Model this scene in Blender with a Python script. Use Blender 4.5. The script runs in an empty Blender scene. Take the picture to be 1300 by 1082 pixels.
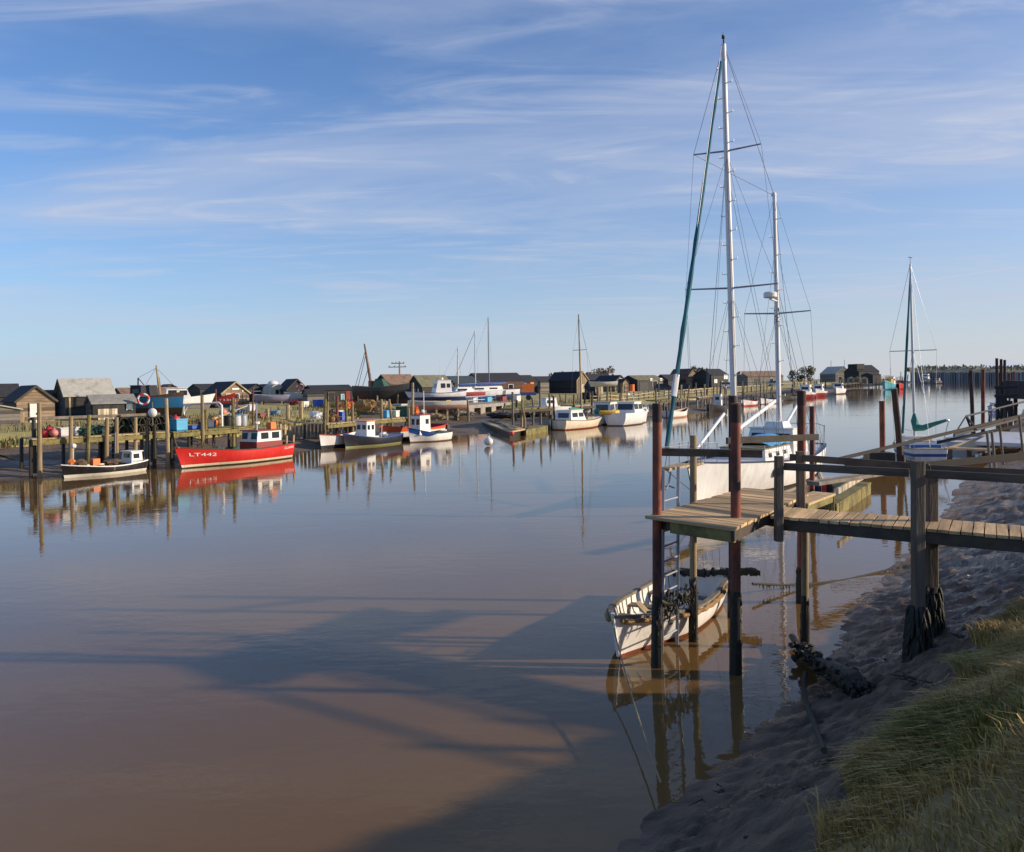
import bpy, math, random
import numpy as np
from mathutils import Vector, Matrix, noise as mnoise
R = math.radians
sc = bpy.context.scene
COL = sc.collection
H = 4.7           # eye height above the low-tide water
F = 1050.0        # focal length in photograph pixels
HY = 475.0        # horizon row
rnd = random.Random(7)

def G(px, py, z=0.0):
    """ground point at height z seen at a photograph position"""
    Y = (H - z) * F / (py - HY)
    return Vector(((px - 650) / F * Y, Y, z))
def D(px, py, Y):
    return Vector(((px - 650) / F * Y, Y, H - (py - HY) / F * Y))

# ------------------------------------------------------------------ materials
def nd(nt, typ, loc=None, **kw):
    n = nt.nodes.new(typ)
    for k, v in kw.items(): setattr(n, k, v)
    return n
def mat(name, col, rough=.7, var=.3, scale=2.0, stretch=(1, 1, 1), bump=.0, metal=0.0, bands=None, boards=None,
        dirt=None, dirt_amt=.5, dirt_scale=1.2, spec=.5, bumpscale=None, grain=None, island=0):
    m = bpy.data.materials.new(name); m.use_nodes = True
    nt = m.node_tree; L = nt.links; b = nt.nodes['Principled BSDF']
    b.inputs['Roughness'].default_value = rough; b.inputs['Metallic'].default_value = metal
    b.inputs['Specular IOR Level'].default_value = spec
    tc = nd(nt, 'ShaderNodeTexCoord')
    mp = nd(nt, 'ShaderNodeMapping'); mp.inputs['Scale'].default_value = stretch
    L.new(tc.outputs['Object'], mp.inputs['Vector'])
    if grain:
        mp.vector_type = 'TEXTURE'; mp.inputs['Rotation'].default_value = (0, 0, R(grain[0])); mp.inputs['Scale'].default_value = grain[1]
    n1 = nd(nt, 'ShaderNodeTexNoise'); n1.inputs['Scale'].default_value = scale; n1.inputs['Detail'].default_value = 6; n1.inputs['Roughness'].default_value = .65
    L.new(mp.outputs[0], n1.inputs['Vector'])
    if bands:
        sx = nd(nt, 'ShaderNodeSeparateXYZ'); L.new(tc.outputs['Object'], sx.inputs[0])
        mr = nd(nt, 'ShaderNodeMapRange'); mr.inputs[1].default_value = -1; mr.inputs[2].default_value = 4
        L.new(sx.outputs[2], mr.inputs[0])
        cr = nd(nt, 'ShaderNodeValToRGB'); cr.color_ramp.interpolation = 'CONSTANT'
        L.new(mr.outputs[0], cr.inputs[0])
        e = cr.color_ramp.elements
        e[0].position = 0; e[0].color = (*bands[0][1], 1)
        e[1].position = (bands[1][0] + 1) / 5; e[1].color = (*bands[1][1], 1)
        for z, c in bands[2:]:
            q = e.new((z + 1) / 5); q.color = (*c, 1)
        base = cr.outputs[0]
    else:
        rgb = nd(nt, 'ShaderNodeRGB'); rgb.outputs[0].default_value = (*col, 1); base = rgb.outputs[0]
    mr2 = nd(nt, 'ShaderNodeMapRange'); mr2.inputs[1].default_value = .25; mr2.inputs[2].default_value = .75
    mr2.inputs[3].default_value = 1 - var; mr2.inputs[4].default_value = 1 + var
    L.new(n1.outputs['Fac'], mr2.inputs[0])
    fac = mr2.outputs[0]
    if boards:
        ax, pitch = boards[0], boards[1]
        s2 = nd(nt, 'ShaderNodeSeparateXYZ'); L.new(tc.outputs['Object'], s2.inputs[0])
        if ax == 'xy':
            ad = nd(nt, 'ShaderNodeMath', operation='ADD'); L.new(s2.outputs[0], ad.inputs[0]); L.new(s2.outputs[1], ad.inputs[1]); src = ad.outputs[0]
        else: src = s2.outputs['XYZ'.index(ax.upper())]
        dv = nd(nt, 'ShaderNodeMath', operation='DIVIDE'); dv.inputs[1].default_value = pitch; L.new(src, dv.inputs[0])
        fr = nd(nt, 'ShaderNodeMath', operation='FRACT'); L.new(dv.outputs[0], fr.inputs[0])
        gt = nd(nt, 'ShaderNodeMath', operation='GREATER_THAN'); gt.inputs[1].default_value = .12; L.new(fr.outputs[0], gt.inputs[0])
        fl = nd(nt, 'ShaderNodeMath', operation='FLOOR'); L.new(dv.outputs[0], fl.inputs[0])
        wn = nd(nt, 'ShaderNodeTexWhiteNoise', noise_dimensions='1D'); L.new(fl.outputs[0], wn.inputs['W'])
        a = nd(nt, 'ShaderNodeMapRange'); a.inputs[3].default_value = .5; a.inputs[4].default_value = 1.55; L.new(wn.outputs[0], a.inputs[0])
        a2 = nd(nt, 'ShaderNodeMapRange'); a2.inputs[3].default_value = .35; a2.inputs[4].default_value = 1.0; L.new(gt.outputs[0], a2.inputs[0])
        m1 = nd(nt, 'ShaderNodeMath', operation='MULTIPLY'); L.new(a.outputs[0], m1.inputs[0]); L.new(a2.outputs[0], m1.inputs[1])
        m2 = nd(nt, 'ShaderNodeMath', operation='MULTIPLY'); L.new(m1.outputs[0], m2.inputs[0]); L.new(fac, m2.inputs[1]); fac = m2.outputs[0]
    if island:
        gi = nd(nt, 'ShaderNodeNewGeometry'); ir = nd(nt, 'ShaderNodeMapRange'); ir.inputs[3].default_value = 1 - island; ir.inputs[4].default_value = 1 + island
        L.new(gi.outputs['Random Per Island'], ir.inputs[0]); im = nd(nt, 'ShaderNodeMath', operation='MULTIPLY'); L.new(ir.outputs[0], im.inputs[0]); L.new(fac, im.inputs[1]); fac = im.outputs[0]
    vm = nd(nt, 'ShaderNodeVectorMath', operation='SCALE'); L.new(base, vm.inputs[0]); L.new(fac, vm.inputs['Scale'])
    out = vm.outputs[0]
    if dirt:
        n2 = nd(nt, 'ShaderNodeTexNoise'); n2.inputs['Scale'].default_value = dirt_scale; n2.inputs['Detail'].default_value = 8; n2.inputs['Roughness'].default_value = .7
        L.new(mp.outputs[0], n2.inputs['Vector'])
        r2 = nd(nt, 'ShaderNodeMapRange'); r2.inputs[1].default_value = .62 - .35 * dirt_amt; r2.inputs[2].default_value = .85 - .35 * dirt_amt
        L.new(n2.outputs['Fac'], r2.inputs[0])
        mx = nd(nt, 'ShaderNodeMix', data_type='RGBA'); L.new(r2.outputs[0], mx.inputs[0]); L.new(out, mx.inputs[6]); mx.inputs[7].default_value = (*dirt, 1)
        out = mx.outputs[2]
    L.new(out, b.inputs['Base Color'])
    if bump:
        n3 = nd(nt, 'ShaderNodeTexNoise'); n3.inputs['Scale'].default_value = bumpscale or scale * 4; n3.inputs['Detail'].default_value = 6
        L.new(mp.outputs[0], n3.inputs['Vector'])
        bp = nd(nt, 'ShaderNodeBump'); bp.inputs['Strength'].default_value = 1; bp.inputs['Distance'].default_value = bump
        L.new(n3.outputs['Fac'], bp.inputs['Height']); L.new(bp.outputs[0], b.inputs['Normal'])
    return m

M = {}
def P(name, *a, **k): M[name] = mat(name, *a, **k); return M[name]
P('slate', (.045, .065, .08), .8, .25, 3)
P('deck_wood', (.56, .39, .20), .8, .35, 3, (1, 1, 1), .003, dirt=(.30, .22, .12), dirt_amt=.35, dirt_scale=1.6, bumpscale=30)
P('deck_a', (.64, .42, .205), .8, .38, 7, (1, 1, 1), .006, dirt=(.25, .175, .09), dirt_amt=.56, dirt_scale=2.2, bumpscale=14, grain=(-47, (9, 1, 1)), island=.34)
P('deck_b', (.64, .42, .205), .8, .38, 7, (1, 1, 1), .006, dirt=(.25, .175, .09), dirt_amt=.56, dirt_scale=2.2, bumpscale=14, grain=(59, (9, 1, 1)), island=.34)
P('post_wood', (.10, .075, .052), .8, .6, 10, (1, 1, 1), .010, dirt=(.17, .13, .09), dirt_amt=.42, dirt_scale=4, grain=(0, (1, 1, 10)))
P('pole_dark', (.028, .021, .016), .8, .5, 5, bump=.005)
P('dark_wood', (.07, .053, .038), .8, .45, 5, (1, 1, 1), .006, dirt=(.085, .075, .03), dirt_amt=.35)
P('rail_wood', (.095, .070, .048), .8, .55, 9, (1, 1, 1), .010, dirt=(.16, .12, .08), dirt_amt=.42, dirt_scale=3, grain=(-30.5, (10, 1, 1)))
P('green_wood', (.24, .20, .065), .85, .4, 5, (1, 1, 1), .006, dirt=(.05, .045, .02), dirt_amt=.5)
P('grey_wood', (.22, .185, .14), .8, .4, 4, (1, 1, .3), .006, dirt=(.11, .09, .05), dirt_amt=.5)
P('tan_wood', (.44, .33, .18), .8, .4, 4, (1, 1, .4), .004, dirt=(.24, .18, .09), dirt_amt=.45)
P('pile_wood', (.29, .21, .115), .8, .5, 2.5, (1, 1, .3), .006, dirt=(.15, .12, .05), dirt_amt=.45)
P('wet_wood', (.03, .025, .018), .5, .5, 4, (1, 1, .5), .01, dirt=(.045, .04, .015), dirt_amt=.5)
P('rust', (.27, .075, .04), .75, .45, 5, (1, 1, .35), .003, dirt=(.055, .026, .02), dirt_amt=.6, dirt_scale=3)
P('rust_dark', (.05, .025, .018), .8, .45, 5, (1, 1, .35), .003)
P('weed', (.016, .014, .007), .6, .6, 14, (1, 1, 1), .01, dirt=(.03, .026, .010), dirt_amt=.2)
P('galv', (.32, .34, .37), .5, .25, 3, (1, 1, .3), 0, .3)
P('white_gel', (.78, .75, .70), .35, .08, 2, dirt=(.48, .42, .33), dirt_amt=.12)
P('white_paint', (.80, .78, .73), .45, .12, 3, dirt=(.42, .34, .24), dirt_amt=.22, dirt_scale=3)
P('cream_gel', (.78, .70, .56), .35, .08, 2)
P('mast_white', (.82, .80, .77), .4, .08, 3, (1, 1, .3))
P('alloy', (.50, .50, .50), .4, .1, 3, (1, 1, .2), metal=.4)
P('wire', (.16, .17, .20), .4, .1, metal=.5)
P('teal_cloth', (.025, .13, .16), .85, .4, 5, (1, 1, .2))
P('green_cloth', (.05, .20, .16), .85, .35, 5)
P('blue_cover', (.10, .36, .62), .7, .2, 3)
P('navy', (.015, .03, .075), .4, .25, 3)
P('blue_paint', (.02, .085, .30), .45, .25, 3)
P('blue_hull', (.02, .15, .30), .5, .25, 3, dirt=(.03, .05, .07), dirt_amt=.2)
P('cyan', (.10, .42, .50), .6, .25, 4)
P('bin_blue', (.06, .38, .62), .5, .2, 4)
P('tray_blue', (.025, .10, .50), .5, .2, 4)
P('red_paint', (.55, .025, .02), .4, .2, 2, dirt=(.32, .03, .022), dirt_amt=.25)
P('dull_red', (.26, .03, .025), .5, .25, 3)
P('orange', (.75, .19, .035), .5, .2, 4)
P('buoy_red', (.62, .04, .04), .5, .2, 5)
P('buoy_pink', (.65, .22, .16), .5, .2, 5)
P('yellow', (.62, .38, .03), .5, .2, 4)
P('black', (.012, .012, .014), .6, .4, 3)
P('tar_board', (.020, .018, .018), .7, .4, 3, (1, 1, 1), 0, boards=('z', .17))
P('tar_vert', (.024, .022, .023), .7, .4, 3, boards=('xy', .19))
P('brown_board', (.225, .16, .10), .8, .35, 3, (1, 1, 4), 0, boards=('z', .2), dirt=(.10, .075, .05), dirt_amt=.35)
P('grey_board', (.15, .135, .115), .8, .3, 3, (1, 1, 4), 0, boards=('z', .2))
P('tan_board', (.28, .20, .115), .8, .3, 3, (4, 4, 1), 0, boards=('xy', .18))
P('pale_board', (.50, .42, .30), .8, .3, 3, boards=('xy', .18))
P('felt_black', (.028, .029, .034), .85, .35, 4)
P('felt_grey', (.46, .44, .37), .85, .2, 3, dirt=(.22, .21, .18), dirt_amt=.3)
P('felt_mid', (.27, .26, .225), .85, .25, 3, dirt=(.17, .165, .145), dirt_amt=.4)
P('felt_green', (.20, .185, .11), .85, .25, 3, dirt=(.09, .085, .06), dirt_amt=.4)
P('felt_brown', (.26, .165, .11), .85, .3, 3, dirt=(.10, .065, .05), dirt_amt=.4)
P('tile_red', (.15, .07, .05), .8, .3, 6, boards=('z', .14))
P('glass', (.02, .025, .03), .08, .2, 2)
P('grey_plastic', (.55, .55, .56), .5, .12, 3, dirt=(.22, .20, .17), dirt_amt=.2)
P('door_white', (.72, .70, .66), .5, .15, 3)
P('door_blue', (.03, .10, .42), .5, .2, 3)
P('sign_white', (.85, .84, .80), .5, .05)
P('rope', (.28, .22, .13), .9, .3, 20, (1, 1, 1), .004)
P('rope_fender', (.36, .22, .09), .9, .5, 16, (1, 1, 1), .012, dirt=(.14, .08, .03), dirt_amt=.5, dirt_scale=9)
P('old_rope', (.05, .045, .032), .9, .4, 20)
P('net_green', (.035, .10, .075), .95, .6, 9, bump=.03)
P('net_brown', (.11, .075, .045), .95, .6, 9, bump=.03)
P('rubber', (.012, .012, .012), .7, .3)
P('dune_sand', (.30, .25, .14), .95, .4, .06, dirt=(.16, .15, .07), dirt_amt=.5, dirt_scale=.05)
P('concrete', (.33, .30, .25), .85, .25, 2, bump=.006, dirt=(.20, .17, .12), dirt_amt=.4)
P('brown_tar', (.085, .042, .034), .8, .35, 3, boards=('z', .2))
P('sheet_pile', (.23, .215, .205), .85, .3, .15, boards=('xy', 6.0))
P('bark', (.10, .075, .05), .9, .3, 4)
P('car_dark', (.02, .03, .06), .25, .1)
P('car_silver', (.30, .32, .35), .3, .1)
P('skin_gull', (.75, .75, .75), .7, .1)
P('gull_grey', (.30, .32, .35), .7, .1)

# ------------------------------------------------------------------ mesh builder
class MB:
    def __init__(s): s.v = []; s.f = []; s.m = []
    def add(s, vs, fs, mi=0):
        k = len(s.v); s.v += [tuple(p) for p in vs]; s.f += [tuple(i + k for i in f) for f in fs]; s.m += [mi] * len(fs); return s
    def box(s, c, sz, rz=0.0, mi=0, taper=1.0, rot=None):
        x, y, z = sz[0] / 2, sz[1] / 2, sz[2] / 2; c = Vector(c)
        Rm = rot if rot is not None else Matrix.Rotation(rz, 3, 'Z')
        vs = [c + Rm @ Vector((a * x * (taper if e > 0 else 1), b * y * (taper if e > 0 else 1), e * z)) for e in (-1, 1) for a, b in ((-1, -1), (1, -1), (1, 1), (-1, 1))]
        return s.add(vs, [(3, 2, 1, 0), (4, 5, 6, 7), (0, 1, 5, 4), (1, 2, 6, 5), (2, 3, 7, 6), (3, 0, 4, 7)], mi)
    def beam(s, p0, p1, w, h, mi=0, up=(0, 0, 1)):
        p0 = Vector(p0); p1 = Vector(p1); d = (p1 - p0).normalized(); u = Vector(up)
        if abs(d.dot(u)) > .98: u = Vector((0, 1, 0))
        a = d.cross(u).normalized(); b = a.cross(d).normalized(); c = min(w, h) * .12
        prof = [(-w/2+c, -h/2), (w/2-c, -h/2), (w/2, -h/2+c), (w/2, h/2-c), (w/2-c, h/2), (-w/2+c, h/2), (-w/2, h/2-c), (-w/2, -h/2+c)]
        vs = [p + a * x + b * y for p in (p0, p1) for x, y in prof]
        fs = [tuple(range(7, -1, -1)), tuple(range(8, 16))] + [(i, (i + 1) % 8, 8 + (i + 1) % 8, 8 + i) for i in range(8)]
        return s.add(vs, fs, mi)
    def tube(s, pts, r, n=8, mi=0, cap=True, wob=0.0):
        pts = [Vector(p) for p in pts]; k = len(pts)
        rs = r if isinstance(r, (list, tuple)) else [r] * k
        if len(rs) == 2 and k != 2: rs = [rs[0] + (rs[1] - rs[0]) * i / (k - 1) for i in range(k)]
        vs = []; prev = None
        for i, p in enumerate(pts):
            d = (pts[min(i + 1, k - 1)] - pts[max(i - 1, 0)]).normalized()
            if prev is None:
                u = Vector((0, 0, 1)) if abs(d.z) < .9 else Vector((0, 1, 0))
                a = d.cross(u).normalized()
            else: a = (prev - d * prev.dot(d)).normalized()
            prev = a; b = d.cross(a)
            for j in range(n):
                t = 2 * math.pi * j / n; q = rs[i] * (1 + (rnd.uniform(-wob, wob) if wob else 0))
                vs.append(p + (a * math.cos(t) + b * math.sin(t)) * q)
        fs = [(i * n + j, i * n + (j + 1) % n, (i + 1) * n + (j + 1) % n, (i + 1) * n + j) for i in range(k - 1) for j in range(n)]
        if cap: fs += [tuple(range(n - 1, -1, -1)), tuple(range((k - 1) * n, k * n))]
        return s.add(vs, fs, mi)
    def prism(s, poly, y0, y1, mi=0, rot=None, c=(0, 0, 0)):
        n = len(poly); c = Vector(c); Rm = rot or Matrix.Identity(3)
        vs = [c + Rm @ Vector((x, y, z)) for y in (y0, y1) for x, z in poly]
        fs = [tuple(range(n)), tuple(range(2 * n - 1, n - 1, -1))] + [(i + n, (i + 1) % n + n, (i + 1) % n, i) for i in range(n)]
        return s.add(vs, fs, mi)
    def slab(s, poly, z0, z1, mi=0):
        n = len(poly)
        vs = [(p[0], p[1], z0) for p in poly] + [(p[0], p[1], z1) for p in poly]
        fs = [tuple(range(n - 1, -1, -1)), tuple(range(n, 2 * n))] + [(i, (i + 1) % n, (i + 1) % n + n, i + n) for i in range(n)]
        return s.add(vs, fs, mi)
    def grid(s, rows, mi=0, flip=False):
        n = len(rows[0]); vs = [p for r in rows for p in r]
        fs = []
        for i in range(len(rows) - 1):
            for j in range(n - 1):
                q = (i * n + j, i * n + j + 1, (i + 1) * n + j + 1, (i + 1) * n + j)
                fs.append(q[::-1] if flip else q)
        return s.add(vs, fs, mi)
    def ball(s, c, r, sc3=(1, 1, 1), n=10, m=7, mi=0, jit=0.0):
        c = Vector(c); vs = [c + Vector((0, 0, -r * sc3[2]))]
        for i in range(1, m):
            t = math.pi * i / m
            for j in range(n):
                a = 2 * math.pi * j / n; q = r * (1 + (rnd.uniform(-jit, jit) if jit else 0))
                vs.append(c + Vector((q * math.sin(t) * math.cos(a) * sc3[0], q * math.sin(t) * math.sin(a) * sc3[1], -q * math.cos(t) * sc3[2])))
        vs.append(c + Vector((0, 0, r * sc3[2]))); last = len(vs) - 1; fs = []
        for j in range(n): fs.append((0, 1 + (j + 1) % n, 1 + j))
        for i in range(m - 2):
            for j in range(n):
                a = 1 + i * n + j; b = 1 + i * n + (j + 1) % n; fs.append((a, b, b + n, a + n))
        for j in range(n): fs.append((last, 1 + (m - 2) * n + j, 1 + (m - 2) * n + (j + 1) % n))
        return s.add(vs, fs, mi)
    def ring(s, c, r, t, ax=(0, 1, 0), n=18, mi=0, segs=None):
        c = Vector(c); ax = Vector(ax).normalized(); u = ax.orthogonal().normalized(); w = ax.cross(u)
        pts = [c + (u * math.cos(2 * math.pi * i / n) + w * math.sin(2 * math.pi * i / n)) * r for i in range(n + 1)]
        if segs is None: return s.tube(pts, t, 6, mi, False)
        k = n // segs
        for q in range(segs): s.tube(pts[q * k:(q + 1) * k + 1], t, 6, q % 2, True)
        return s
    def build(s, name, mats, parent=None, smooth=False, loc=None, rz=0):
        me = bpy.data.meshes.new(name)
        org = ORG.get(parent.name, Vector((0, 0, 0))) if parent is not None else (Vector(loc) if loc is not None else Vector((0, 0, 0)))
        wl = parent is None and loc is not None and not isinstance(loc, Local)
        if parent is not None or wl: me.from_pydata([(p[0] - org[0], p[1] - org[1], p[2] - org[2]) for p in s.v], [], s.f)
        else: me.from_pydata(s.v, [], s.f)
        mats = mats if isinstance(mats, (list, tuple)) else [mats]
        for m in mats: me.materials.append(M[m] if isinstance(m, str) else m)
        if len(mats) > 1: me.polygons.foreach_set('material_index', s.m)
        if smooth:
            me.polygons.foreach_set('use_smooth', [True] * len(me.polygons))
            if smooth != 'full': me.set_sharp_from_angle(angle=R(40))
        o = bpy.data.objects.new(name, me); COL.objects.link(o)
        if parent is not None:
            o.parent = parent
            if parent.name in ORG: ORG[o.name] = ORG[parent.name]
        elif loc is not None:
            o.location = Vector(loc); o.rotation_euler.z = rz
        me.update()
        return o
class Local(Vector): pass
ORG = {}
def tag(o, label=None, cat=None, group=None, kind=None):
    if label: o['label'] = label
    if cat: o['category'] = cat
    if group: o['group'] = group
    if kind: o['kind'] = kind
    return o
def thing(name, label, cat, loc=(0, 0, 0), rz=0, group=None, world=False):
    o = bpy.data.objects.new(name, None); COL.objects.link(o)
    o.location = loc; o.rotation_euler.z = rz; o.empty_display_size = .2
    if world: ORG[o.name] = Vector(loc)
    return tag(o, label, cat, group)
def dup(root, loc, rz, label=None):
    r = root.copy(); COL.objects.link(r); r.location = loc; r.rotation_euler.z = rz
    if label: r['label'] = label
    for ch in list(root.children):
        c = ch.copy(); COL.objects.link(c); c.parent = r
        for g in list(ch.children):
            d = g.copy(); COL.objects.link(d); d.parent = c
    return r
def struct(mb, name, mats, smooth=True):
    return tag(mb.build(name, mats, None, smooth), kind='structure')
def cat_rom(pts, n):
    """resample a polyline smoothly with n points per span"""
    pts = [Vector(p) for p in pts]; out = []
    for i in range(len(pts) - 1):
        p0, p1, p2, p3 = pts[max(i-1, 0)], pts[i], pts[i+1], pts[min(i+2, len(pts)-1)]
        nn = n[i] if isinstance(n, (list, tuple)) else n
        for k in range(nn):
            t = k / nn
            out.append(.5 * ((2*p1) + (p2-p0)*t + (2*p0-5*p1+4*p2-p3)*t*t + (3*p1-p0-3*p2+p3)*t*t*t))
    out.append(pts[-1]); return out
def sag(p0, p1, drop, n=12):
    p0 = Vector(p0); p1 = Vector(p1)
    return [p0.lerp(p1, i / n) - Vector((0, 0, drop * 4 * (i / n) * (1 - i / n))) for i in range(n + 1)]
# ------------------------------------------------------------------ camera, light, sky
cd = bpy.data.cameras.new('camera'); cam = bpy.data.objects.new('camera', cd); COL.objects.link(cam)
cam.location = (0, 0, H); cam.rotation_euler = (R(90), 0, 0)
cd.sensor_width = 36; cd.lens = 36 * F / 1300; cd.shift_y = -(541 - HY) / 1300; cd.clip_end = 20000; cd.clip_start = .1
sc.camera = cam
SUN_EL = R(17.7); AZ = R(96.5)
SV = Vector((math.sin(AZ) * math.cos(SUN_EL), math.cos(AZ) * math.cos(SUN_EL), math.sin(SUN_EL)))
ld = bpy.data.lights.new('sun', 'SUN'); ld.energy = 5.0; ld.angle = R(1.3); ld.color = (1, .83, .63)
lo = bpy.data.objects.new('sun', ld); COL.objects.link(lo); lo.location = (40, -10, 40)
lo.rotation_euler = SV.to_track_quat('Z', 'Y').to_euler()
w = bpy.data.worlds.new('World'); sc.world = w; w.use_nodes = True
nt = w.node_tree; L = nt.links; bg = nt.nodes['Background']
sky = nd(nt, 'ShaderNodeTexSky', sky_type='NISHITA'); sky.sun_disc = False; sky.sun_elevation = SUN_EL; sky.sun_rotation = AZ
sky.air_density = 1.0; sky.dust_density = .2; sky.ozone_density = 2.2; sky.altitude = 0
tc = nd(nt, 'ShaderNodeTexCoord'); sx = nd(nt, 'ShaderNodeSeparateXYZ'); L.new(tc.outputs['Generated'], sx.inputs[0])
def mth(op, a, b=None, clamp=False):
    n = nd(nt, 'ShaderNodeMath', operation=op); n.use_clamp = clamp
    for i, q in enumerate((a, b)):
        if q is None: continue
        if isinstance(q, (int, float)): n.inputs[i].default_value = q
        else: L.new(q, n.inputs[i])
    return n.outputs[0]
zc = mth('MAXIMUM', sx.outputs[2], .015)
zz = mth('ADD', zc, .06)
cxp = mth('DIVIDE', sx.outputs[0], zz); cyp = mth('DIVIDE', sx.outputs[1], zz)
cb = nd(nt, 'ShaderNodeCombineXYZ'); L.new(cxp, cb.inputs[0]); L.new(cyp, cb.inputs[1])
def cirrus(sx_, sy_, rot, scale, lo_, hi_, seed, dist=1.2):
    mp = nd(nt, 'ShaderNodeMapping'); mp.inputs['Scale'].default_value = (sx_, sy_, 1); mp.inputs['Rotation'].default_value = (0, 0, R(rot)); mp.inputs['Location'].default_value = (seed, seed * .7, 0)
    L.new(cb.outputs[0], mp.inputs[0])
    n = nd(nt, 'ShaderNodeTexNoise'); n.inputs['Scale'].default_value = scale; n.inputs['Detail'].default_value = 8; n.inputs['Roughness'].default_value = .58; n.inputs['Distortion'].default_value = dist
    L.new(mp.outputs[0], n.inputs['Vector'])
    r = nd(nt, 'ShaderNodeMapRange', interpolation_type='SMOOTHSTEP'); r.inputs[1].default_value = lo_; r.inputs[2].default_value = hi_; L.new(n.outputs['Fac'], r.inputs[0])
    return r.outputs[0]
c1 = cirrus(.38, .95, 14, .62, .44, .80, 3.1, 1.1)
c2 = cirrus(.32, 1.0, -10, 2.6, .47, .78, 7.7, 1.5)
def trail(A, B, half):
    """thin contrail along the line A-B on the cloud plane (plane coordinates)"""
    dx, dy = B[0] - A[0], B[1] - A[1]; ln = math.hypot(dx, dy)
    dd = mth('ADD', mth('MULTIPLY', cxp, -dy / ln), mth('MULTIPLY', cyp, dx / ln))
    dd = mth('ABSOLUTE', mth('SUBTRACT', dd, (-A[0] * dy + A[1] * dx) / ln))
    al = mth('ADD', mth('MULTIPLY', cxp, dx / ln), mth('MULTIPLY', cyp, dy / ln))
    a0 = (A[0] * dx + A[1] * dy) / ln
    inside = mth('MULTIPLY', mth('GREATER_THAN', al, a0), mth('LESS_THAN', al, a0 + ln))
    v = mth('SUBTRACT', 1, mth('DIVIDE', dd, half), True)
    return mth('MULTIPLY', mth('MULTIPLY', v, v), inside)
def skp(px, py):
    v = Vector(((px - 650) / F, 1, (HY - py) / F)).normalized(); return (v.x / (v.z + .06), v.y / (v.z + .06))
t1 = trail(skp(690, 423), skp(1295, 338), .05)
t2 = trail(skp(1210, 382), skp(1330, 366), .07)
cl = mth('ADD', mth('MULTIPLY', c1, .66), mth('MULTIPLY', c2, .50))
cl = mth('ADD', cl, mth('MULTIPLY', mth('MAXIMUM', sx.outputs[0], 0), .30))
cl = mth('ADD', cl, mth('MULTIPLY', mth('ADD', t1, t2), .9), True)
# thin pale veil low down (high cloud seen edge on), a little warmer towards the sun
tint = nd(nt, 'ShaderNodeMix', data_type='RGBA', blend_type='MULTIPLY'); tint.inputs[0].default_value = 1; L.new(sky.outputs[0], tint.inputs[6]); tint.inputs[7].default_value = (.72, 1.06, 1.52, 1)
vc = nd(nt, 'ShaderNodeMix', data_type='RGBA'); vc.inputs[6].default_value = (4.5, 5.4, 6.6, 1); vc.inputs[7].default_value = (5.8, 5.7, 5.9, 1)
L.new(mth('ADD', mth('MULTIPLY', sx.outputs[0], .9), .5, True), vc.inputs[0])
vf = mth('MULTIPLY', mth('POWER', 2.718, mth('MULTIPLY', zc, -7.2)), .96)
vl = nd(nt, 'ShaderNodeMix', data_type='RGBA'); L.new(vf, vl.inputs[0]); L.new(tint.outputs[2], vl.inputs[6]); L.new(vc.outputs[2], vl.inputs[7])
mx = nd(nt, 'ShaderNodeMix', data_type='RGBA'); L.new(cl, mx.inputs[0]); L.new(vl.outputs[2], mx.inputs[6]); mx.inputs[7].default_value = (4.9, 5.4, 6.7, 1)
L.new(mx.outputs[2], bg.inputs[0]); bg.inputs[1].default_value = .105
vs_ = sc.view_settings; vs_.view_transform = 'Standard'; vs_.look = 'None'; vs_.exposure = .08; vs_.gamma = 1; vs_.use_curve_mapping = False
sc.cycles.max_bounces = 6; sc.cycles.use_denoising = True

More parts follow.
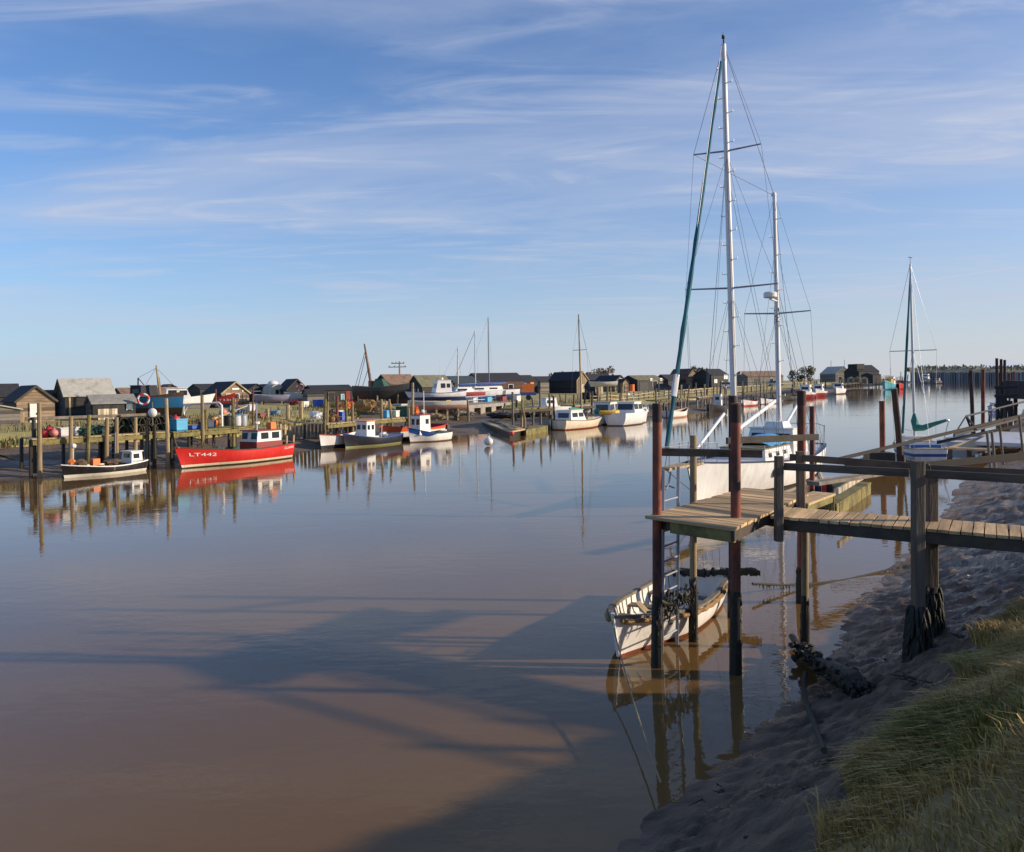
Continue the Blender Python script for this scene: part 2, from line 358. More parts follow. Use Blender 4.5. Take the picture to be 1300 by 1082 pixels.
# ------------------------------------------------------------------ water
def water_mat():
    m = bpy.data.materials.new('river_water'); m.use_nodes = True; nt = m.node_tree; L = nt.links; b = nt.nodes['Principled BSDF']
    b.inputs['Roughness'].default_value = .02; b.inputs['IOR'].default_value = 1.333
    ge = nd(nt, 'ShaderNodeNewGeometry')
    n0 = nd(nt, 'ShaderNodeTexNoise'); n0.inputs['Scale'].default_value = .12; n0.inputs['Detail'].default_value = 4; L.new(ge.outputs['Position'], n0.inputs['Vector'])
    cr = nd(nt, 'ShaderNodeMix', data_type='RGBA'); cr.inputs[6].default_value = (.150, .082, .026, 1); cr.inputs[7].default_value = (.180, .104, .038, 1)
    L.new(n0.outputs['Fac'], cr.inputs[0]); L.new(cr.outputs[2], b.inputs['Base Color'])
    def bump(scale, sx_, sy_, dist, prev, detail=2):
        mp = nd(nt, 'ShaderNodeMapping'); mp.inputs['Scale'].default_value = (sx_, sy_, 1); L.new(ge.outputs['Position'], mp.inputs[0])
        n = nd(nt, 'ShaderNodeTexNoise'); n.inputs['Scale'].default_value = scale; n.inputs['Detail'].default_value = detail; L.new(mp.outputs[0], n.inputs['Vector'])
        bp = nd(nt, 'ShaderNodeBump'); bp.inputs['Distance'].default_value = dist; L.new(n.outputs['Fac'], bp.inputs['Height'])
        if prev is not None: L.new(prev, bp.inputs['Normal'])
        return bp.outputs[0]
    a = bump(.55, .7, 1.2, .006, None); c = bump(2.6, .8, 1.3, .0030, a, 3)
    pm = nd(nt, 'ShaderNodeMapping'); pm.inputs['Scale'].default_value = (.035, .11, 1); pm.inputs['Rotation'].default_value = (0, 0, R(20)); L.new(ge.outputs['Position'], pm.inputs[0])
    pn = nd(nt, 'ShaderNodeTexNoise'); pn.inputs['Scale'].default_value = 1; pn.inputs['Detail'].default_value = 5; pn.inputs['Distortion'].default_value = 1.0; L.new(pm.outputs[0], pn.inputs['Vector'])
    pr = nd(nt, 'ShaderNodeMapRange', interpolation_type='SMOOTHSTEP'); pr.inputs[1].default_value = .48; pr.inputs[2].default_value = .66; pr.inputs[3].default_value = .25; pr.inputs[4].default_value = 1.0; L.new(pn.outputs['Fac'], pr.inputs[0])
    c = bump(5.5, .7, 1.4, .0022, c, 2); L.new(pr.outputs[0], c.node.inputs['Strength'])
    L.new(c, b.inputs['Normal'])
    return m
M['water'] = water_mat()
b = MB(); b.grid([[(-6000, y, 0), (6000, y, 0)] for y in (-300, 12000)]); struct(b, 'river_water', 'water', False)
b = MB(); b.grid([[(-7000, y, -2.5), (7000, y, -2.5)] for y in (-400, 13000)]); struct(b, 'ground', 'concrete', False)

# ------------------------------------------------------------------ banks
def mud_mat(name, c1, c2, rlo, rhi, stretch=(1, 1, 1)):
    m = bpy.data.materials.new(name); m.use_nodes = True; nt = m.node_tree; L = nt.links; b = nt.nodes['Principled BSDF']
    ge = nd(nt, 'ShaderNodeNewGeometry'); mp = nd(nt, 'ShaderNodeMapping'); mp.inputs['Scale'].default_value = stretch; mp.inputs['Rotation'].default_value = (0, 0, R(-32)); L.new(ge.outputs['Position'], mp.inputs[0])
    n1 = nd(nt, 'ShaderNodeTexNoise'); n1.inputs['Scale'].default_value = 1.6; n1.inputs['Detail'].default_value = 8; n1.inputs['Roughness'].default_value = .65; L.new(mp.outputs[0], n1.inputs['Vector'])
    r = nd(nt, 'ShaderNodeMapRange'); r.inputs[1].default_value = .35; r.inputs[2].default_value = .65; L.new(n1.outputs['Fac'], r.inputs[0])
    mx = nd(nt, 'ShaderNodeMix', data_type='RGBA'); mx.inputs[6].default_value = (*c1, 1); mx.inputs[7].default_value = (*c2, 1); L.new(r.outputs[0], mx.inputs[0]); L.new(mx.outputs[2], b.inputs['Base Color'])
    n2 = nd(nt, 'ShaderNodeTexNoise'); n2.inputs['Scale'].default_value = .9; n2.inputs['Detail'].default_value = 5; L.new(mp.outputs[0], n2.inputs['Vector'])
    r2 = nd(nt, 'ShaderNodeMapRange'); r2.inputs[1].default_value = .38; r2.inputs[2].default_value = .62; r2.inputs[3].default_value = rlo; r2.inputs[4].default_value = rhi; L.new(n2.outputs['Fac'], r2.inputs[0]); L.new(r2.outputs[0], b.inputs['Roughness'])
    n3 = nd(nt, 'ShaderNodeTexNoise'); n3.inputs['Scale'].default_value = 5.5; n3.inputs['Detail'].default_value = 12; n3.inputs['Roughness'].default_value = .70; L.new(mp.outputs[0], n3.inputs['Vector'])
    bp = nd(nt, 'ShaderNodeBump'); bp.inputs['Distance'].default_value = .22; L.new(n3.outputs['Fac'], bp.inputs['Height'])
    b.inputs['Specular IOR Level'].default_value = .42
    L.new(bp.outputs[0], b.inputs['Normal'])
    return m
M['mud_near'] = mud_mat('mud_near', (.085, .056, .037), (.30, .195, .13), .17, .72, (.8, 1.5, 1))
M['mud_far'] = mud_mat('mud_far', (.21, .15, .095), (.115, .082, .052), .45, .8, (.5, .9, 1))
P('turf', (.20, .145, .048), .95, .5, .7, bump=.02, dirt=(.27, .19, .085), dirt_amt=.5, dirt_scale=1.5)
P('far_turf', (.34, .29, .085), .95, .45, .25, dirt=(.44, .34, .17), dirt_amt=.5, dirt_scale=.12)
P('marsh', (.40, .34, .15), .95, .35, .05, dirt=(.36, .29, .15), dirt_amt=.5, dirt_scale=.03)

def loft_bank(rows_xy_z, nsub, fn):
    """rows_xy_z: list of (list of xy per station, z per station); returns grid rows [station][across]"""
    out = []
    for (pts, z) in rows_xy_z: out.append([Vector((p[0], p[1], z)) for p in pts])
    return out
# right-hand (near) bank: waterline W, turf edge E, crest C by station
SW = [(-9, -7), (-5, 0), (-2.0, 4.4), (.85, 8.0), (2.45, 10.0), (3.85, 11.7), (5.3, 13.8), (6.7, 16.45), (9, 19.7), (14.9, 28.5), (19.6, 36), (31, 52), (52, 85), (92, 140), (190, 230), (330, 300)]
SE = [(-6.2, -9.2), (-2.4, -1.8), (.55, 2.8), (2.68, 6.4), (3.92, 7.72), (4.95, 8.85), (6.25, 10.55), (8.5, 12.7), (11.7, 15.9), (19, 25.5), (25, 32.5), (38, 47), (60, 78), (100, 130), (196, 215), (335, 280)]
SC = [(-4.2, -11), (-.8, -2.9), (2.1, 1.6), (4.4, 5.3), (5.6, 6.7), (6.9, 7.8), (8.5, 9.3), (10.6, 10.9), (14, 13.5), (22, 22.5), (28, 29.5), (43, 43), (65, 72), (106, 122), (200, 205), (338, 265)]
NS = [3, 6, 24, 44, 44, 44, 44, 44, 36, 16, 12, 8, 6, 4, 3]
rw = cat_rom([(x, y, 0) for x, y in SW], NS); re_ = cat_rom([(x, y, 1.4) for x, y in SE], NS); CZ = [2.9, 2.8, 2.75, 2.72, 2.55, 2.3, 2.15, 2.05, 2.0, 2.0, 2.0, 2.0, 2.0, 2.0, 2.0, 2.0]
rc = cat_rom([(x, y, z) for (x, y), z in zip(SC, CZ)], NS)
def fbm(p, o=5): return mnoise.fractal(p, 1.0, 2.0, o)
def mud_h(p):
    # little drained gullies running down the bank plus lumps
    q = Vector((p.x * .56 + p.y * .83, p.x * .83 - p.y * .56, 0))
    a = abs(mnoise.noise(Vector((q.x * 1.3, q.y * .5, 2.2)))) * .14
    c = max(0, mnoise.noise(Vector((p.x * 4.5, p.y * 4.5, 1)))) * .09 + max(0, mnoise.noise(Vector((p.x * 11, p.y * 11, 8)))) * .035
    return a + .075 * fbm(Vector((p.x * 2.2, p.y * 2.2, 0)), 6) + .055 * mnoise.noise(Vector((q.x * 7, q.y * 3, 5))) + c
rows = []
NM = 90
for i in range(len(rw)):
    o = (rw[i] - re_[i]).normalized(); row = []
    far = max(0, min(1, (rw[i].y - 30) / 30))
    for j in range(-18, NM + 4):
        t = j / NM
        p = rw[i].lerp(re_[i], t) if t >= 0 else rw[i] + o * (-t * 5)
        z = (1.4 * (t ** 1.25)) if t >= 0 else t * 1.6
        e = .35 + .65 * max(0, min(1, t * 3 if t > 0 else 0))
        row.append((p.x, p.y, z + (mud_h(p) - .05) * e * (1 - .6 * far) * (1 if t < 1 else .4) - (.15 if t > 1.01 else 0)))
    rows.append(row)
b = MB(); b.grid(rows, flip=False); struct(b, 'near_mud_bank', 'mud_near')
def turf_pt(i, t):
    """t 0 at the turf edge, 1 at the crest, >1 onto the flat"""
    p = re_[i].lerp(rc[i], min(t, 1.0)); d = (rc[i] - re_[i]); d.z = 0; d.normalize()
    if t > 1: p = rc[i] + d * (t - 1) * 12
    z = 1.4 + (rc[i].z - 1.4) * (1 - (1 - min(t, 1)) ** 1.4)
    
    wob = .32 * fbm(Vector((p.x * 1.1, p.y * 1.1, 4)), 4) * max(0, 1 - t * 1.5)
    p = p - d * wob
    return Vector((p.x, p.y, z + .10 * fbm(Vector((p.x * .9, p.y * .9, 1)), 4) + .03 * fbm(Vector((p.x * 4, p.y * 4, 1)), 3)))
rows = []
for i in range(len(re_)):
    q0 = turf_pt(i, 0); row = [(q0.x, q0.y, .95)]
    for j in range(0, 25): p = turf_pt(i, j / 24); row.append(tuple(p))
    for t in (1.1, 1.3, 1.8, 3, 8): p = turf_pt(i, t); row.append(tuple(p))
    rows.append(row)
b = MB(); b.grid(rows); struct(b, 'near_turf_bank', 'turf')
# grass blades on the near slope
def blades(name, pts, hmin, hmax, wid, lean, cols, seed):
    rg = random.Random(seed); V = []; Fc = []; C = []
    for p, down in pts:
        tu = mnoise.noise(Vector((p.x * 1.6, p.y * 1.6, 21))) * .9 + mnoise.noise(Vector((p.x * .5, p.y * .5, 31))) * .6
        h = rg.uniform(hmin, hmax) * max(.35, 1 + tu); a = rg.uniform(0, 6.283)
        if rg.random() < .012: h = hmax * rg.uniform(1.1, 1.5)
        w_ = wid * rg.uniform(.6, 1.3)
        side = Vector((math.cos(a), math.sin(a), 0)) * w_
        fa = 6 * mnoise.noise(Vector((p.x * .8, p.y * .8, 41))); down = down + Vector((math.cos(fa), math.sin(fa), 0)) * .7
        ln = down * rg.uniform(.1, 1.0) * lean + Vector((rg.uniform(-1, 1), rg.uniform(-1, 1), 0)) * .45
        k = len(V); up = Vector((0, 0, 1))
        p1 = p + (up * .62 + ln * .35) * h; p2 = p + (up * (.95 - .35 * ln.length) + ln * 1.0) * h
        V += [p - side, p + side, p1 + side * .7, p1 - side * .7, p2]
        Fc += [(k, k + 1, k + 2, k + 3), (k + 3, k + 2, k + 4)]
        g = mnoise.noise(Vector((p.x * .55, p.y * .55, 9))) * 1.3 + mnoise.noise(Vector((p.x * 2, p.y * 2, 3))) * .5 + rg.uniform(-.35, .35)
        c = cols[0] if g < .12 else cols[1]
        f = rg.uniform(.55, 1.35); C += [(c[0] * f, c[1] * f, c[2] * f, 1)] * 5
    me = bpy.data.meshes.new(name); me.from_pydata([tuple(v) for v in V], [], Fc)
    at = me.color_attributes.new('tint', 'FLOAT_COLOR', 'POINT'); at.data.foreach_set('color', np.array(C, dtype=np.float32).ravel())
    m = bpy.data.materials.new(name + '_blade'); m.use_nodes = True; nt = m.node_tree; bb = nt.nodes['Principled BSDF']; bb.inputs['Roughness'].default_value = .75
    an = nd(nt, 'ShaderNodeAttribute'); an.attribute_name = 'tint'; nt.links.new(an.outputs['Color'], bb.inputs['Base Color'])
    me.materials.append(m); o = bpy.data.objects.new(name, me); COL.objects.link(o)
    return o
pts = []
i0 = sum(NS[:2]); i1 = sum(NS[:8]); rg = random.Random(3)
while len(pts) < 170000:
    i = rg.randint(i0, i1 - 1); t = rg.random() ** 1.2 * 1.4 - .02
    p = turf_pt(i, max(t, 0)); q = turf_pt(i + 1, max(t, 0)); p = p.lerp(q, rg.random())
    p += Vector((rg.uniform(-.06, .06), rg.uniform(-.06, .06), -.03))
    d = re_[i] - rc[i]; d.z = 0; d.normalize()
    tu = mnoise.noise(Vector((p.x * 1.8, p.y * 1.8, 7)))
    if tu < -.25 and rg.random() < .6: continue
    pts.append((p, d))
o = blades('grass', pts, .05, .20, .006, 1.05, [(.46, .30, .09), (.21, .215, .038)], 5); tag(o, 'shaggy straw and green grass on the shaded near bank', 'grass', kind='stuff')

# left-hand (far) bank
LW = [(-80, 10), (-36, 29), (-22.8, 37), (-20.2, 40.6), (-17.6, 43.6), (-13.6, 48.6), (-10.8, 54.5), (-8, 59.5), (-4, 63), (-.5, 66.5), (4, 71.5), (8.2, 77.5), (17.3, 90), (30, 113), (45, 142), (68, 186), (110, 264), (153, 340), (222, 455), (300, 640)]
OG = [9, 8, 6.0, 5.5, 4.5, 4.5, 6, 9, 16, 19, 19, 17, 6, 7, 8, 9, 11, 13, 15, 18]
NL = [3, 6, 10, 10, 12, 14, 14, 12, 12, 12, 12, 12, 10, 8, 8, 8, 6, 6, 4]
lw = cat_rom([(x, y, g) for (x, y), g in zip(LW, OG)], NL)
LB = []
for i, p in enumerate(lw):
    a = lw[max(i - 1, 0)]; c = lw[min(i + 1, len(lw) - 1)]; t = Vector((c.x - a.x, c.y - a.y, 0)).normalized()
    LB.append((Vector((p.x, p.y, 0)), Vector((-t.y, t.x, 0)), p.z))
def left_h(d, og):
    if d < 0: return d * .35
    if d < og: return .95 * (d / og) ** 1.1
    if d < og + 3: 
        s = (d - og) / 3; return .95 + .5 * (s * s * (3 - 2 * s))
    return 1.45
rows = []; rows2 = []
for p, n, og in LB:
    r = []
    for j in range(-4, 25):
        d = og * j / 24 if j >= 0 else j * .8
        q = p + n * d; r.append((q.x, q.y, left_h(d, og) + (.16 * fbm(Vector((q.x * .35, q.y * .35, 2)), 5) + .05 * mnoise.noise(q * 1.7)) * (1 if j > 0 else .3) * min(1, max(j, 0) / 5 + .25)))
    rows.append(r)
    r = []
    for d in (-.4, 0, .4, .8, 1.3, 1.9, 2.5, 3.2, 4.5, 7, 10, 14, 20, 30):
        w_ = .6 * mnoise.noise(Vector((p.x * .5, p.y * .5, 0)))
        q = p + n * (og + d + w_); z = left_h(og + d, og) + .08 + .07 * fbm(Vector((q.x * .8, q.y * .8, 6)), 4)
        r.append((q.x, q.y, z - (.45 if d < 0 else 0)))
    rows2.append(r)
b = MB(); b.grid(rows); struct(b, 'far_mud_bank', 'mud_far')
b = MB(); b.grid(rows2); struct(b, 'far_turf_bank', 'far_turf')
pts = []
for _ in range(16000):
    i = rg.randint(sum(NL[:1]), sum(NL[:12])); p, n, og = LB[i]; d = og + .1 + rg.random() ** 1.7 * 9
    q = p + n * d + Vector((rg.uniform(-.7, .7), rg.uniform(-.7, .7), 0)); q.z = left_h(d, og) + .02
    if mnoise.noise(Vector((q.x * .4, q.y * .4, 0))) < -.1: continue
    pts.append((q, Vector((rg.uniform(-1, 1), rg.uniform(-1, 1), 0))))
o = blades('marsh_grass', pts, .15, .45, .03, .4, [(.26, .19, .08), (.13, .15, .04)], 6); tag(o, 'rough yellow green grass along the far bank', 'grass', kind='stuff')

# distant training wall and dune on the seaward side
EM = [(236, 490), (262, 480), (330, 490), (520, 480), (800, 420)]
b = MB(); rows = []
for (x, y) in [tuple(v)[:2] for v in cat_rom([(x, y, 0) for x, y in EM], 30)]:
    rows.append([(x + d * (.32 + .0006 * x), y + d, z + (1.6 * fbm(Vector((x * .04, d * .04, 0)), 5) if d > 5 else 0)) for d, z in ((.5, -1), (.6, 5.0), (6, 5.4), (20, 7.0), (60, 8.6), (120, 9.0), (300, 7))])
b.grid(rows); struct(b, 'dune', 'dune_sand')
b = MB(); rows = []
for k, v in enumerate(cat_rom([(x, y, 0) for x, y in EM], 60)):
    o_ = .8 if k % 2 else 0
    rows.append([(v.x, v.y - o_, -1.5), (v.x, v.y - o_, 5.5 + .15 * (k % 3)), (v.x, v.y + .6, 5.5)])
b.grid(rows); wl_ = b.build('quay_wall', 'sheet_pile', None, False, loc=(330, 500, 0)); tag(wl_, 'long dark piled training wall across the river mouth below the dune', 'wall')
# ------------------------------------------------------------------ boats
def sstep(x, a, b):
    t = max(0, min(1, (x - a) / (b - a))); return t * t * (3 - 2 * t)
class Hull:
    def __init__(s, L, B, fb, draft=.3, tw=.7, rake=.4, full=.42, trake=.08, sharp=2.3):
        s.L, s.B, s.fb, s.d, s.tw, s.rake, s.full, s.trake, s.sharp = L, B, fb, draft, tw, rake, full, trake, sharp
    def hb(s, u):
        if u < s.full: f = s.tw + (1 - s.tw) * math.sin(math.pi / 2 * u / s.full) ** .8
        else: f = max(.012, 1 - ((u - s.full) / (1 - s.full)) ** s.sharp)
        return f * s.B / 2
    def sh(s, u):
        s0, s1, s2 = s.fb
        return s1 + (s0 - s1) * ((.45 - u) / .45) ** 2 if u < .45 else s1 + (s2 - s1) * ((u - .45) / .55) ** 1.8
    def pt(s, u, v, side=1, inset=0.0, zmin=None):
        b = max(s.hb(u) - inset, .004); z1 = s.sh(u); fl = sstep(u, .5, 1)
        y = b * ((1 - fl) * math.sin(v * math.pi / 2) ** .6 + fl * v ** .85)
        z = -s.d + (z1 + s.d) * ((1 - fl) * v ** 1.5 + fl * v)
        if zmin is not None and z < zmin: z = zmin
        q = max(0, (z + s.d) / (s.fb[2] + s.d))
        x = -s.L / 2 + s.L * u + s.rake * q * sstep(u, .7, 1) - s.trake * q * (1 - sstep(u, 0, .2)) - (inset if u > .9 else -inset if u < .1 else 0)
        return Vector((x, y * side, z))
    def at(s, u, z, side=1, off=.012):
        lo_, hi_ = 0.0, 1.0
        for _ in range(24):
            m_ = (lo_ + hi_) / 2
            if s.pt(u, m_).z < z: lo_ = m_
            else: hi_ = m_
        p = s.pt(u, lo_, side); p.y += off * side; return p
    def shell(s, inner=None, n=26, m=9):
        b = MB(); us = [1 - (1 - i / n) ** 1.25 for i in range(n + 1)]
        for side in (1, -1):
            b.grid([[s.pt(u, (j / m) ** .9, side) for j in range(m + 1)] for u in us], flip=(side < 0))
        tr = [s.pt(0, (j / m) ** .9, 1) for j in range(m + 1)] + [s.pt(0, (j / m) ** .9, -1) for j in range(m, -1, -1)]
        k = len(b.v); b.v += [tuple(p) for p in tr]; b.f.append(tuple(range(k, k + len(tr)))); b.m.append(0)
        return b
    def inside(s, floor, t=.05, n=22, m=8):
        b = MB(); us = [i / n for i in range(n + 1)]
        for side in (1, -1):
            b.grid([[s.pt(u, (j / m), side, t, floor) for j in range(m + 1)] for u in us], flip=(side > 0))
        tr = [s.pt(0, j / m, 1, t, floor) for j in range(m + 1)] + [s.pt(0, j / m, -1, t, floor) for j in range(m, -1, -1)]
        k = len(b.v); b.v += [tuple(p) for p in tr]; b.f.append(tuple(range(k, k + len(tr)))); b.m.append(0)
        return b
    def rail(s, w=.07, h=.05, dz=.0, t=0.0, n=24, out=.02):
        b = MB()
        for side in (1, -1):
            rows = []
            for i in range(n + 1):
                u = i / n; p = s.pt(u, 1, side); o = side
                rows.append([(p.x, p.y + o * out, p.z + dz - h * .6), (p.x, p.y + o * out, p.z + dz + h * .4), (p.x, p.y - o * min(w, abs(p.y) + .0), p.z + dz + h * .4), (p.x, p.y - o * min(w, abs(p.y)), p.z + dz - h * .6)])
                rows[-1].append(rows[-1][0])
            b.grid(rows, flip=(side < 0))
        p = s.pt(0, 1, 1); q = s.pt(0, 1, -1); b.beam((p.x + .02, p.y, p.z + dz), (q.x + .02, q.y, q.z + dz), w, h)
        return b
    def deck(s, dz=-.03, u0=0.0, u1=1.0, n=16, inset=.02, camber=.04):
        b = MB(); rows = []
        for i in range(n + 1):
            u = u0 + (u1 - u0) * i / n; p = s.pt(u, 1, 1, 0); y = max(p.y - inset, .003)
            rows.append([(p.x - (.02 if u > .97 else 0), y * k, p.z + dz + camber * (1 - k * k)) for k in (1, .5, 0, -.5, -1)])
        return b.grid(rows)
def berth(bow, stern, z=0.0, zs=None):
    """bow and stern waterline points seen in the photograph -> centre, heading, length"""
    a = G(*bow, z); c = G(*stern, z if zs is None else zs); d = a - c
    m_ = (a + c) / 2; m_.z = z
    return m_, math.atan2(d.y, d.x), math.hypot(d.x, d.y)
def cabin(parent, x0, x1, w, z0, h, wall, roof='white_gel', panes=(), taper=.9, fr=.12, over=.06, name='wheelhouse', wf=None, glass='glass'):
    """box cabin in boat coordinates with raked front; panes: (face, a, z, pw, ph)"""
    b = MB(); wf = w if wf is None else wf
    t0, t1 = x0 + fr * .3, x1 - fr
    vs = [(x0, -w/2, z0), (x1, -wf/2, z0), (x1, wf/2, z0), (x0, w/2, z0), (t0, -w/2*taper, z0+h), (t1, -wf/2*taper, z0+h), (t1, wf/2*taper, z0+h), (t0, w/2*taper, z0+h)]
    b.add(vs, [(3, 2, 1, 0), (4, 5, 6, 7), (0, 1, 5, 4), (1, 2, 6, 5), (2, 3, 7, 6), (3, 0, 4, 7)])
    c = b.build(name, wall, parent)
    r = MB(); ww = max(w, wf) * taper; r.box(((t0 + t1) / 2 + .03, 0, z0 + h + .025), (t1 - t0 + over * 2, ww + over * 2, .05)); r.build('roof', roof, c)
    for face, a, z, pw, ph in panes:
        g = MB(); k = (z - z0) / h
        if face in 'PS':
            y = (w + (wf - w) * max(0, min(1, (a - x0) / (x1 - x0)))) / 2; y = y * (1 + (taper - 1) * k) + .006; sd = 1 if face == 'P' else -1
            g.box((a, sd * y, z), (pw, .02, ph), rot=Matrix.Rotation(sd * math.atan(w/2*(1-taper)/h), 3, 'X'))
        else:
            x = (x1 - fr * k + .006) if face == 'F' else (x0 + fr * .3 * k - .006)
            g.box((x, a, z), (.02, pw, ph), rot=Matrix.Rotation(-math.atan(fr / h) if face == 'F' else math.atan(fr*.3 / h), 3, 'Y'))
        g.build('window', glass, c)
    return c
def text_on(parent, hull, s, u0, u1, z, size, m, side=1, tilt=0.0, off=.02, name='registration_number'):
    cu = bpy.data.curves.new('t', 'FONT'); cu.body = s; cu.size = 1; o = bpy.data.objects.new('t', cu); COL.objects.link(o)
    dg = bpy.context.evaluated_depsgraph_get(); me = bpy.data.meshes.new_from_object(o.evaluated_get(dg)); bpy.data.objects.remove(o)
    xs = [v.co.x for v in me.vertices]; x0, x1 = min(xs), max(xs)
    for v in me.vertices:
        t = (v.co.x - x0) / (x1 - x0); u = u0 + (u1 - u0) * t
        v.co = hull.at(u, z + v.co.y * size + tilt * t, side, off)
    me.materials.append(M[m]); q = bpy.data.objects.new(name, me); COL.objects.link(q); q.parent = parent; return q
def tubes(parent, name, m, segs, r=.02, n=6):
    b = MB()
    for s in segs: b.tube(s, r, n)
    return b.build(name, m, parent, True)
HM = {}
def hullmat(bands, **k):
    key = str(bands)
    if key not in HM: HM[key] = mat('hull_paint_%d' % len(HM), None, k.get('rough', .42), .16, 1.6, (2.2, 2.2, .5), bands=bands, dirt=k.get('dirt', (.22, .15, .09)), dirt_amt=k.get('amt', .13), dirt_scale=2.6)
    return HM[key]
def boat(name, label, cat, bow, stern, B, fb, bands, group=None, z=0, L=None, rail='dark_wood', deck=None, floor=None, inner='white_paint', draft=.3, tw=.7, rake=.35, full=.42, sharp=2.3, zs=None, railw=.06, trake=.08, amt=.13):
    if isinstance(bow, tuple): c, rz, l = berth(bow, stern, z, zs)
    else: c, rz, l = bow, stern, L
    if L: l = L
    t = thing(name, label, cat, c, rz, group)
    h = Hull(l, B, fb, draft, tw, rake, full, trake, sharp)
    h.shell().build('hull', hullmat(bands, amt=amt), t, True)
    h.rail(railw).build('gunwale', rail, t)
    if floor is not None: h.inside(floor).build('inner_lining', inner, t, True)
    if deck: h.deck(deck[1], *(deck[2:] if len(deck) > 2 else ())).build('deck', deck[0], t)
    return t, h
def outboard(t, h, x=None, y=0):
    p = h.pt(0, 1, 1); x = p.x if x is None else x; m_ = MB(); z = p.z
    m_.box((x - .16, y, z + .28), (.30, .24, .34), taper=.75); m_.beam((x - .16, y, z + .15), (x - .2, y, -.35), .10, .09)
    m_.build('outboard_motor', 'black', t)
def mast(parent, foot, top, r0, r1, m='mast_white', n=10, steps=0, name='mast'):
    b = MB(); foot = Vector(foot); top = Vector(top); b.tube([foot, foot.lerp(top, .5), top], [r0, (r0 * .75 + r1 * .25), r1], n)
    for i in range(steps):
        p = foot.lerp(top, .08 + .9 * i / steps); s = 1 if i % 2 else -1
        rr = r0 + (r1 - r0) * (.08 + .9 * i / steps)
        b.box(p + Vector((0, -s * (rr + .09), 0)), (.05, .2, .02)); b.box(p + Vector((0, -s * (rr + .18), .05)), (.05, .02, .10))
    return b.build(name, m, parent, True)
# ------------------------------------------------------------------ near jetty (foreground)
ZD = 2.45
A_, B_, D_, E_ = Vector((2.12, 13.1, ZD)), Vector((3.24, 12.05, ZD)), Vector((4.62, 16.4, ZD)), Vector((5.6, 15.6, ZD))
J = thing('jetty', 'weathered timber jetty with rust red steel piles and a plank walkway in the foreground', 'jetty', (3.9, 14.2, 0), world=True)
b = MB(); nb = 27
edges = [0]
for i in range(nb): edges.append(edges[-1] + rnd.uniform(.8, 1.2))
for i in range(nb):
    t0, t1 = (edges[i] + .02) / edges[-1], (edges[i + 1] - rnd.uniform(.03, .10)) / edges[-1]; j0, j1 = rnd.uniform(-.025, .012), rnd.uniform(-.02, .02)
    def q(t, s):
        l, r = A_.lerp(D_, t), B_.lerp(E_, t); e = (r - l).normalized(); return l.lerp(r, s) + e * (j0 if s == 0 else j1)
    dz = rnd.uniform(-.004, .004)
    b.slab([q(t0, 0), q(t0, 1), q(t1, 1), q(t1, 0)][::1], ZD - .045 + dz, ZD + dz)
b.build('platform_deck', 'deck_a', J)
wd = Vector((.861, -.508, 0)); wn = Vector((.508, .861, 0)); W0 = Vector((4.2, 13.08, ZD)); W0 = W0 - wd * .12
WL_ = 8.3; b = MB(); nb = 56
for i in range(nb):
    a0 = W0 + wd * (WL_ * (i + .03 + rnd.uniform(-.02, .05)) / nb); a1 = W0 + wd * (WL_ * (i + .965 - rnd.uniform(0, .06)) / nb); yw = wd * rnd.uniform(-.012, .012); j0 = rnd.uniform(-.02, .012); dz = rnd.uniform(-.004, .004) + .002
    b.slab([a0 + wn * j0, a1 + wn * j0, a1 + wn * (1.02 + j0) + yw, a0 + wn * (1.02 + j0) + yw], ZD - .045 + dz, ZD + dz)
b.build('walkway_deck', 'deck_b', J)
# side step at the back
b = MB(); S0 = Vector((5.22, 14.78, 2.40)); sd = Vector((.61, .79, 0)); sn = Vector((.79, -.61, 0))
for i in range(3):
    a0 = S0 + sn * (-.36 + i * .15); b.slab([a0, a0 + sn * .14, a0 + sn * .14 + sd * 1.6, a0 + sd * 1.6], 2.355, 2.395)
b.build('side_step', 'deck_wood', J)
b = MB()
for s in (-.3, .04):
    for k in (1.5,): p = S0 + sn * s + sd * k; b.beam(p - Vector((0, 0, .06)), p + Vector((0, 0, -.55)), .08, .08)
b.beam(S0 + sn * .04 - Vector((0, 0, .11)), S0 + sn * .04 + sd * 1.58 - Vector((0, 0, .11)), .05, .12)
b.build('step_leg', 'green_wood', J)
# bearers
b = MB(); ab = (B_ - A_).normalized(); ad = (D_ - A_).normalized()
def under(p, dz): return Vector((p.x, p.y, ZD - dz))
b.beam(under(A_ + ab * .42 + ad * .09, .135), under(B_ + ad * .09 - ab * .03, .135), .07, .18)
b.build('fascia_beam', 'green_wood', J)
b = MB()
b.beam(under(A_ - ab * .03 + ad * .42, .16), under(A_ + ab * 1.45 + ad * .42, .16), .13, .19)
for k in (1.9, 3.6): b.beam(under(A_ + ad * k - ab * .02, .16), under(A_ + ad * k + ab * 1.45, .16), .13, .19)
b.build('cross_beam', 'dark_wood', J)
b = MB()
for s in (.35, .8, 1.18): b.beam(under(A_ + ab * s + ad * .14, .115), under(A_ + ab * s + ad * 4.1, .115), .07, .14)
b.beam(under(B_ + ad * .05 - ab * .05, .125), under(E_ - ab * .06, .125), .06, .16)
b.build('joist', 'dark_wood', J)
b = MB(); p = A_ + ab * 1.05 + ad * 1.3; b.beam(under(p, .29), under(p + ad * .8, .29), .13, .17); b.build('bearer_end', 'green_wood', J)
for s in (.06, .94):
    b = MB(); b.beam(W0 + wn * s + wd * .2 - Vector((0, 0, .135)), W0 + wn * s + wd * WL_ - Vector((0, 0, .135)), .07, .17); b.build('walkway_beam', 'dark_wood', J)
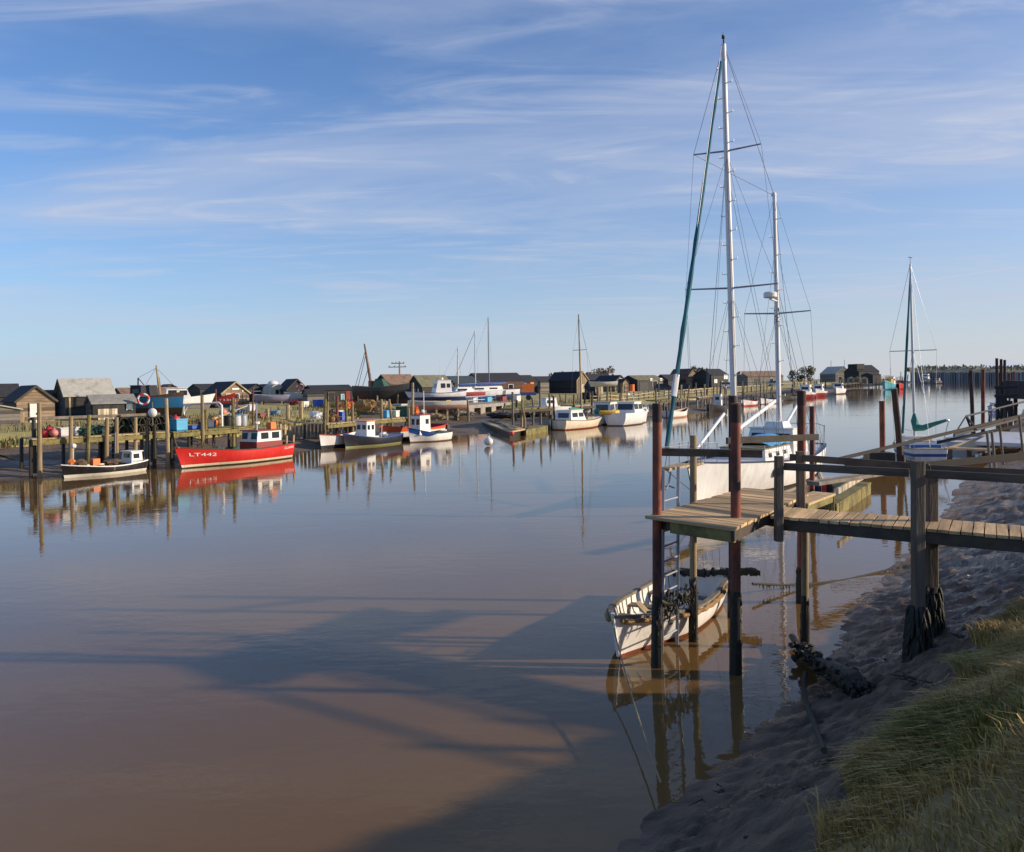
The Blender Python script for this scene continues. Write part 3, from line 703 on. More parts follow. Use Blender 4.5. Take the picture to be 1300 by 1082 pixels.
# steel piles
def pile(x, y, top, r, m, bot=-1.2, weed=False, nm='pile', lean=(0, 0)):
    b = MB(); b.tube([(x, y, bot), (x + lean[0] * .5, y + lean[1] * .5, (bot + top) / 2), (x + lean[0], y + lean[1], top)], r, 14)
    o = b.build(nm, m, J, True)
    if weed:
        wet = MB(); zt = weed
        wet.tube([(x, y, bot), (x, y, zt * .6), (x + lean[0] * .2, y, zt)], [r * 1.35, r * 1.25, r * 1.04], 12, wob=.10)
        for _ in range(70):
            a = rnd.uniform(0, 6.28); zz_ = rnd.uniform(.05, zt); d = r * rnd.uniform(1.0, 1.35)
            wet.ball((x + math.cos(a) * d * .8, y + math.sin(a) * d * .8, zz_), rnd.uniform(.012, .03), (1, 1, 2.2), 5, 4, jit=.35)
        wet.build('weed', 'weed', o)
    return o
pile(2.33, 13.28, 4.23, .075, 'rust', weed=1.15)
pile(3.51, 12.98, 4.24, .079, 'rust', weed=1.3)
pile(4.27, 16.0, 4.28, .08, 'rust_dark', weed=.8)
pile(5.95, 17.0, 4.36, .085, 'rust', weed=.7)
for x, y, r, t_ in ((2.33, 13.28, .078, 4.23), (3.51, 12.98, .082, 4.24), (5.95, 17.0, .088, 4.36)):
    b = MB(); b.tube([(x, y, t_ - .02), (x, y, t_ - .30)], r, 14); b.build('pile_collar', 'rust_dark', J, True)
pile(3.19, 14.55, 3.62, .062, 'pile_wood', weed=1.1, nm='timber_pile')
pile(5.03, 14.2, 2.32, .062, 'pile_wood', weed=.9, nm='timber_pile')
def sqpost(x, y, top, bot, s, m='post_wood', weed=None):
    b = MB(); b.beam((x + rnd.uniform(-.02, .02), y, bot), (x, y, top), s, s); b.beam((x - s * .5, y - s * .5 - .004, top - .28), (x - s * .5 + .02, y - s * .5 - .004, top - .28), .02, .02); o = b.build('post', m, J)
    if weed:
        wb = MB()
        for zz_, k in ((bot, 1.0), ):
            wb.tube([(x, y, bot - .2), (x, y, bot + weed * .35), (x, y, bot + weed * .7), (x, y, bot + weed)], [s * 1.15, s * 1.02, s * .8, s * .62], 12, wob=.14)
        for _ in range(170):
            a = rnd.uniform(0, 6.28); k = rnd.random(); d = s * (.72 + .5 * (1 - k)); zt = bot + weed * k
            p0 = Vector((x + math.cos(a) * d, y + math.sin(a) * d, zt)); p1 = p0 + Vector((math.cos(a) * .05, math.sin(a) * .05, -rnd.uniform(.1, .28)))
            wb.tube([p0, (p0 + p1) / 2 + Vector((0, 0, .01)), p1], [.02, .026, .008], 4)
        wb.build('weed', 'weed', o)
sqpost(4.19, 12.98, 3.41, 2.08, .125)
sqpost(4.98, 14.3, 3.36, 2.1, .125)
sqpost(5.79, 11.8, 3.46, .35, .155, 'post_wood', 1.05)
sqpost(6.42, 12.66, 3.16, .25, .155, 'post_wood', 1.2)
sqpost(9.3, 9.75, 3.45, 1.2, .155); sqpost(9.9, 10.6, 3.3, 1.2, .155)
def rail(p0, p1, w_=.05, h=.115, m='rail_wood', nm='handrail'):
    b = MB(); b.beam(p0, p1, w_, h); b.build(nm, m, J)
rail((4.16, 13.09, 3.245), (5.72, 11.93, 3.275)); rail((5.74, 11.925, 3.275), (10.6, 9.05, 3.27))
rail((4.85, 14.42, 3.25), (6.45, 12.78, 3.255)); rail((6.47, 12.775, 3.24), (11.0, 10.1, 3.25))
rail((2.40, 13.37, 3.44), (3.98, 13.16, 3.43), .06, .125)
rail((4.12, 15.86, 3.42), (6.22, 16.82, 3.42), .06, .125, 'dark_wood')
# boarding ladder on the jetty face
b = MB(); l0, l1 = Vector((2.50, 13.66, 0)), Vector((2.84, 14.12, 0))
for l in (l0, l1): b.beam(l + Vector((0, 0, 3.12)), l + Vector((-.03, -.04, .1)), .045, .075)
o = b.build('ladder', 'galv', J)
b = MB()
for k in range(10): z = .35 + k * .25; b.tube([l0 + Vector((-.02, -.03, z)), l1 + Vector((-.02, -.03, z))], .016, 6)
b.build('rung', 'galv', o)
# weed hanging between piles over the boat
b = MB()
for _ in range(120):
    a = rnd.random(); p = Vector((2.45, 13.5, 0)).lerp(Vector((3.12, 14.3, 0)), a) + Vector((rnd.gauss(0, .05), rnd.gauss(0, .05), rnd.uniform(.75, 1.1)))
    if rnd.random() < .3: b.ball(p, rnd.uniform(.012, .035), (1, 1, rnd.uniform(1, 2.5)), 6, 5, jit=.4)
    else:
        k = Vector((rnd.gauss(0, .04), rnd.gauss(0, .04), -rnd.uniform(.04, .34) * rnd.random())); b.tube([p, p + k * .5 + Vector((rnd.gauss(0, .015), rnd.gauss(0, .015), 0)), p + k], [.009, .012, .003], 5)
b.tube(sag((2.40, 13.4, 1.02), (3.2, 14.45, 1.08), .18), .035, 6, wob=.4)
b.build('weed_rope', 'weed', J)

# ------------------------------------------------------------------ white rowing boat under the jetty
bw = Vector((1.80, 13.72, 0)); st = Vector((3.95, 17.2, 0)); d = bw - st; ln = d.length
t, h = boat('rowing_boat', 'old white open clinker boat with rope fender moored under the jetty platform', 'rowing boat', (bw + st) / 2, math.atan2(d.y, d.x), 1.52, (.60, .50, .74), [(0, (.22, .05, .04)), (.05, (.80, .77, .72))], L=ln, rail='grey_wood', floor=.10, inner='white_paint', draft=.25, tw=.72, rake=.26, sharp=2.6, railw=.075)
b = MB(); us = [.12 + .86 * i / 30 for i in range(31)]
for side in (1, -1):
    pts = [h.pt(u, 1, side) + Vector((0, side * .045, -.07 + .012 * math.sin(i * 2.1))) for i, u in enumerate(us)]
    b.tube(pts, .042, 8, wob=.14)
b.build('rope_fender', 'rope_fender', t, True)
for u, dz in ((.28, -.16), (.52, -.17), (.74, -.2)):
    p = h.pt(u, 1, 1, .06); b = MB(); b.box((p.x, 0, p.z + dz), (.22, p.y * 2 - .02, .03)); b.build('thwart', 'grey_wood', t)
b = MB()
for k in range(13):
    u = .1 + .066 * k
    for side in (1, -1): b.tube([h.pt(u, v, side, .055, .105) for v in (.3, .5, .7, .85, 1)], .014, 5)
b.build('rib', 'grey_wood', t)
b = MB()
for a, c in (((1.05, -.25, .33), (.55, .3, .42)), ((.95, .05, .2), (.75, .25, .62)), ((.7, .15, .2), (.62, -.3, .55)), ((1.25, -.1, .36), (1.0, .32, .5)), ((.2, -.4, .2), (.9, -.1, .3))): b.beam(a, c, .16, .025)
b.build('loose_board', 'tan_wood', t)
b = MB(); b.box((.95, .2, .33), (.3, .35, .3), .3); b.ball((.6, -.1, .22), .16, (1.3, 1, .7), 8, 6, jit=.2); b.build('bundle', 'black', t)
b = MB(); q = [h.pt(1, v, 1) for v in (.3, .5, .7, .85, 1)]; q = [Vector((p.x + .01, 0, p.z)) for p in q]; b.tube(q + [q[-1] + Vector((.01, 0, .06))], .03, 6); b.build('stem_post', 'white_paint', t)
tag(MB().tube(sag(Vector((1.62, 13.42, .70)), Vector((1.62, 9.0, .25)), .12, 14), .011, 6).build('mooring_rope', 'rope', None, True, loc=(1.6, 11.5, .3)), 'thin pale mooring rope running from the white rowing boat bow to the near mud', 'rope')
# old weedy spar lying beside the boat's stern
b = MB(); b.tube([(3.35, 17.3, .55), (4.1, 17.0, .62), (4.85, 16.7, .72), (5.0, 16.65, .70)], [.04, .05, .06, .03], 8, wob=.4)
for _ in range(90): 
    a = rnd.random(); p = Vector((3.35, 17.3, .55)).lerp(Vector((4.95, 16.67, .7)), a) + Vector((rnd.gauss(0, .03), rnd.gauss(0, .03), rnd.gauss(0, .02))); b.ball(p, rnd.uniform(.02, .06), (1, 1, 1.3), 6, 5, jit=.4)
tag(b.build('driftwood_spar', 'weed', None, True, loc=(4.1, 17, .6)), 'weed hung dark spar lying across the stern of the white rowing boat', 'spar')

# ------------------------------------------------------------------ mud bank clutter
def bank_z(x, y):
    """height of the near bank at a point (from the lofted rows)"""
    best = None
    for i in range(0, len(rw), 2):
        dd = abs((rw[i].x - x) * .55 + (rw[i].y - y) * .83)
        if best is None or dd < best[0]: best = (dd, i)
    i = best[1]; wv = re_[i] - rw[i]; wv.z = 0
    t_ = ((x - rw[i].x) * wv.x + (y - rw[i].y) * wv.y) / wv.length_squared
    if t_ < 0: return 0
    return 1.5 * min(t_, 1) ** 1.25 if t_ <= 1 else 1.5 + (t_ - 1) * 1.2
def onbank(px, py):
    z = 0.0
    for _ in range(12): p = G(px, py, z); z = .5 * z + .5 * bank_z(p.x, p.y)
    return G(px, py, z)
b = MB()
p = [onbank(*q) for q in ((1005, 818), (1018, 838), (1033, 856), (1058, 872), (1085, 888), (1102, 893))]
p[0].z += .14; p[1].z += .14; p[2].z += .18; p[3].z += .21; p[4].z += .19; p[5].z += .10
b.tube(p, [.05, .05, .10, .14, .17, .06], 10, wob=.22)
for _ in range(420):
    k = rnd.random() * 4; i = int(k); c = p[i + 1].lerp(p[min(i + 2, 5)], k - i) if i < 4 else p[5]
    q = c + Vector((rnd.gauss(0, .08), rnd.gauss(0, .08), rnd.uniform(-.06, .12))); b.ball(q, rnd.uniform(.02, .06), (1, 1, .9), 6, 5, jit=.45)
tag(b.build('weedy_log', 'weed', None, True, loc=tuple(p[3])), 'black weed covered log lying on the near mud at the water edge', 'log')
b = MB(); q = [onbank(*c) for c in ((1023, 862), (1020, 880), (1024, 905), (1033, 930), (1041, 950), (1046, 966))]
for v in q: v.z += .10
b.tube(q, .034, 7, wob=.25); tag(b.build('weedy_rope', 'old_rope', None, True, loc=tuple(q[3])), 'dark weedy rope lying down the near mud from the black log to the turf edge', 'rope')
b = MB(); q = [onbank(*c) for c in ((1092, 884), (1120, 872), (1150, 859), (1180, 846), (1205, 839))]
for v in q: v.z += .11
b.tube(q, .028, 7); tag(b.build('mooring_line', 'rope', None, True, loc=tuple(q[2])), 'brown mooring line running from the black log up to the turf bank', 'rope')
b = MB(); q = [onbank(*c) for c in ((1183, 838), (1210, 846), (1240, 856), (1270, 862), (1292, 868), (1330, 880))]
for i, v in enumerate(q): v.z += .30
b.tube(q, .022, 8); tag(b.build('pipe', 'grey_wood', None, True, loc=tuple(q[2])), 'pale grey pole lying in the grass of the near bank', 'pole')
q0, q1 = D(955, 747, 17.5), onbank(1162, 716); q1.z += .1
b = MB(); pts = sag(q0 + Vector((0, 0, .1)), q1, .22, 20); b.tube(pts, .024, 7, wob=.3)
for _ in range(110):
    k = rnd.random() * 20; i = min(int(k), 19); c = pts[i].lerp(pts[i + 1], k - i); b.tube([c, c + Vector((rnd.uniform(-.03, .03), 0, -rnd.uniform(.03, .12)))], [.016, .005], 4)
tag(b.build('slack_rope', 'old_rope', None, True, loc=tuple(q1)), 'slack weedy rope hanging low over the water behind the walkway posts', 'rope')
for i, (px, py) in enumerate(((1000, 868), (1075, 868), (1090, 838), (1110, 850))):
    pass
# stones and torn weed on the near mud
rs = random.Random(21); vb = MB()
for _ in range(70):
    i = rs.randint(sum(NS[:2]), sum(NS[:8])); t_ = rs.random() ** .8 * .95 + .02; p = rw[i].lerp(re_[i], t_); z = 1.4 * t_ ** 1.25 + mud_h(p) - .05
    if rs.random() < .6: vb.ball((p.x, p.y, z + .01), rs.uniform(.008, .028), (1.2, 1, .5), 6, 5, jit=.3, mi=0)
    else:
        for k in range(rs.randint(3, 6)): q = Vector((p.x + rs.gauss(0, .05), p.y + rs.gauss(0, .05), z + .012)); vb.tube([q, q + Vector((rs.gauss(0, .05), rs.gauss(0, .05), .004)), q + Vector((rs.gauss(0, .08), rs.gauss(0, .08), -.01))], [.006, .010, .004], 5, 1)
o = vb.build('stones_and_weed', ['wet_wood', 'weed']); tag(o, 'small dark stones and scraps of weed scattered over the near mud', 'debris', kind='stuff')
# ------------------------------------------------------------------ white ketch beyond the jetty
kb, ks = Vector((6.6, 29.6, 0)), Vector((14.25, 41.0, 0)); kd = kb - ks; kl = kd.length; krz = math.atan2(kd.y, kd.x)
K, kh = boat('ketch', 'big white two masted ketch with furled teal headsail moored beyond the foreground jetty', 'sailing yacht', (kb + ks) / 2, krz, 3.7, (1.35, 1.15, 1.55), [(0, (.03, .05, .07)), (.10, (.86, .85, .82))], amt=.02, L=kl, rail='navy', deck=('grey_plastic', -.05), draft=.6, tw=.62, rake=.9, trake=.5, full=.40, sharp=2.1, railw=.12)
def kx(p):
    v = Vector((p[0], p[1], 0)) - (kb + ks) / 2; u = kd.normalized(); return v.dot(u)
def kz(px, py, off=0.0):
    """point on the ketch's centre plane at a photograph position -> boat coordinates"""
    c = (kb + ks) / 2; u = kd.normalized(); k = (px - 650) / F
    t = (c.x - k * c.y) / (k * u.y - u.x); Y = c.y + u.y * t
    return Vector((t, off, H - (py - HY) / F * Y))
mf, mt = kz(934, 590), kz(918.5, 58); mf.z = 1.1; mt.y = .0
MM = mast(K, mf, mt, .135, .095, steps=26, n=12); 
zf, zt = kz(990, 585), kz(983, 248); zf.z = 1.2
MZ = mast(K, zf, zt, .12, .085, steps=13, n=12)
def onm(f, t, z): k = (z - f.z) / (t.z - f.z); return f.lerp(t, k)
def spread(f, t, z, half, up=.06, name='spreader'):
    c = onm(f, t, z); L_ = c + Vector((0, half, up)); R_ = c + Vector((0, -half, up))
    b = MB(); b.tube([L_, c], [.028, .04], 8); b.tube([c, R_], [.04, .028], 8); b.build(name, 'galv', K, True); return L_, R_
s2 = spread(mf, mt, 13.35, 1.35); s1 = spread(mf, mt, 8.05, 1.85); s3 = spread(zf, zt, 7.5, 1.5)
hbm = 1.7; ch = lambda x, s, z=1.3: Vector((x, s * hbm, z))
sh_ = []
for i, s in enumerate((1, -1)):
    for segs in ([mt, s2[i], s1[i], ch(mf.x, s)], [onm(mf, mt, 13.2), s1[i] + Vector((.08, 0, 0)), ch(mf.x + .3, s)], [onm(mf, mt, 8.0), ch(mf.x + .9, s)], [onm(mf, mt, 8.0), ch(mf.x - .9, s)], [onm(mf, mt, 13.3), ch(mf.x - 1.4, s)],
                 [zt, s3[i], ch(zf.x, s)], [onm(zf, zt, 7.4), ch(zf.x + .8, s)], [onm(zf, zt, 7.4), ch(zf.x - .8, s)], [onm(zf, zt, 10.6), ch(zf.x - 1.2, s)]):
        for a, c in zip(segs, segs[1:]):
            pass
        tubes(K, 'shroud', 'wire', [segs], .0065, 5)
tubes(K, 'triatic_stay', 'wire', [[mt + Vector((-.1, 0, -.1)), zt]], .010, 5)
tubes(K, 'backstay', 'wire', [[mt, s2[1], zt]], .010, 5)
tubes(K, 'inner_forestay', 'wire', [[onm(mf, mt, 13.3), Vector((kl / 2 - .6, 0, 1.6))]], .010, 5)
tubes(K, 'halyard', 'wire', [[mt + Vector((.2, .05, -.4)), Vector((mf.x + .25, .12, 1.5))], [onm(mf, mt, 13) + Vector((.18, .1, 0)), Vector((mf.x + .2, .2, 1.5))], [zt + Vector((.1, 0, -.3)), Vector((zf.x + .35, .1, 1.6))], [zt, Vector((-kl / 2 + .2, 0, 1.6))], [onm(zf, zt, 9), Vector((-kl / 2 + .5, .8, 1.6))]], .010, 5)
tubes(K, 'topping_lift', 'wire', [[onm(mf, mt, 12.5), kz(983, 509)], [onm(mf, mt, 8.0), kz(919, 527)], [onm(zf, zt, 9.0), kz(1011, 514)]], .008, 5)
# furled headsail on the bowsprit
bs = kz(844, 562); bs.z = 1.75; top = mt + Vector((.25, 0, -.75))
b = MB(); n = 22; pts = [bs.lerp(top, (i + .6) / (n + .6)) for i in range(n + 1)]
b.tube(pts, [.075 + .03 * math.sin(math.pi * i / n) * (1 - i / n) + .012 * math.sin(i * 2.4) - .03 * i / n for i in range(n + 1)], 8, wob=.08); fs = b.build('furled_headsail', 'teal_cloth', K, True)
b = MB(); c0 = bs.lerp(top, .14); b.tube([c0, bs.lerp(top, .16), bs.lerp(top, .19)], [.10, .105, .09], 8, wob=.2); b.build('sail_tack', 'white_gel', fs, True)
tubes(K, 'forestay', 'wire', [[bs - Vector((0, 0, .3)), top + Vector((0, 0, .6))]], .012, 5)
b = MB(); bx = kl / 2 + .85
b.slab([(kl/2 - .2, -.34, 0), (bs.x + .1, -.2, 0), (bs.x + .1, .2, 0), (kl/2 - .2, .34, 0)], 1.42, 1.50); b.build('bowsprit_platform', 'tan_wood', K)
b = MB()
for s in (1, -1):
    rp = [(kl/2 - .6, s * .55, 2.15), (kl/2 + .6, s * .4, 2.2), (bs.x + .1, s * .2, 2.2)]
    b.tube(rp, .016, 6)
    for q in rp: b.tube([q, (q[0], q[1], 1.45)], .016, 6)
b.tube([(bs.x + .1, -.2, 2.2), (bs.x + .35, 0, 2.2), (bs.x + .1, .2, 2.2)], .016, 6); b.build('pulpit', 'galv', K, True)
b = MB(); b.tube([(bs.x - .25, .1, 1.35), (bs.x - .1, .1, 1.0), (bs.x + .15, .1, .8)], .03, 6); b.tube([(bs.x - .05, -.15, .85), (bs.x - .1, .1, .9), (bs.x - .05, .35, .85)], .03, 6); b.build('anchor', 'galv', K, True)
tubes(K, 'bobstay', 'wire', [[(bs.x - .1, 0, 1.42), (kl / 2 + .15, 0, .35)]], .014, 5)
# booms
for nm, a, c, r in (('staysail_boom', kz(882, 576), kz(919, 527), .06), ('main_boom', kz(938, 545), kz(983, 509), .085), ('mizzen_boom', kz(992, 547), kz(1011, 514), .07)):
    tubes(K, nm, 'mast_white', [[a, c]], r, 10)
b = MB(); p = kz(938, 560); b.ball(p, .22, (.7, .7, 1.6), 8, 7, jit=.15); b.build('sail_bag', 'green_cloth', K, True)
b = MB(); p = kz(978, 374); b.tube([p - Vector((0, 0, .13)), p - Vector((0, 0, .1)), p + Vector((0, 0, .08)), p + Vector((0, 0, .13))], [.26, .30, .30, .24], 16); b.beam(p + Vector((.0, 0, -.18)), onm(zf, zt, p.z - .2), .1, .06); b.build('radome', 'white_gel', K, True)
b = MB(); p = onm(zf, zt, 7.6)
for _ in range(14): b.tube([p + Vector((rnd.uniform(-.15, .15), rnd.uniform(-.15, .15), rnd.uniform(-.6, .6))), p + Vector((rnd.uniform(-.12, .12), rnd.uniform(-.12, .12), rnd.uniform(-.6, .7)))], .02, 5)
b.build('rope_coil', 'old_rope', K)
b = MB(); b.tube([mt, mt + Vector((0, 0, .18))], .03, 6); b.tube([mt + Vector((0, 0, .15)), mt + Vector((.05, 0, .45))], .012, 5); b.tube([mt + Vector((0, 0, .02)), mt + Vector((.28, .1, .05))], .02, 5); b.ball(mt + Vector((.3, .1, .14)), .07, n=8, m=6); b.ball(mt + Vector((.05, 0, .3)), .05, (2, 1, 1), 8, 6)
b.build('masthead_gear', 'black', MM)
b = MB(); b.ball(zt + Vector((-.1, -.05, .08)), .12, n=10, m=7); b.build('masthead_light', 'white_gel', MZ, True)
# coachroof, wheelhouse and deck gear
cr = cabin(K, zf.x + 1.7, mf.x - .5, 2.1, 1.12, .50, 'white_gel', 'felt_green', [(sd_, mf.x - 1.3 - 1.05 * q_, 1.38, .42, .17) for sd_ in 'SP' for q_ in range(3)], .88, .3, .02, 'coachroof')
wx0, wx1 = zf.x - 1.2, zf.x + 1.7
wh = cabin(K, wx0, wx1, 2.2, 1.12, 1.15, 'white_gel', 'white_gel', [('S', wx1 - .75, 1.85, .6, .42), ('S', wx1 - 1.7, 1.85, .6, .42), ('F', -.5, 1.88, .7, .4), ('F', .5, 1.88, .7, .4)], .86, .35, .05)
b = MB(); x0, x1 = zf.x + 1.9, zf.x + 4.6
b.grid([[(x0 + (x1 - x0) * i / 8, y, 1.72 + .38 * (1 - (y / 1.05) ** 2) * (1 - .5 * (i / 8)) + .03 * math.sin(i * 1.7 + y * 3)) for y in (-1.0, -.7, -.35, 0, .35, .7, 1.0)] for i in range(9)])
b.build('blue_tarpaulin', 'blue_cover', K, True)
b = MB(); b.box((x0 - 1.2, .1, 2.46), (1.3, .9, .26), taper=.8); b.build('upturned_dinghy', 'white_gel', K)
for s in (1, -1):
    b = MB(); us = [.06 + .11 * i for i in range(9)]; ps = [kh.pt(u, 1, s, .08) for u in us]
    for p in ps: b.tube([p, p + Vector((0, 0, .62))], .014, 5)
    for zz_ in (.34, .6): b.tube([p + Vector((0, 0, zz_)) for p in ps], .007, 5)
    b.build('guard_rail', 'galv', K)
    for u in (.32, .5, .66):
        p = kh.at(u, .82, s, .02); b = MB(); b.ring(p, .17, .04, (0, 1, 0)); b.build('porthole_rim', 'tan_wood', K)
        b = MB(); b.tube([p + Vector((0, s * .03, 0)), p - Vector((0, s * .04, 0))], .15, 14); b.build('porthole', 'glass', K)
b = MB()
for k in range(4): p = kh.pt(.03, 1, (-1) ** k, .1) + Vector((-.05 * k, 0, 0)); b.tube([p, p + Vector((-.1, 0, .95))], .018, 6)
b.tube([kh.pt(.03, 1, 1, .1) + Vector((-.1, 0, .9)), kh.pt(0, 1, 1, .1) + Vector((-.3, -.3, .95)), kh.pt(0, 1, -1, .1) + Vector((-.3, .3, .95)), kh.pt(.03, 1, -1, .1) + Vector((-.1, 0, .9))], .018, 6); b.build('pushpit', 'galv', K, True)
b = MB(); p = kh.pt(0, 1, -1, .1) + Vector((-.2, .35, .6)); b.box(p, (.1, .3, .6), taper=.8); b.build('wind_vane', 'black', K)
for i in range(4): p = kh.pt(.14 + .05 * i, 1, -1, .0) + Vector((0, -.12, -.55)); b = MB(); b.ball(p, .13, (1, 1, 2.1), 8, 7); b.build('fender', 'white_gel', K, True)
for u0, u1, z1 in ((.80, .70, .15), (.80, .66, .1), (.83, .95, .3), (.60, .72, .75)):
    q0_ = kh.pt(u0, 1, -1); tubes(K, 'mooring_rope', 'old_rope', [[q0_ + Vector((0, -.03, 0)), kh.at(u1, z1, -1, .03)]], .016, 5)
for u in (.18, .25, .33): b = MB(); b.ring(kh.at(u, .55, -1, .08), .22, .08, (0, 1, .1), 14); b.build('tyre_fender', 'rubber', K, True)
# mooring lines to the jetty
for i, (a, c, lb) in enumerate(((Vector((7.1, 29.6, 1.5)), Vector((4.35, 16.05, 3.0)), 'black mooring warp from the ketch bow to the dark steel pile'), )):
    pass

# ------------------------------------------------------------------ floating pontoon and clutter beyond the walkway
po = thing('pontoon', 'low timber pontoon floating between the ketch stern and the walkway, loaded with jerrycans', 'pontoon', (9.4, 25.5, 0), world=True)
a0, a1 = G(1062, 640, .45), G(1106, 612, .45); 
def strip(a, c, wdt, z0, z1, name, m, parent, nb=0, side=-1):
    d = (c - a); d.z = 0; ln = d.length; d.normalize(); nn = Vector((-d.y, d.x, 0)) * (-side)
    b = MB()
    if nb:
        for i in range(nb):
            p = a + d * (ln * (i + .03) / nb); q = a + d * (ln * (i + .95) / nb); b.slab([p, q, q + nn * wdt, p + nn * wdt] if side < 0 else [p, p + nn * wdt, q + nn * wdt, q], z0, z1)
    else: b.slab([a, c, c + nn * wdt, a + nn * wdt] if side < 0 else [a, a + nn * wdt, c + nn * wdt, c], z0, z1)
    return b.build(name, m, parent)
strip(a0, a1, 2.0, .36, .44, 'decking', 'green_wood', po, 22); strip(a0 + Vector((.02, .02, 0)), a1 - Vector((.02, .02, 0)), 1.94, -.15, .355, 'float', 'green_wood', po)
b = MB(); b.beam(a0 + Vector((0, -.06, .42)), a1 + Vector((0, -.06, .42)), .08, .2); b.build('kerb_board', 'pale_board', po)
for i, (px, m_, lb) in enumerate(((1030, 'buoy_red', 'small red jerrycan on the pontoon next to the rusty pile'), (1037, 'navy', 'dark blue jerrycan standing between two red ones on the pontoon'), (1046, 'buoy_red', 'bright red jerrycan beside the black bucket on the pontoon'), (1053, 'black', 'black bucket standing right of the red and blue jerrycans'))):
    p = G(px, 629.5, .45); t = thing('jerrycan' if i < 3 else 'bucket', lb, 'fuel can' if i < 3 else 'bucket', p, rnd.uniform(-.4, .4)); 
    b = MB()
    if i < 3:
        b.box((0, 0, .2), (.17, .30, .38), taper=.92); b.build('body', m_, t); b = MB(); b.tube([(0, -.1, .38), (0, -.08, .44), (0, .06, .44), (0, .08, .38)], .015, 6); b.build('handle', m_, t); b = MB(); b.tube([(0, .12, .38), (0, .13, .43)], .03, 8); b.build('cap', 'black', t)
    else:
        b.tube([(0, 0, 0), (0, 0, .42)], [.13, .18], 12); b.build('body', m_, t); b = MB(); b.tube([(0, -.18, .42), (0, -.12, .55), (0, .12, .55), (0, .18, .42)], .012, 6); b.build('handle', 'galv', t)
st_ = strip(G(1006, 636, .5), G(1062, 640, .45), 1.6, .30, .44, 'quay_strip', 'green_wood', po, 10)
# sloping gangplank
tag(MB().beam(D(1032, 614, 21.5), D(1120, 601, 24.5), .35, .10).beam(D(1032, 611, 21.7), D(1120, 598, 24.7), .05, .05).build('gangplank', 'grey_wood', None, False, loc=tuple(D(1075, 608, 23))), 'grey gangplank resting above the pontoon beyond the walkway rail', 'gangplank')

# ------------------------------------------------------------------ second jetty (behind), its rails and pontoon
J2 = thing('jetty', 'second timber jetty on the right with long sloping handrail and white floats', 'jetty', (19, 30, 0), world=True)
def J2rail(p0, p1, w_, h, m='rail_wood', nm='handrail', n=1):
    b = MB(); b.beam(p0, p1, w_, h); return b.build(nm, m, J2)
J2rail(D(1052, 586, 26), D(1330, 520, 34), .06, .11, 'pole_dark', nm='sloping_handrail')
J2rail(D(1190, 562, 33), D(1330, 533, 35), .06, .12, 'pole_dark', nm='lower_rail')
J2rail(D(1168, 592, 22), D(1330, 576, 23.5), .08, .2, 'pole_dark', 'edge_beam')
for px, yt, yb, Y in ((1256, 548, 600, 27), (1262, 548, 600, 27.5), (1272, 540, 590, 31), (1297, 528, 580, 32)):
    b = MB(); b.tube([D(px + 2, yb, Y), D(px - 3, yt, Y)], .045, 8); b.build('leg', 'grey_wood', J2)
# yacht pontoon of planks with white floats
YP = thing('pontoon', 'long plank pontoon on white plastic floats behind the small sailing yacht', 'pontoon', (25, 49, 0), world=True)
a0, a1 = G(1202, 569, .6), G(1266, 548, .62)
strip(a0, a1, 2.2, .54, .64, 'decking', 'deck_wood', YP, 40, side=1)
dd = (a1 - a0); ln = dd.length; dd.normalize(); nn = Vector((-dd.y, dd.x, 0))
for k in (.06, .40, .62, .84):
    b = MB(); p = a0 + dd * ln * k + nn * 1.0; b.box((p.x, p.y, .2), (1.5, 1.9, .66), math.atan2(dd.y, dd.x)); b.build('float', 'grey_plastic', YP)
tag(MB().slab([G(1072, 590, .5), G(1140, 590, .5), G(1150, 577, .5), G(1105, 577, .5)], .35, .5).box(tuple(G(1116, 581, .75)), (1.2, .7, .5)).build('work_raft', 'wet_wood', None, False, loc=tuple(G(1110, 585, .4))), 'brown timber raft with a dark box beside the small sailing yacht', 'raft')
# gangway with triangular end frame
GW = thing('gangway', 'dark metal gangway with triangular end frame sloping up to the right bank', 'gangway', (27, 50, 0), world=True)
g0, g1 = D(1211, 553, 50), D(1330, 522, 58)
b = MB()
for o in (0, 1.1):
    f = Vector((.5, .85, 0)) * o
    b.beam(g0 + f, g1 + f, .1, .16)
b.build('stringer', 'black', GW)
for o in (0, 1.1):
    f = Vector((.5, .85, 0)) * o; b = MB()
    t0, t1 = D(1226, 529, 51), D(1330, 503, 58); b.tube([g0 + f, t0 + f, t1 + f], .045, 6)
    for px, yb in ((1233, 547), (1240, 546)): b.tube([t0 + f, D(px, yb, 51.5) + f], .04, 6)
    for k in (.35, .6, .85): b.tube([g0.lerp(g1, k) + f, t0.lerp(t1, (k - .13) / .87) + f], .035, 6)
    b.build('side_frame', 'black', GW)
strip(g0, g1, 1.0, g0.z, g0.z + .03, 'tread', 'rail_wood', GW) if False else None
b = MB(); f = Vector((.5, .85, 0)) * .15; f2 = Vector((.5, .85, 0)) * .95; b.add([g0 + f, g1 + f, g1 + f2, g0 + f2], [(0, 1, 2, 3)]); b.add([p - Vector((0, 0, .05)) for p in (g0 + f, g1 + f, g1 + f2, g0 + f2)], [(3, 2, 1, 0)]); b.build('tread', 'rail_wood', GW)
tag(MB().slab([D(1238, 553, 46), D(1330, 549, 44), D(1345, 535, 52), D(1262, 540, 54)], .75, .95).build('landing_stage', 'grey_plastic', None, False, loc=(28, 48, .8)), 'pale concrete landing stage below the gangway at the right edge', 'landing stage')
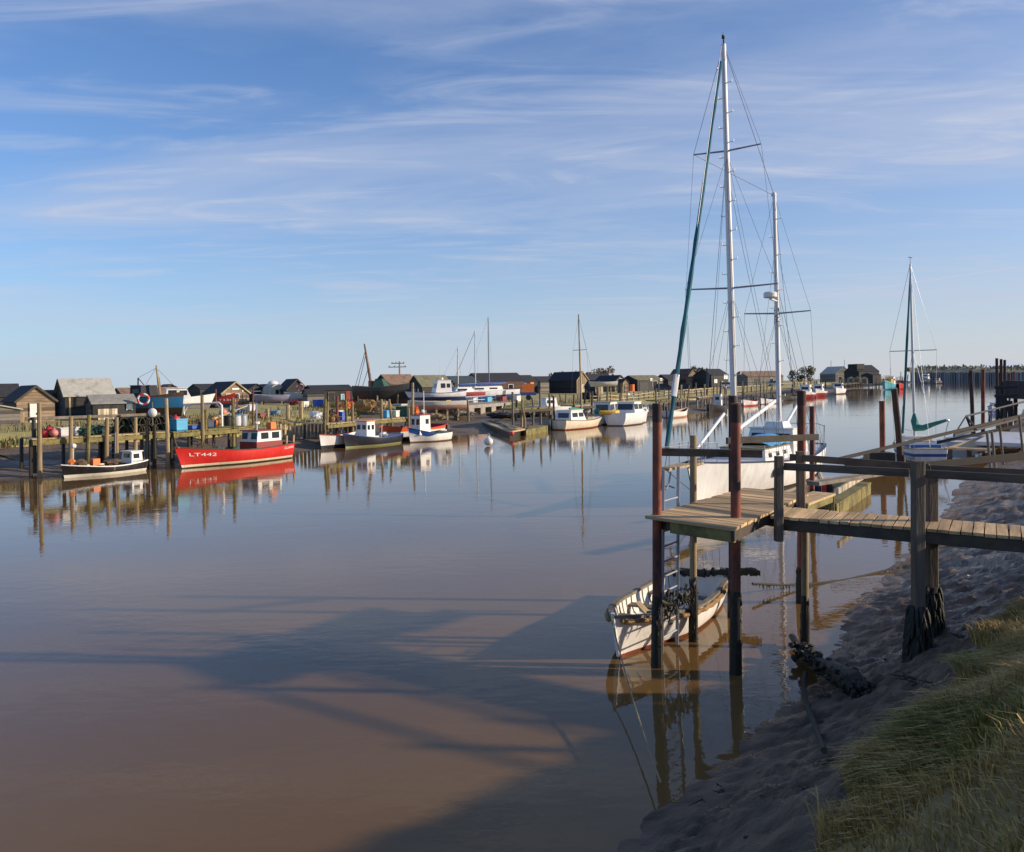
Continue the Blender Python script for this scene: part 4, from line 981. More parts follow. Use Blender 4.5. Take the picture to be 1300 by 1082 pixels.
# standing piles on the right
def mpile(px, yt, yb, r, m, label, lean=0, z=-1, group=None, zb=0):
    p = G(px, yb, zb); Z = H - (yt - HY) / F * p.y
    b = MB(); b.tube([(0, 0, z), (lean * .5, 0, Z / 2), (lean, 0, Z)], r, 12); b.tube([(lean * .98, 0, Z - .02), (lean, 0, Z + .03)], r * 1.12, 12)
    o = b.build('mooring_pile', m, None, True); o.location = (p.x, p.y, 0); tag(o, label, 'mooring pile', group)
    w_ = MB(); w_.tube([(0, 0, -.3), (lean * .05, 0, .5), (lean * .1, 0, .9)], [r * 1.12, r * 1.1, r * 1.03], 12); w_.build('tide_weed', 'weed', o, True)
    return o
mpile(1031, 517, 655, .085, 'rust', 'thin rusty steel pile rising behind the jetty corner by the ketch stern')
mpile(1121, 510, 599, .13, 'rust', 'rusty steel pile left of the leaning one, in front of the brown raft', -.05)
mpile(1146, 495, 602, .14, 'rust_dark', 'dark steel pile leaning left beside the small sailing yacht', -.4)
mpile(1236, 471, 560, .13, 'rust_dark', 'tall leaning pile standing at the left end of the gangway frame', -.2)
g_ = mpile(1248, 470, 556, .13, 'rust', 'tall pile carrying a perched gull, next to the gangway')
b = MB(); 
gp = G(1248, 556); gz = H + 5 / F * gp.y + .03
gu = thing('gull', 'white and grey gull perched on top of the tall pile by the gangway', 'bird', (gp.x, gp.y, gz))
b = MB(); b.tube([(-.28, 0, .13), (-.12, 0, .15), (.03, 0, .18), (.12, 0, .26), (.16, 0, .33), (.20, 0, .33)], [.01, .06, .09, .06, .05, .03], 10); b.build('body', 'skin_gull', gu, True)
b = MB(); b.ball((-.08, 0, .2), .1, (1.9, .95, .45), 10, 6); b.build('wings', 'gull_grey', gu, True)
b = MB(); b.tube([(.20, 0, .33), (.26, 0, .315)], [.018, .005], 6); b.build('beak', 'yellow', gu)
b = MB(); b.tube([(0, .03, .1), (0, .03, 0)], .008, 5); b.tube([(0, -.03, .1), (0, -.03, 0)], .008, 5); b.build('legs', 'yellow', gu)
DP = thing('dolphin', 'cluster of dark tall mooring piles bolted together near the right edge', 'pile cluster', tuple(G(1272, 533)), world=True)
for px, yt in ((1266, 455), (1271.5, 456), (1276, 457), (1282, 475), (1288, 472)):
    p = G(px, 532 - (px - 1266) * .3); b = MB(); Z = H - (yt - HY) / F * p.y; b.tube([(p.x, p.y, -1), (p.x - .05, p.y, Z)], .14 if px < 1280 else .11, 10); b.build('pile', 'rust_dark' if px < 1280 else 'rust', DP, True)
b = MB()
for y in (492, 503, 515): 
    p0, p1 = D(1263, y, 84), D(1292, y - 1, 84); b.beam(p0, p1, .2, .3)
for k in range(9): p = D(1265 + k * 2.4, 520 + rnd.uniform(-4, 8), 84); b.beam(p + Vector((0, 0, 1.4)), p + Vector((rnd.uniform(-.4, .4), 0, -1.0)), .16, .16)
b.build('fender_frame', 'black', DP)
HS = thing('landing_shed', 'black timber staging block on legs at the right edge of the river', 'staging', tuple(D(1310, 495, 86)), world=True)
b = MB(); p = D(1318, 495, 88); b.box(tuple(p), (5.2, 6, 1.9)); b.build('deck_block', 'tar_vert', HS)
for dx in (-2.3, -.8, .8, 2.3):
    for dy in (-2.8, 2.6): b = MB(); b.beam((p.x + dx, p.y + dy, p.z), (p.x + dx, p.y + dy, -1), .28, .28); b.build('leg', 'rust_dark', HS)
b = MB(); b.beam((p.x - 2.6, p.y - 2.9, .9), (p.x + 2.6, p.y - 2.9, 1.2), .2, .25); b.beam((p.x - 2.6, p.y - 2.9, 2.0), (p.x + 2.6, p.y - 2.9, 1.0), .15, .2); b.build('cross_brace', 'rust_dark', HS)
t, h = boat('motor_boat', 'small blue and white boat lying behind the dark pile cluster', 'boat', (1256, 527), (1275, 524), 1.9, (.9, .85, 1.1), [(0, (.03, .07, .25)), (.45, (.55, .58, .68))], L=4.6, deck=('grey_plastic', -.03)); cabin(t, -.6, 1.0, 1.2, .75, .55, 'white_gel', panes=[('S', .3, 1.05, .5, .25)])

# ------------------------------------------------------------------ small sailing yacht on the right
bw, st = Vector((23.25, 49.0, 0)), Vector((21.55, 42.6, 0)); d = bw - st
t, h = boat('sailing_yacht', 'small cream sailing yacht with blue stripe and teal sail cover', 'sailing yacht', (bw + st) / 2, math.atan2(d.y, d.x), 2.3, (.82, .75, .95), [(0, (.25, .05, .03)), (.10, (.75, .70, .60)), (.40, (.03, .08, .26)), (.55, (.78, .74, .66))], L=d.length, rail='tan_wood', deck=('cream_gel', -.02), draft=.4, tw=.68, rake=.7)
L2 = d.length
cabin(t, -.6, 1.7, 1.55, .72, .5, 'cream_gel', 'cream_gel', [('S', 1.0, 1.0, .5, .2), ('S', .2, 1.0, .5, .2), ('P', .6, 1.0, .8, .2), ('B', 0, 1.0, .5, .3)], .85, .4, .02, 'coachroof')
b = MB(); b.box((-1.55, 0, .92), (1.6, 1.65, .34), taper=.9); b.build('cockpit_coaming', 'white_gel', t)
b = MB(); b.box((-1.55, 0, 1.10), (1.3, 1.1, .04)); b.build('cockpit', 'tan_wood', t)
b = MB(); b.box((-1.55, -.80, .86), (1.5, .05, .18)); b.box((-1.55, .80, .86), (1.5, .05, .18)); b.box((-2.36, 0, .86), (.05, 1.45, .18)); b.build('blue_dodger', 'blue_paint', t)
mf2, mt2 = Vector((.35, 0, .9)), Vector((.35, .05, 10.85)); mast(t, mf2, mt2, .075, .05, 'alloy')
c = Vector((.35, 0, 6.0)); b = MB(); b.tube([c + Vector((0, 1.2, 0)), c + Vector((0, -1.2, .02))], .025, 6); b.build('spreader', 'galv', t)
for s in (1, -1): tubes(t, 'shroud', 'wire', [[mt2, c + Vector((0, 1.2 * s, 0)), Vector((.3, s * 1.05, .8))], [c, Vector((0, s * 1.05, .8))]], .009, 4)
tubes(t, 'backstay', 'wire', [[mt2, Vector((-L2 / 2, 0, .9))]], .009, 4)
b = MB(); f0, f1 = Vector((L2 / 2 + .4, 0, 1.2)), Vector((.45, .04, 10.3)); ps = [f0.lerp(f1, i / 10) for i in range(11)]; b.tube(ps, [.07] * 7 + [.06, .05, .05, .04], 8, wob=.06); b.build('furled_headsail', 'teal_cloth', t, True)
b = MB(); b.tube([(.3, 0, 1.55), (-.5, -.6, 1.8), (-1.4, -1.35, 2.2)], [.05, .05, .04], 8); b.build('boom', 'alloy', t, True)
b = MB(); b.tube([(.32, 0, 2.5), (.3, 0, 2.1), (.2, -.05, 1.70), (-.15, -.32, 1.74), (-.7, -.75, 1.95), (-1.3, -1.25, 2.2)], [.07, .18, .24, .17, .13, .06], 9, wob=.13); b.build('sail_cover', 'green_cloth', t, True)
tubes(t, 'boom_crutch', 'alloy', [[(-1.4, -1.0, .85), (-1.4, -1.35, 2.2)]], .03)
b = MB(); b.tube([mt2, mt2 + Vector((0, 0, .35))], .012, 5); b.tube([mt2 + Vector((-.15, .12, .36)), mt2 + Vector((.15, -.12, .36))], .02, 5); b.build('wind_vane', 'black', t)
b = MB()
for s in (1, -1):
    b.tube([h.pt(.02, 1, s, .1), h.pt(.02, 1, s, .1) + Vector((0, 0, .5)), h.pt(.2, 1, s, .1) + Vector((0, 0, .5)), h.pt(.2, 1, s, .1)], .013, 5); b.tube([h.pt(.9, 1, s, .05), h.pt(.9, 1, s, .05) + Vector((0, 0, .5)), h.pt(1, 1, s, 0) + Vector((.1, 0, .5))], .013, 5)
b.build('guard_rail', 'galv', t, True)
# ------------------------------------------------------------------ far bank: sheds
ZG = 1.45
def hut(name, label, px, Y, rz, w, l, eave, ridge, wall, roof, ops=(), gable=None, over=.14, z=ZG, group=None, cat='hut', trim=None):
    t = thing(name, label, cat, ((px - 650) / F * Y, Y, z), R(rz), group)
    b = MB(); x, y = w / 2, l / 2
    b.add([(-x, -y, -.4), (x, -y, -.4), (x, -y, eave), (0, -y, ridge), (-x, -y, eave), (-x, y, -.4), (x, y, -.4), (x, y, eave), (0, y, ridge), (-x, y, eave)],
          [(0, 1, 2, 3, 4), (9, 8, 7, 6, 5)]); b.m[-2:] = [1, 1]
    b.add([b.v[0], b.v[5], b.v[9], b.v[4]], [(0, 1, 2, 3)]); b.add([b.v[6], b.v[1], b.v[2], b.v[7]], [(0, 1, 2, 3)])
    b.build('wall', [wall, gable or wall], t)
    r = MB(); sl = (ridge - eave) / x; th = .07
    for s in (-1, 1):
        e = (x + over) * s; ze = eave - over * sl
        v = [(0, -y - over, ridge + .01), (e, -y - over, ze + .01), (e, y + over, ze + .01), (0, y + over, ridge + .01)]
        v += [(p[0], p[1], p[2] + th) for p in v]
        r.add(v, [(0, 1, 2, 3), (7, 6, 5, 4), (0, 4, 5, 1), (1, 5, 6, 2), (2, 6, 7, 3), (3, 7, 4, 0)] if s > 0 else [(3, 2, 1, 0), (4, 5, 6, 7), (1, 5, 4, 0), (2, 6, 5, 1), (3, 7, 6, 2), (0, 4, 7, 3)])
    ro = r.build('roof', roof, t)
    if trim:
        for s in (-1, 1):
            tb = MB(); tb.beam((0, -y - over - .02, ridge + .0), ((x + over) * s, -y - over - .02, eave - over * sl), .04, .14); tb.build('bargeboard', trim, ro)
    for face, a, z0, pw, ph, m_, nm in ops:
        g = MB(); fr = MB()
        if face == 'F': c, sz, n_ = (a, -y - .025, z0 + ph / 2), (pw, .05, ph), (0, -1)
        elif face == 'R': c, sz, n_ = (x + .025, a, z0 + ph / 2), (.05, pw, ph), (1, 0)
        else: c, sz, n_ = (-x - .025, a, z0 + ph / 2), (.05, pw, ph), (-1, 0)
        g.box(c, sz); o = g.build(nm, m_, t)
        if nm in ('window', 'door'):
            for q in (-1, 1):
                cc = Vector(c) + (Vector((q * pw / 2, -.012, 0)) if face == 'F' else Vector((n_[0] * .012, q * pw / 2, 0)))
                fr.box(cc, (.06, .07, ph + .06) if face == 'F' else (.07, .06, ph + .06))
            cc = Vector(c) + Vector((n_[0] * .012, n_[1] * .012, ph / 2)); fr.box(cc, (pw + .02, .074, .06) if face == 'F' else (.074, pw + .02, .06))
            fr.build('frame', 'door_white' if nm == 'window' else 'grey_board', o)
        if nm == 'door': hd = MB(); hd.box((c[0] + n_[0] * .06 + (pw * .35 if face == 'F' else 0), c[1] + n_[1] * .06 + (pw * .35 if face != 'F' else 0), z0 + ph * .48), (.05, .05, .12)); hd.build('handle', 'black', o)
    return t
def lifering(px, py, Y, label, r=.36):
    p = D(px, py, Y); t = MB(); ax = Vector((-p.x, -p.y, 0)).normalized()
    k = len(t.v); t.ring((0, 0, 0), r, r * .24, ax, 16, 0, segs=8)
    o = t.build('lifebuoy', ['door_white', 'buoy_red'], None, True); o.location = p; tag(o, label, 'lifebuoy')
hut('shed', 'low grey shed with pale mono roof at the far left edge', -4, 50.5, 40, 2.2, 2.0, 1.05, 1.3, 'grey_board', 'felt_grey', cat='shed')
hut('shed', 'small dark shed roof showing behind the low grey shed', -2, 66, -50, 2.4, 2.6, 1.5, 2.4, 'tar_board', 'felt_black', cat='shed')
hut('hut', 'brown weatherboard hut with white door and black roof, leftmost gabled hut', 37, 55, 46, 2.25, 3.0, 1.5, 2.42, 'tar_board', 'felt_black', [('F', -.15, 0, .5, 1.32, 'door_white', 'door'), ('F', -.85, .0, .3, .75, 'tan_board', 'board')], 'brown_board', trim='dark_wood')
hut('hut', 'dark low hut between the brown weatherboard hut and the big grey roofed shed', 76, 62, -48, 2.2, 2.4, 1.3, 2.0, 'tar_board', 'felt_black')
hut('shed', 'tall black shed with pale grey roof behind the small black shed', 108, 62, -51, 3.5, 3.3, 1.65, 2.85, 'tar_board', 'felt_grey', [('R', -1.35, 0, .12, 1.6, 'tan_wood', 'corner_post')], cat='shed', trim='dark_wood')
hut('shed', 'small black shed with pale brown shutter and white window', 141, 58.2, -51, 2.1, 2.75, 1.22, 1.75, 'tar_vert', 'felt_mid', [('R', -.45, .08, 1.25, .75, 'pale_board', 'shutter'), ('R', .95, .72, .34, .4, 'sign_white', 'window'), ('F', .2, .05, .6, 1.1, 'black', 'door')], cat='shed')
hut('hut', 'brown roofed hut half hidden behind the blue hull', 180, 76, -45, 3.4, 4.2, 1.2, 1.95, 'tar_board', 'felt_brown', [('R', -.8, .5, .5, .5, 'cyan', 'window')])
hut('hut', 'little hut with a red tiled roof behind the blue hull mast', 213, 96, 40, 2.4, 3, 1.3, 2.0, 'tar_board', 'tile_red')
hut('hut', 'far dark hut behind the white cabin cruiser', 262, 108, -40, 3, 3.4, 1.3, 1.9, 'tar_board', 'felt_black')
hut('hut', 'brown boarded hut with white sign high on its gable', 287, 85, 44, 2.9, 4.4, 1.3, 2.4, 'tar_board', 'felt_black', [('F', 0, 1.62, .72, .17, 'sign_white', 'sign'), ('F', -.75, .75, .5, .45, 'glass', 'window'), ('F', .1, .75, .5, .45, 'glass', 'window'), ('F', .95, .2, .4, 1.0, 'brown_board', 'door'), ('F', .75, 1.42, .14, .12, 'sign_white', 'lamp')], 'brown_board', trim='tan_wood')
hut('hut', 'black hut with a pale turquoise door', 317, 95, 40, 2.6, 4.2, 1.25, 2.05, 'tar_board', 'felt_black', [('F', .75, 0, .5, 1.15, 'cyan', 'door'), ('F', -.1, 1.2, 1.2, .12, 'sign_white', 'sign'), ('F', -.3, .4, .4, .45, 'door_white', 'window')], 'tar_vert')
hut('hut', 'dark lean hut between the turquoise door hut and the silver shed', 336, 101, 38, 2.4, 3, 1.2, 1.95, 'tar_board', 'felt_black')
hut('hut', 'black boarded hut with a bright blue door', 371, 95, 36, 2.35, 3.2, 1.5, 2.62, 'tar_board', 'felt_black', [('F', -.15, .0, .46, 1.15, 'door_blue', 'door'), ('F', .62, .35, .4, .75, 'sign_white', 'window')], trim='dark_wood')
lifering(381, 492, 91.2, 'red and white lifebuoy on the gable of the black hut with the blue door')
lifering(182, 507, 58.5, 'red and white lifebuoy hung at the side of the blue hull')
t = thing('shed', 'silver sheet shed with rounded roof beside the blue doored hut', 'shed', D(347, 509, 94.5) * 1, R(36)); t.location.z = ZG
b = MB(); b.prism([(-.75, -.3)] + [(.75 * math.cos(math.pi * (1 - i / 8)), 1.35 + .75 * math.sin(math.pi * i / 8)) for i in range(9)] + [(.75, -.3)], -1.4, 1.4); b.build('shell', 'felt_grey', t); b = MB(); b.box((-.05, -1.42, 1.2), (.35, .05, .5)); b.build('window', 'glass', t)
t = thing('tank', 'white domed tank on legs behind the silver shed', 'tank', D(347, 505, 99), 0); t.location.z = ZG
b = MB(); b.ball((0, 0, 2.1), .62, (1, 1, .62), 14, 9); b.build('drum', 'white_gel', t, True)
for a in (-1, 1):
    for c in (-1, 1): b = MB(); b.tube([(a * .35, c * .35, 1.9), (a * .4, c * .4, -.2)], .05, 6); b.build('leg', 'galv', t)
hut('shed', 'long low black shed with flat ridge and a blue framed doorway', 417, 93, -58, 3.0, 4.6, 1.45, 1.95, 'tar_vert', 'felt_black', [('R', -.2, 0, .7, 1.2, 'black', 'door'), ('R', 1.1, .35, .35, .6, 'cyan', 'window'), ('R', -1.5, .3, .4, .8, 'net_green', 'hatch'), ('R', 1.75, .1, .5, 1.2, 'dull_red', 'panel')], cat='shed')
hut('shed', 'grey board annex right in front of the long low black shed', 398, 88, -58, 1.6, 1.8, 1.2, 1.6, 'grey_board', 'felt_black', cat='shed')
hut('shed', 'black shed with brown felt roof behind the old black hull', 503, 104, -50, 3.8, 4.1, 2.0, 3.15, 'tar_board', 'felt_brown', [('R', .9, .1, .8, 1.3, 'grey_plastic', 'door'), ('R', -.9, .9, .7, .5, 'glass', 'window')], cat='shed')
hut('shed', 'black shed with olive green roof and blue doors', 546, 101, -50, 3.3, 4.4, 1.75, 3.05, 'tar_board', 'felt_green', [('F', -.2, 0, .95, 1.5, 'door_blue', 'door'), ('F', .8, .0, .2, 1.5, 'door_white', 'post'), ('R', .5, .6, .6, .5, 'glass', 'window')], cat='shed')
hut('shed', 'blue grey roofed shed right of the olive roofed shed', 583, 122, -50, 4, 4.5, 2.0, 2.9, 'tar_board', 'slate', cat='shed')
hut('shed', 'long red brown boatshed behind the laid up yachts', 628, 128, -56, 4.5, 8.2, 2.2, 3.35, 'brown_tar', 'felt_black', [('R', -2.5, .2, 1.4, 1.7, 'black', 'door'), ('R', 1.5, 1.0, .9, .6, 'glass', 'window')], cat='boatshed')
hut('shed', 'black shed wall with blue sign behind the yachts', 660, 133, -50, 3.5, 4.5, 2.0, 3.0, 'tar_board', 'felt_black', [('R', -.8, 1.3, 1.4, .5, 'tray_blue', 'sign'), ('R', 1.1, .9, .7, 1.0, 'orange', 'panel')], cat='shed')
hut('shed', 'grey shed right behind the red and white trailer', 688, 140, -48, 3.5, 4.0, 1.9, 2.8, 'grey_board', 'felt_black', cat='shed')
hut('hut', 'tall dark hut with a tan gable behind the cream sailing boat mast', 722, 138, 46, 3.0, 6.0, 2.2, 3.55, 'tar_board', 'felt_black', [('F', 0, .1, .8, 1.5, 'pale_board', 'door')], 'tan_board', trim='tan_wood')
hut('hut', 'small cream gabled hut right of the sailing boat mast', 754, 132, 32, 1.55, 2.8, 1.3, 2.2, 'tar_board', 'felt_black', [('F', 0, .1, .6, 1.1, 'tan_board', 'door')], 'pale_board')
hut('shed', 'wide black shed filling the gap behind the cream gabled hut', 752, 160, -52, 4.5, 8, 2.0, 3.2, 'tar_board', 'felt_black', cat='shed')
hut('hut', 'grey board hut with a small white gable window', 775, 150, 40, 3.0, 5, 1.9, 2.95, 'grey_board', 'felt_black', [('F', 0, 1.7, .8, .7, 'sign_white', 'window'), ('F', -.6, .2, .8, 1.2, 'black', 'door')], 'grey_board', trim='dark_wood')
hut('hut', 'narrow upright tan hut beside the open fronted shed', 791, 138, 30, 1.15, 1.6, 1.9, 2.4, 'tan_board', 'felt_black', [('F', 0, .1, .6, 1.4, 'brown_board', 'door')])
hut('shed', 'open fronted black shed with two white gable ends', 815, 156, -52, 4.4, 7.0, 2.1, 2.95, 'tar_vert', 'felt_green', [('R', -1.9, 0, 2.2, 1.7, 'black', 'bay_shade_panel'), ('R', 1.2, .8, 1.3, 1.1, 'glass', 'window'), ('R', .2, 1.9, .6, .5, 'sign_white', 'sign'), ('R', 2.9, 1.9, .6, .5, 'sign_white', 'sign'), ('R', 2.6, 0, 1.2, 1.7, 'grey_board', 'panel')], cat='shed')  # open bay is a flat black panel; the shade inside is painted
hut('hut', 'dark roofed hut behind the parked cars', 848, 170, -45, 3.6, 5, 2.0, 3.1, 'tar_board', 'felt_black', [('R', .6, .2, 1.2, 1.4, 'pale_board', 'door')])
hut('hut', 'steep red brown roofed hut by the parked cars', 868, 176, 34, 4.2, 5.5, 2.2, 4.3, 'brown_tar', 'tile_red', [('F', -.6, .3, .8, 1.2, 'pale_board', 'door'), ('F', .8, .9, .7, .6, 'glass', 'window')], 'brown_board')
hut('shed', 'tall black shed with a white sign under its eave', 903, 178, -50, 4.6, 6.0, 3.0, 4.3, 'tar_board', 'felt_black', [('R', -1.6, 1.3, 1.1, .8, 'sign_white', 'sign'), ('R', 2.0, 2.1, 1.3, 1.0, 'sign_white', 'notice'), ('R', .6, .2, .9, 1.5, 'pale_board', 'door')], cat='shed')
hut('shed', 'long low grey brown shed behind the ketch mast', 962, 226, -62, 6, 13, 2.6, 4.0, 'grey_board', 'felt_brown', [('R', -3, .4, 2, 1.6, 'black', 'door'), ('R', 2, 1.0, 1.5, .9, 'glass', 'window')], cat='shed')
hut('house', 'grey gabled clubhouse with thin flagpoles on the far bank', 1061, 334, 20, 8, 9, 3.4, 6.2, 'grey_board', 'felt_grey', [('F', -2, 1.0, 1.6, 1.2, 'glass', 'window'), ('F', 2, 1.0, 1.6, 1.2, 'glass', 'window')], 'grey_board', cat='house')
t = hut('boatshed', 'biggest black boatshed with stepped roof on the far bank', 1094, 326, -70, 8, 10, 4.2, 6.7, 'tar_board', 'felt_black', [('R', -2.5, .2, 2.6, 2.6, 'black', 'door'), ('R', 2.5, 1.5, 1.6, 1.0, 'glass', 'window')], cat='boatshed')
b = MB(); b.box((.5, -3.1, 6.2), (5, 3.6, 2.0)); b.build('raised_roof', 'tar_board', t)
hut('shed', 'lower black annex at the right end of the biggest boatshed', 1106, 318, -70, 6, 4, 2.9, 3.6, 'tar_board', 'felt_black', cat='shed')
for px, lb, m_ in ((1080, 'pale tan hut left of three in front of the biggest boatshed', 'pale_board'), (1088, 'tan hut in the middle of three by the biggest boatshed', 'tan_board'), (1097, 'pale hut on the right of three by the biggest boatshed', 'pale_board')):
    hut('hut', lb, px, 292, -25, 2.0, 2.2, 1.7, 2.2, m_, 'felt_grey', [('F', 0, .1, .9, 1.4, 'brown_board', 'door')])
t = thing('telegraph_pole', 'wooden telegraph pole with two crossarms behind the brown roofed shed', 'pole', D(508, 490, 112)); zt_ = H - (459 - HY) / F * 112 ; t.location.z = ZG
b = MB(); b.tube([(0, 0, -.3), (0, 0, zt_ - ZG)], [.14, .10], 8); b.build('pole', 'pile_wood', t, True)
for zz_, wd_ in ((-.25, 1.1), (-.75, 1.5)): 
    b = MB(); b.beam((-wd_, 0, zt_ - ZG + zz_), (wd_ * .6, 0, zt_ - ZG + zz_), .1, .1)
    for i in range(4): b.tube([(-wd_ + .1 + i * wd_ * .48, 0, zt_ - ZG + zz_), (-wd_ + .1 + i * wd_ * .48, 0, zt_ - ZG + zz_ + .2)], .05, 6)
    b.build('crossarm', 'dark_wood', t)

# ------------------------------------------------------------------ far bank: trees and bushes
def tree(name, label, px, Y, w_, h_, trunk, cols, seed, n=900, leaf=.28):
    rg = random.Random(seed); t = thing(name, label, 'tree' if name == 'tree' else 'bush', ((px - 650) / F * Y, Y, ZG))
    b = MB(); b.tube([(0, 0, -.2), (.1, 0, trunk * .5), (0, .1, trunk), (.1, .1, h_ * .75)], [.05 * h_, .04 * h_, .03 * h_, .01 * h_], 7)
    for k in range(6):
        a = rg.uniform(0, 6.28); z0 = rg.uniform(.3, .7) * h_; b.tube([(0, 0, z0), (math.cos(a) * w_ * .2, math.sin(a) * w_ * .2, z0 + h_ * .12), (math.cos(a) * w_ * .4, math.sin(a) * w_ * .4, z0 + h_ * .2)], [.02 * h_, .012 * h_, .004 * h_], 5)
    b.build('trunk', 'bark', t, True)
    cl = [Vector((rg.uniform(-.42, .42) * w_, rg.uniform(-.3, .3) * w_, h_ * rg.uniform(.12, .84))) for _ in range(14)]
    v = []; f = []; mi = []
    for _ in range(n):
        c = rg.choice(cl); d = Vector((rg.gauss(0, 1), rg.gauss(0, 1), rg.gauss(0, .8))).normalized() * rg.uniform(.3, 1) ** .5 * w_ * .17
        p = c + d; p.z = max(p.z, .03 * h_)
        a, e = Vector((rg.gauss(0, 1), rg.gauss(0, 1), rg.gauss(0, 1))).normalized() * leaf, Vector((rg.gauss(0, 1), rg.gauss(0, 1), rg.gauss(0, 1))).normalized() * leaf * .6
        k = len(v); v += [p - a, p + e, p + a, p - e]; f.append((k, k + 1, k + 2, k + 3)); mi.append(rg.choice((0, 0, 1)))
    b = MB(); b.v = [tuple(q) for q in v]; b.f = f; b.m = mi; b.build('crown', cols, t)
P('leaf_brown', (.15, .10, .055), .9, .4, 1); P('leaf_olive', (.10, .095, .045), .9, .4, 1); P('leaf_green', (.07, .085, .03), .9, .4, 1)
tree('bush', 'grey leafless scrub tree above the sheds left of the cream boat mast', 708, 210, 5.5, 3.8, 1.2, ['leaf_brown', 'leaf_olive'], 1)
tree('bush', 'low olive scrub behind the tall dark hut', 738, 230, 6, 4.2, 1.2, ['leaf_olive', 'leaf_brown'], 2)
tree('tree', 'rounded russet brown tree above the black sheds', 766, 225, 6.5, 5.3, 1.4, ['leaf_brown', 'leaf_brown'], 3)
tree('tree', 'olive tree behind the steep red brown roof', 881, 230, 6, 5.8, 1.6, ['leaf_olive', 'leaf_green'], 4)
tree('tree', 'round dark tree left of a pair on the far marsh', 1012, 340, 6.5, 6, 1.5, ['leaf_green', 'leaf_olive'], 5, 900, .35)
tree('tree', 'taller brownish tree right of a pair on the far marsh', 1026, 345, 7, 7.2, 1.8, ['leaf_olive', 'leaf_brown'], 6, 900, .35)
sp = []
rg = random.Random(11)
for _ in range(2600):
    x = rg.uniform(240, 620); d = rg.uniform(14, 120)
    sp.append((Vector((x + d * (.32 + .0006 * x) , 485 + d, 6.4 + min(d, 80) * .03 + rg.uniform(-.3, .5))), Vector((0, 0, 0))))
o = blades('dune_scrub', sp, 1.0, 2.4, .7, .2, [(.28, .23, .12), (.15, .16, .07)], 12); tag(o, 'pale scrub growing along the dune top across the river mouth', 'scrub', kind='stuff')

# ------------------------------------------------------------------ far bank: jetties
def bank_jetty(label, pts, zd, wdt, piles, m_='tan_wood', rail_=None, ladders=(), braces=True):
    """pts: front edge points (x, y); piles: (px, y_top, depth offset, lean, material)"""
    o_ = Vector((*pts[len(pts) // 2], 0)); t = thing('jetty', label, 'jetty', o_, world=True)
    for a, c in zip(pts, pts[1:]):
        a, c = Vector((*a, 0)), Vector((*c, 0)); d = (c - a); ln = d.length; d.normalize(); n_ = Vector((-d.y, d.x, 0))
        b = MB(); k = int(ln / .32)
        for i in range(k):
            p, q = a + d * ln * (i + .02) / k, a + d * ln * (i + .96) / k; j = rnd.uniform(-.06, .04); b.slab([p + n_ * j, q + n_ * j, q + n_ * wdt, p + n_ * wdt], zd - .06, zd)
        b.build('deck', m_, t)
        b = MB(); b.beam(a + Vector((0, 0, zd - .2)) - n_ * .02, c + Vector((0, 0, zd - .2)) - n_ * .02, .10, .22); b.build('edge_beam', 'green_wood', t)
        k = max(2, int(ln / 1.6))
        for i in range(k + 1):
            for o in (.12, wdt - .1):
                p = a + d * ln * (i / k) * .98 + n_ * o; b = MB(); b.tube([(p.x, p.y, -.8), (p.x, p.y, zd - .07)], .085, 7); b.build('leg', 'wet_wood', t)
        if rail_:
            b = MB(); b.beam(a + n_ * wdt * rail_[0] + Vector((0, 0, rail_[1])), c + n_ * wdt * rail_[0] + Vector((0, 0, rail_[1])), .07, .14); b.build('rail', 'grey_wood', t)
    for px, yt, Y, lean, m2 in piles:
        x = (px - 650) / F * Y; Z = H - (yt - HY) / F * Y; b = MB(); b.tube([(x, Y, -1), (x + lean * .5, Y, Z / 2), (x + lean, Y, Z)], [.115, .10, .09], 8); b.build('pile', m2, t, True)
    for px, Y in ladders:
        x = (px - 650) / F * Y; b = MB()
        for s in (-.2, .2): b.beam((x + s, Y, 0), (x + s, Y, zd + .1), .06, .06)
        for i in range(7): b.tube([(x - .2, Y, .1 + i * .25), (x + .2, Y, .1 + i * .25)], .02, 5)
        b.build('ladder', 'galv', t)
    return t
pw = 'pile_wood'
bank_jetty('leftmost far jetty with net pots, red buoys and a rail along its deck', [(-21.9, 37.7), (-19.3, 40.3), (-17.6, 42.5)], 1.75, 1.7, [(44, 530, 38.5, -.05, 'wet_wood'), (51, 512, 37.6, -.05, pw), (90, 529, 38.6, .0, pw), (110, 527, 39.3, .12, 'green_wood'), (135, 531, 39.9, .03, pw), (148, 530, 40.3, .0, pw), (172, 530, 41.2, .0, 'tan_wood'), (187, 533, 41.4, 0, 'wet_wood'), (196, 540, 41.8, 0, 'wet_wood'), (214, 506, 41.5, -.12, 'tan_wood')], 'tan_wood', (.55, 2.62), [(141, 40.2)])
bank_jetty('far jetty behind the red fishing boat carrying blue fish boxes', [(-17.5, 42.7), (-16.4, 44.6), (-14.8, 47.2)], 1.72, 1.5, [(258, 502, 44.2, -.06, pw), (261, 520, 44.6, 0, 'green_wood'), (297, 505, 46.2, -.08, 'green_wood')], 'green_wood')
bank_jetty('middle far jetty of tan boards above the four small fishing boats', [(-11.9, 53.2), (-9.9, 57.5), (-7.7, 61.2)], 1.5, 1.9, [(411, 507, 53.1, .1, 'green_wood'), (414, 510, 53.8, .1, pw), (428, 503, 55.2, 0, 'rust'), (441, 508, 55.4, -.12, 'green_wood'), (448, 512, 56.0, -.05, pw), (485, 507, 58.8, -.05, pw), (500, 507, 59.6, -.35, pw), (519, 518, 61, -.02, pw), (524, 486, 62, 0, 'tan_wood')], 'tan_wood', None, [(429, 55.2)])
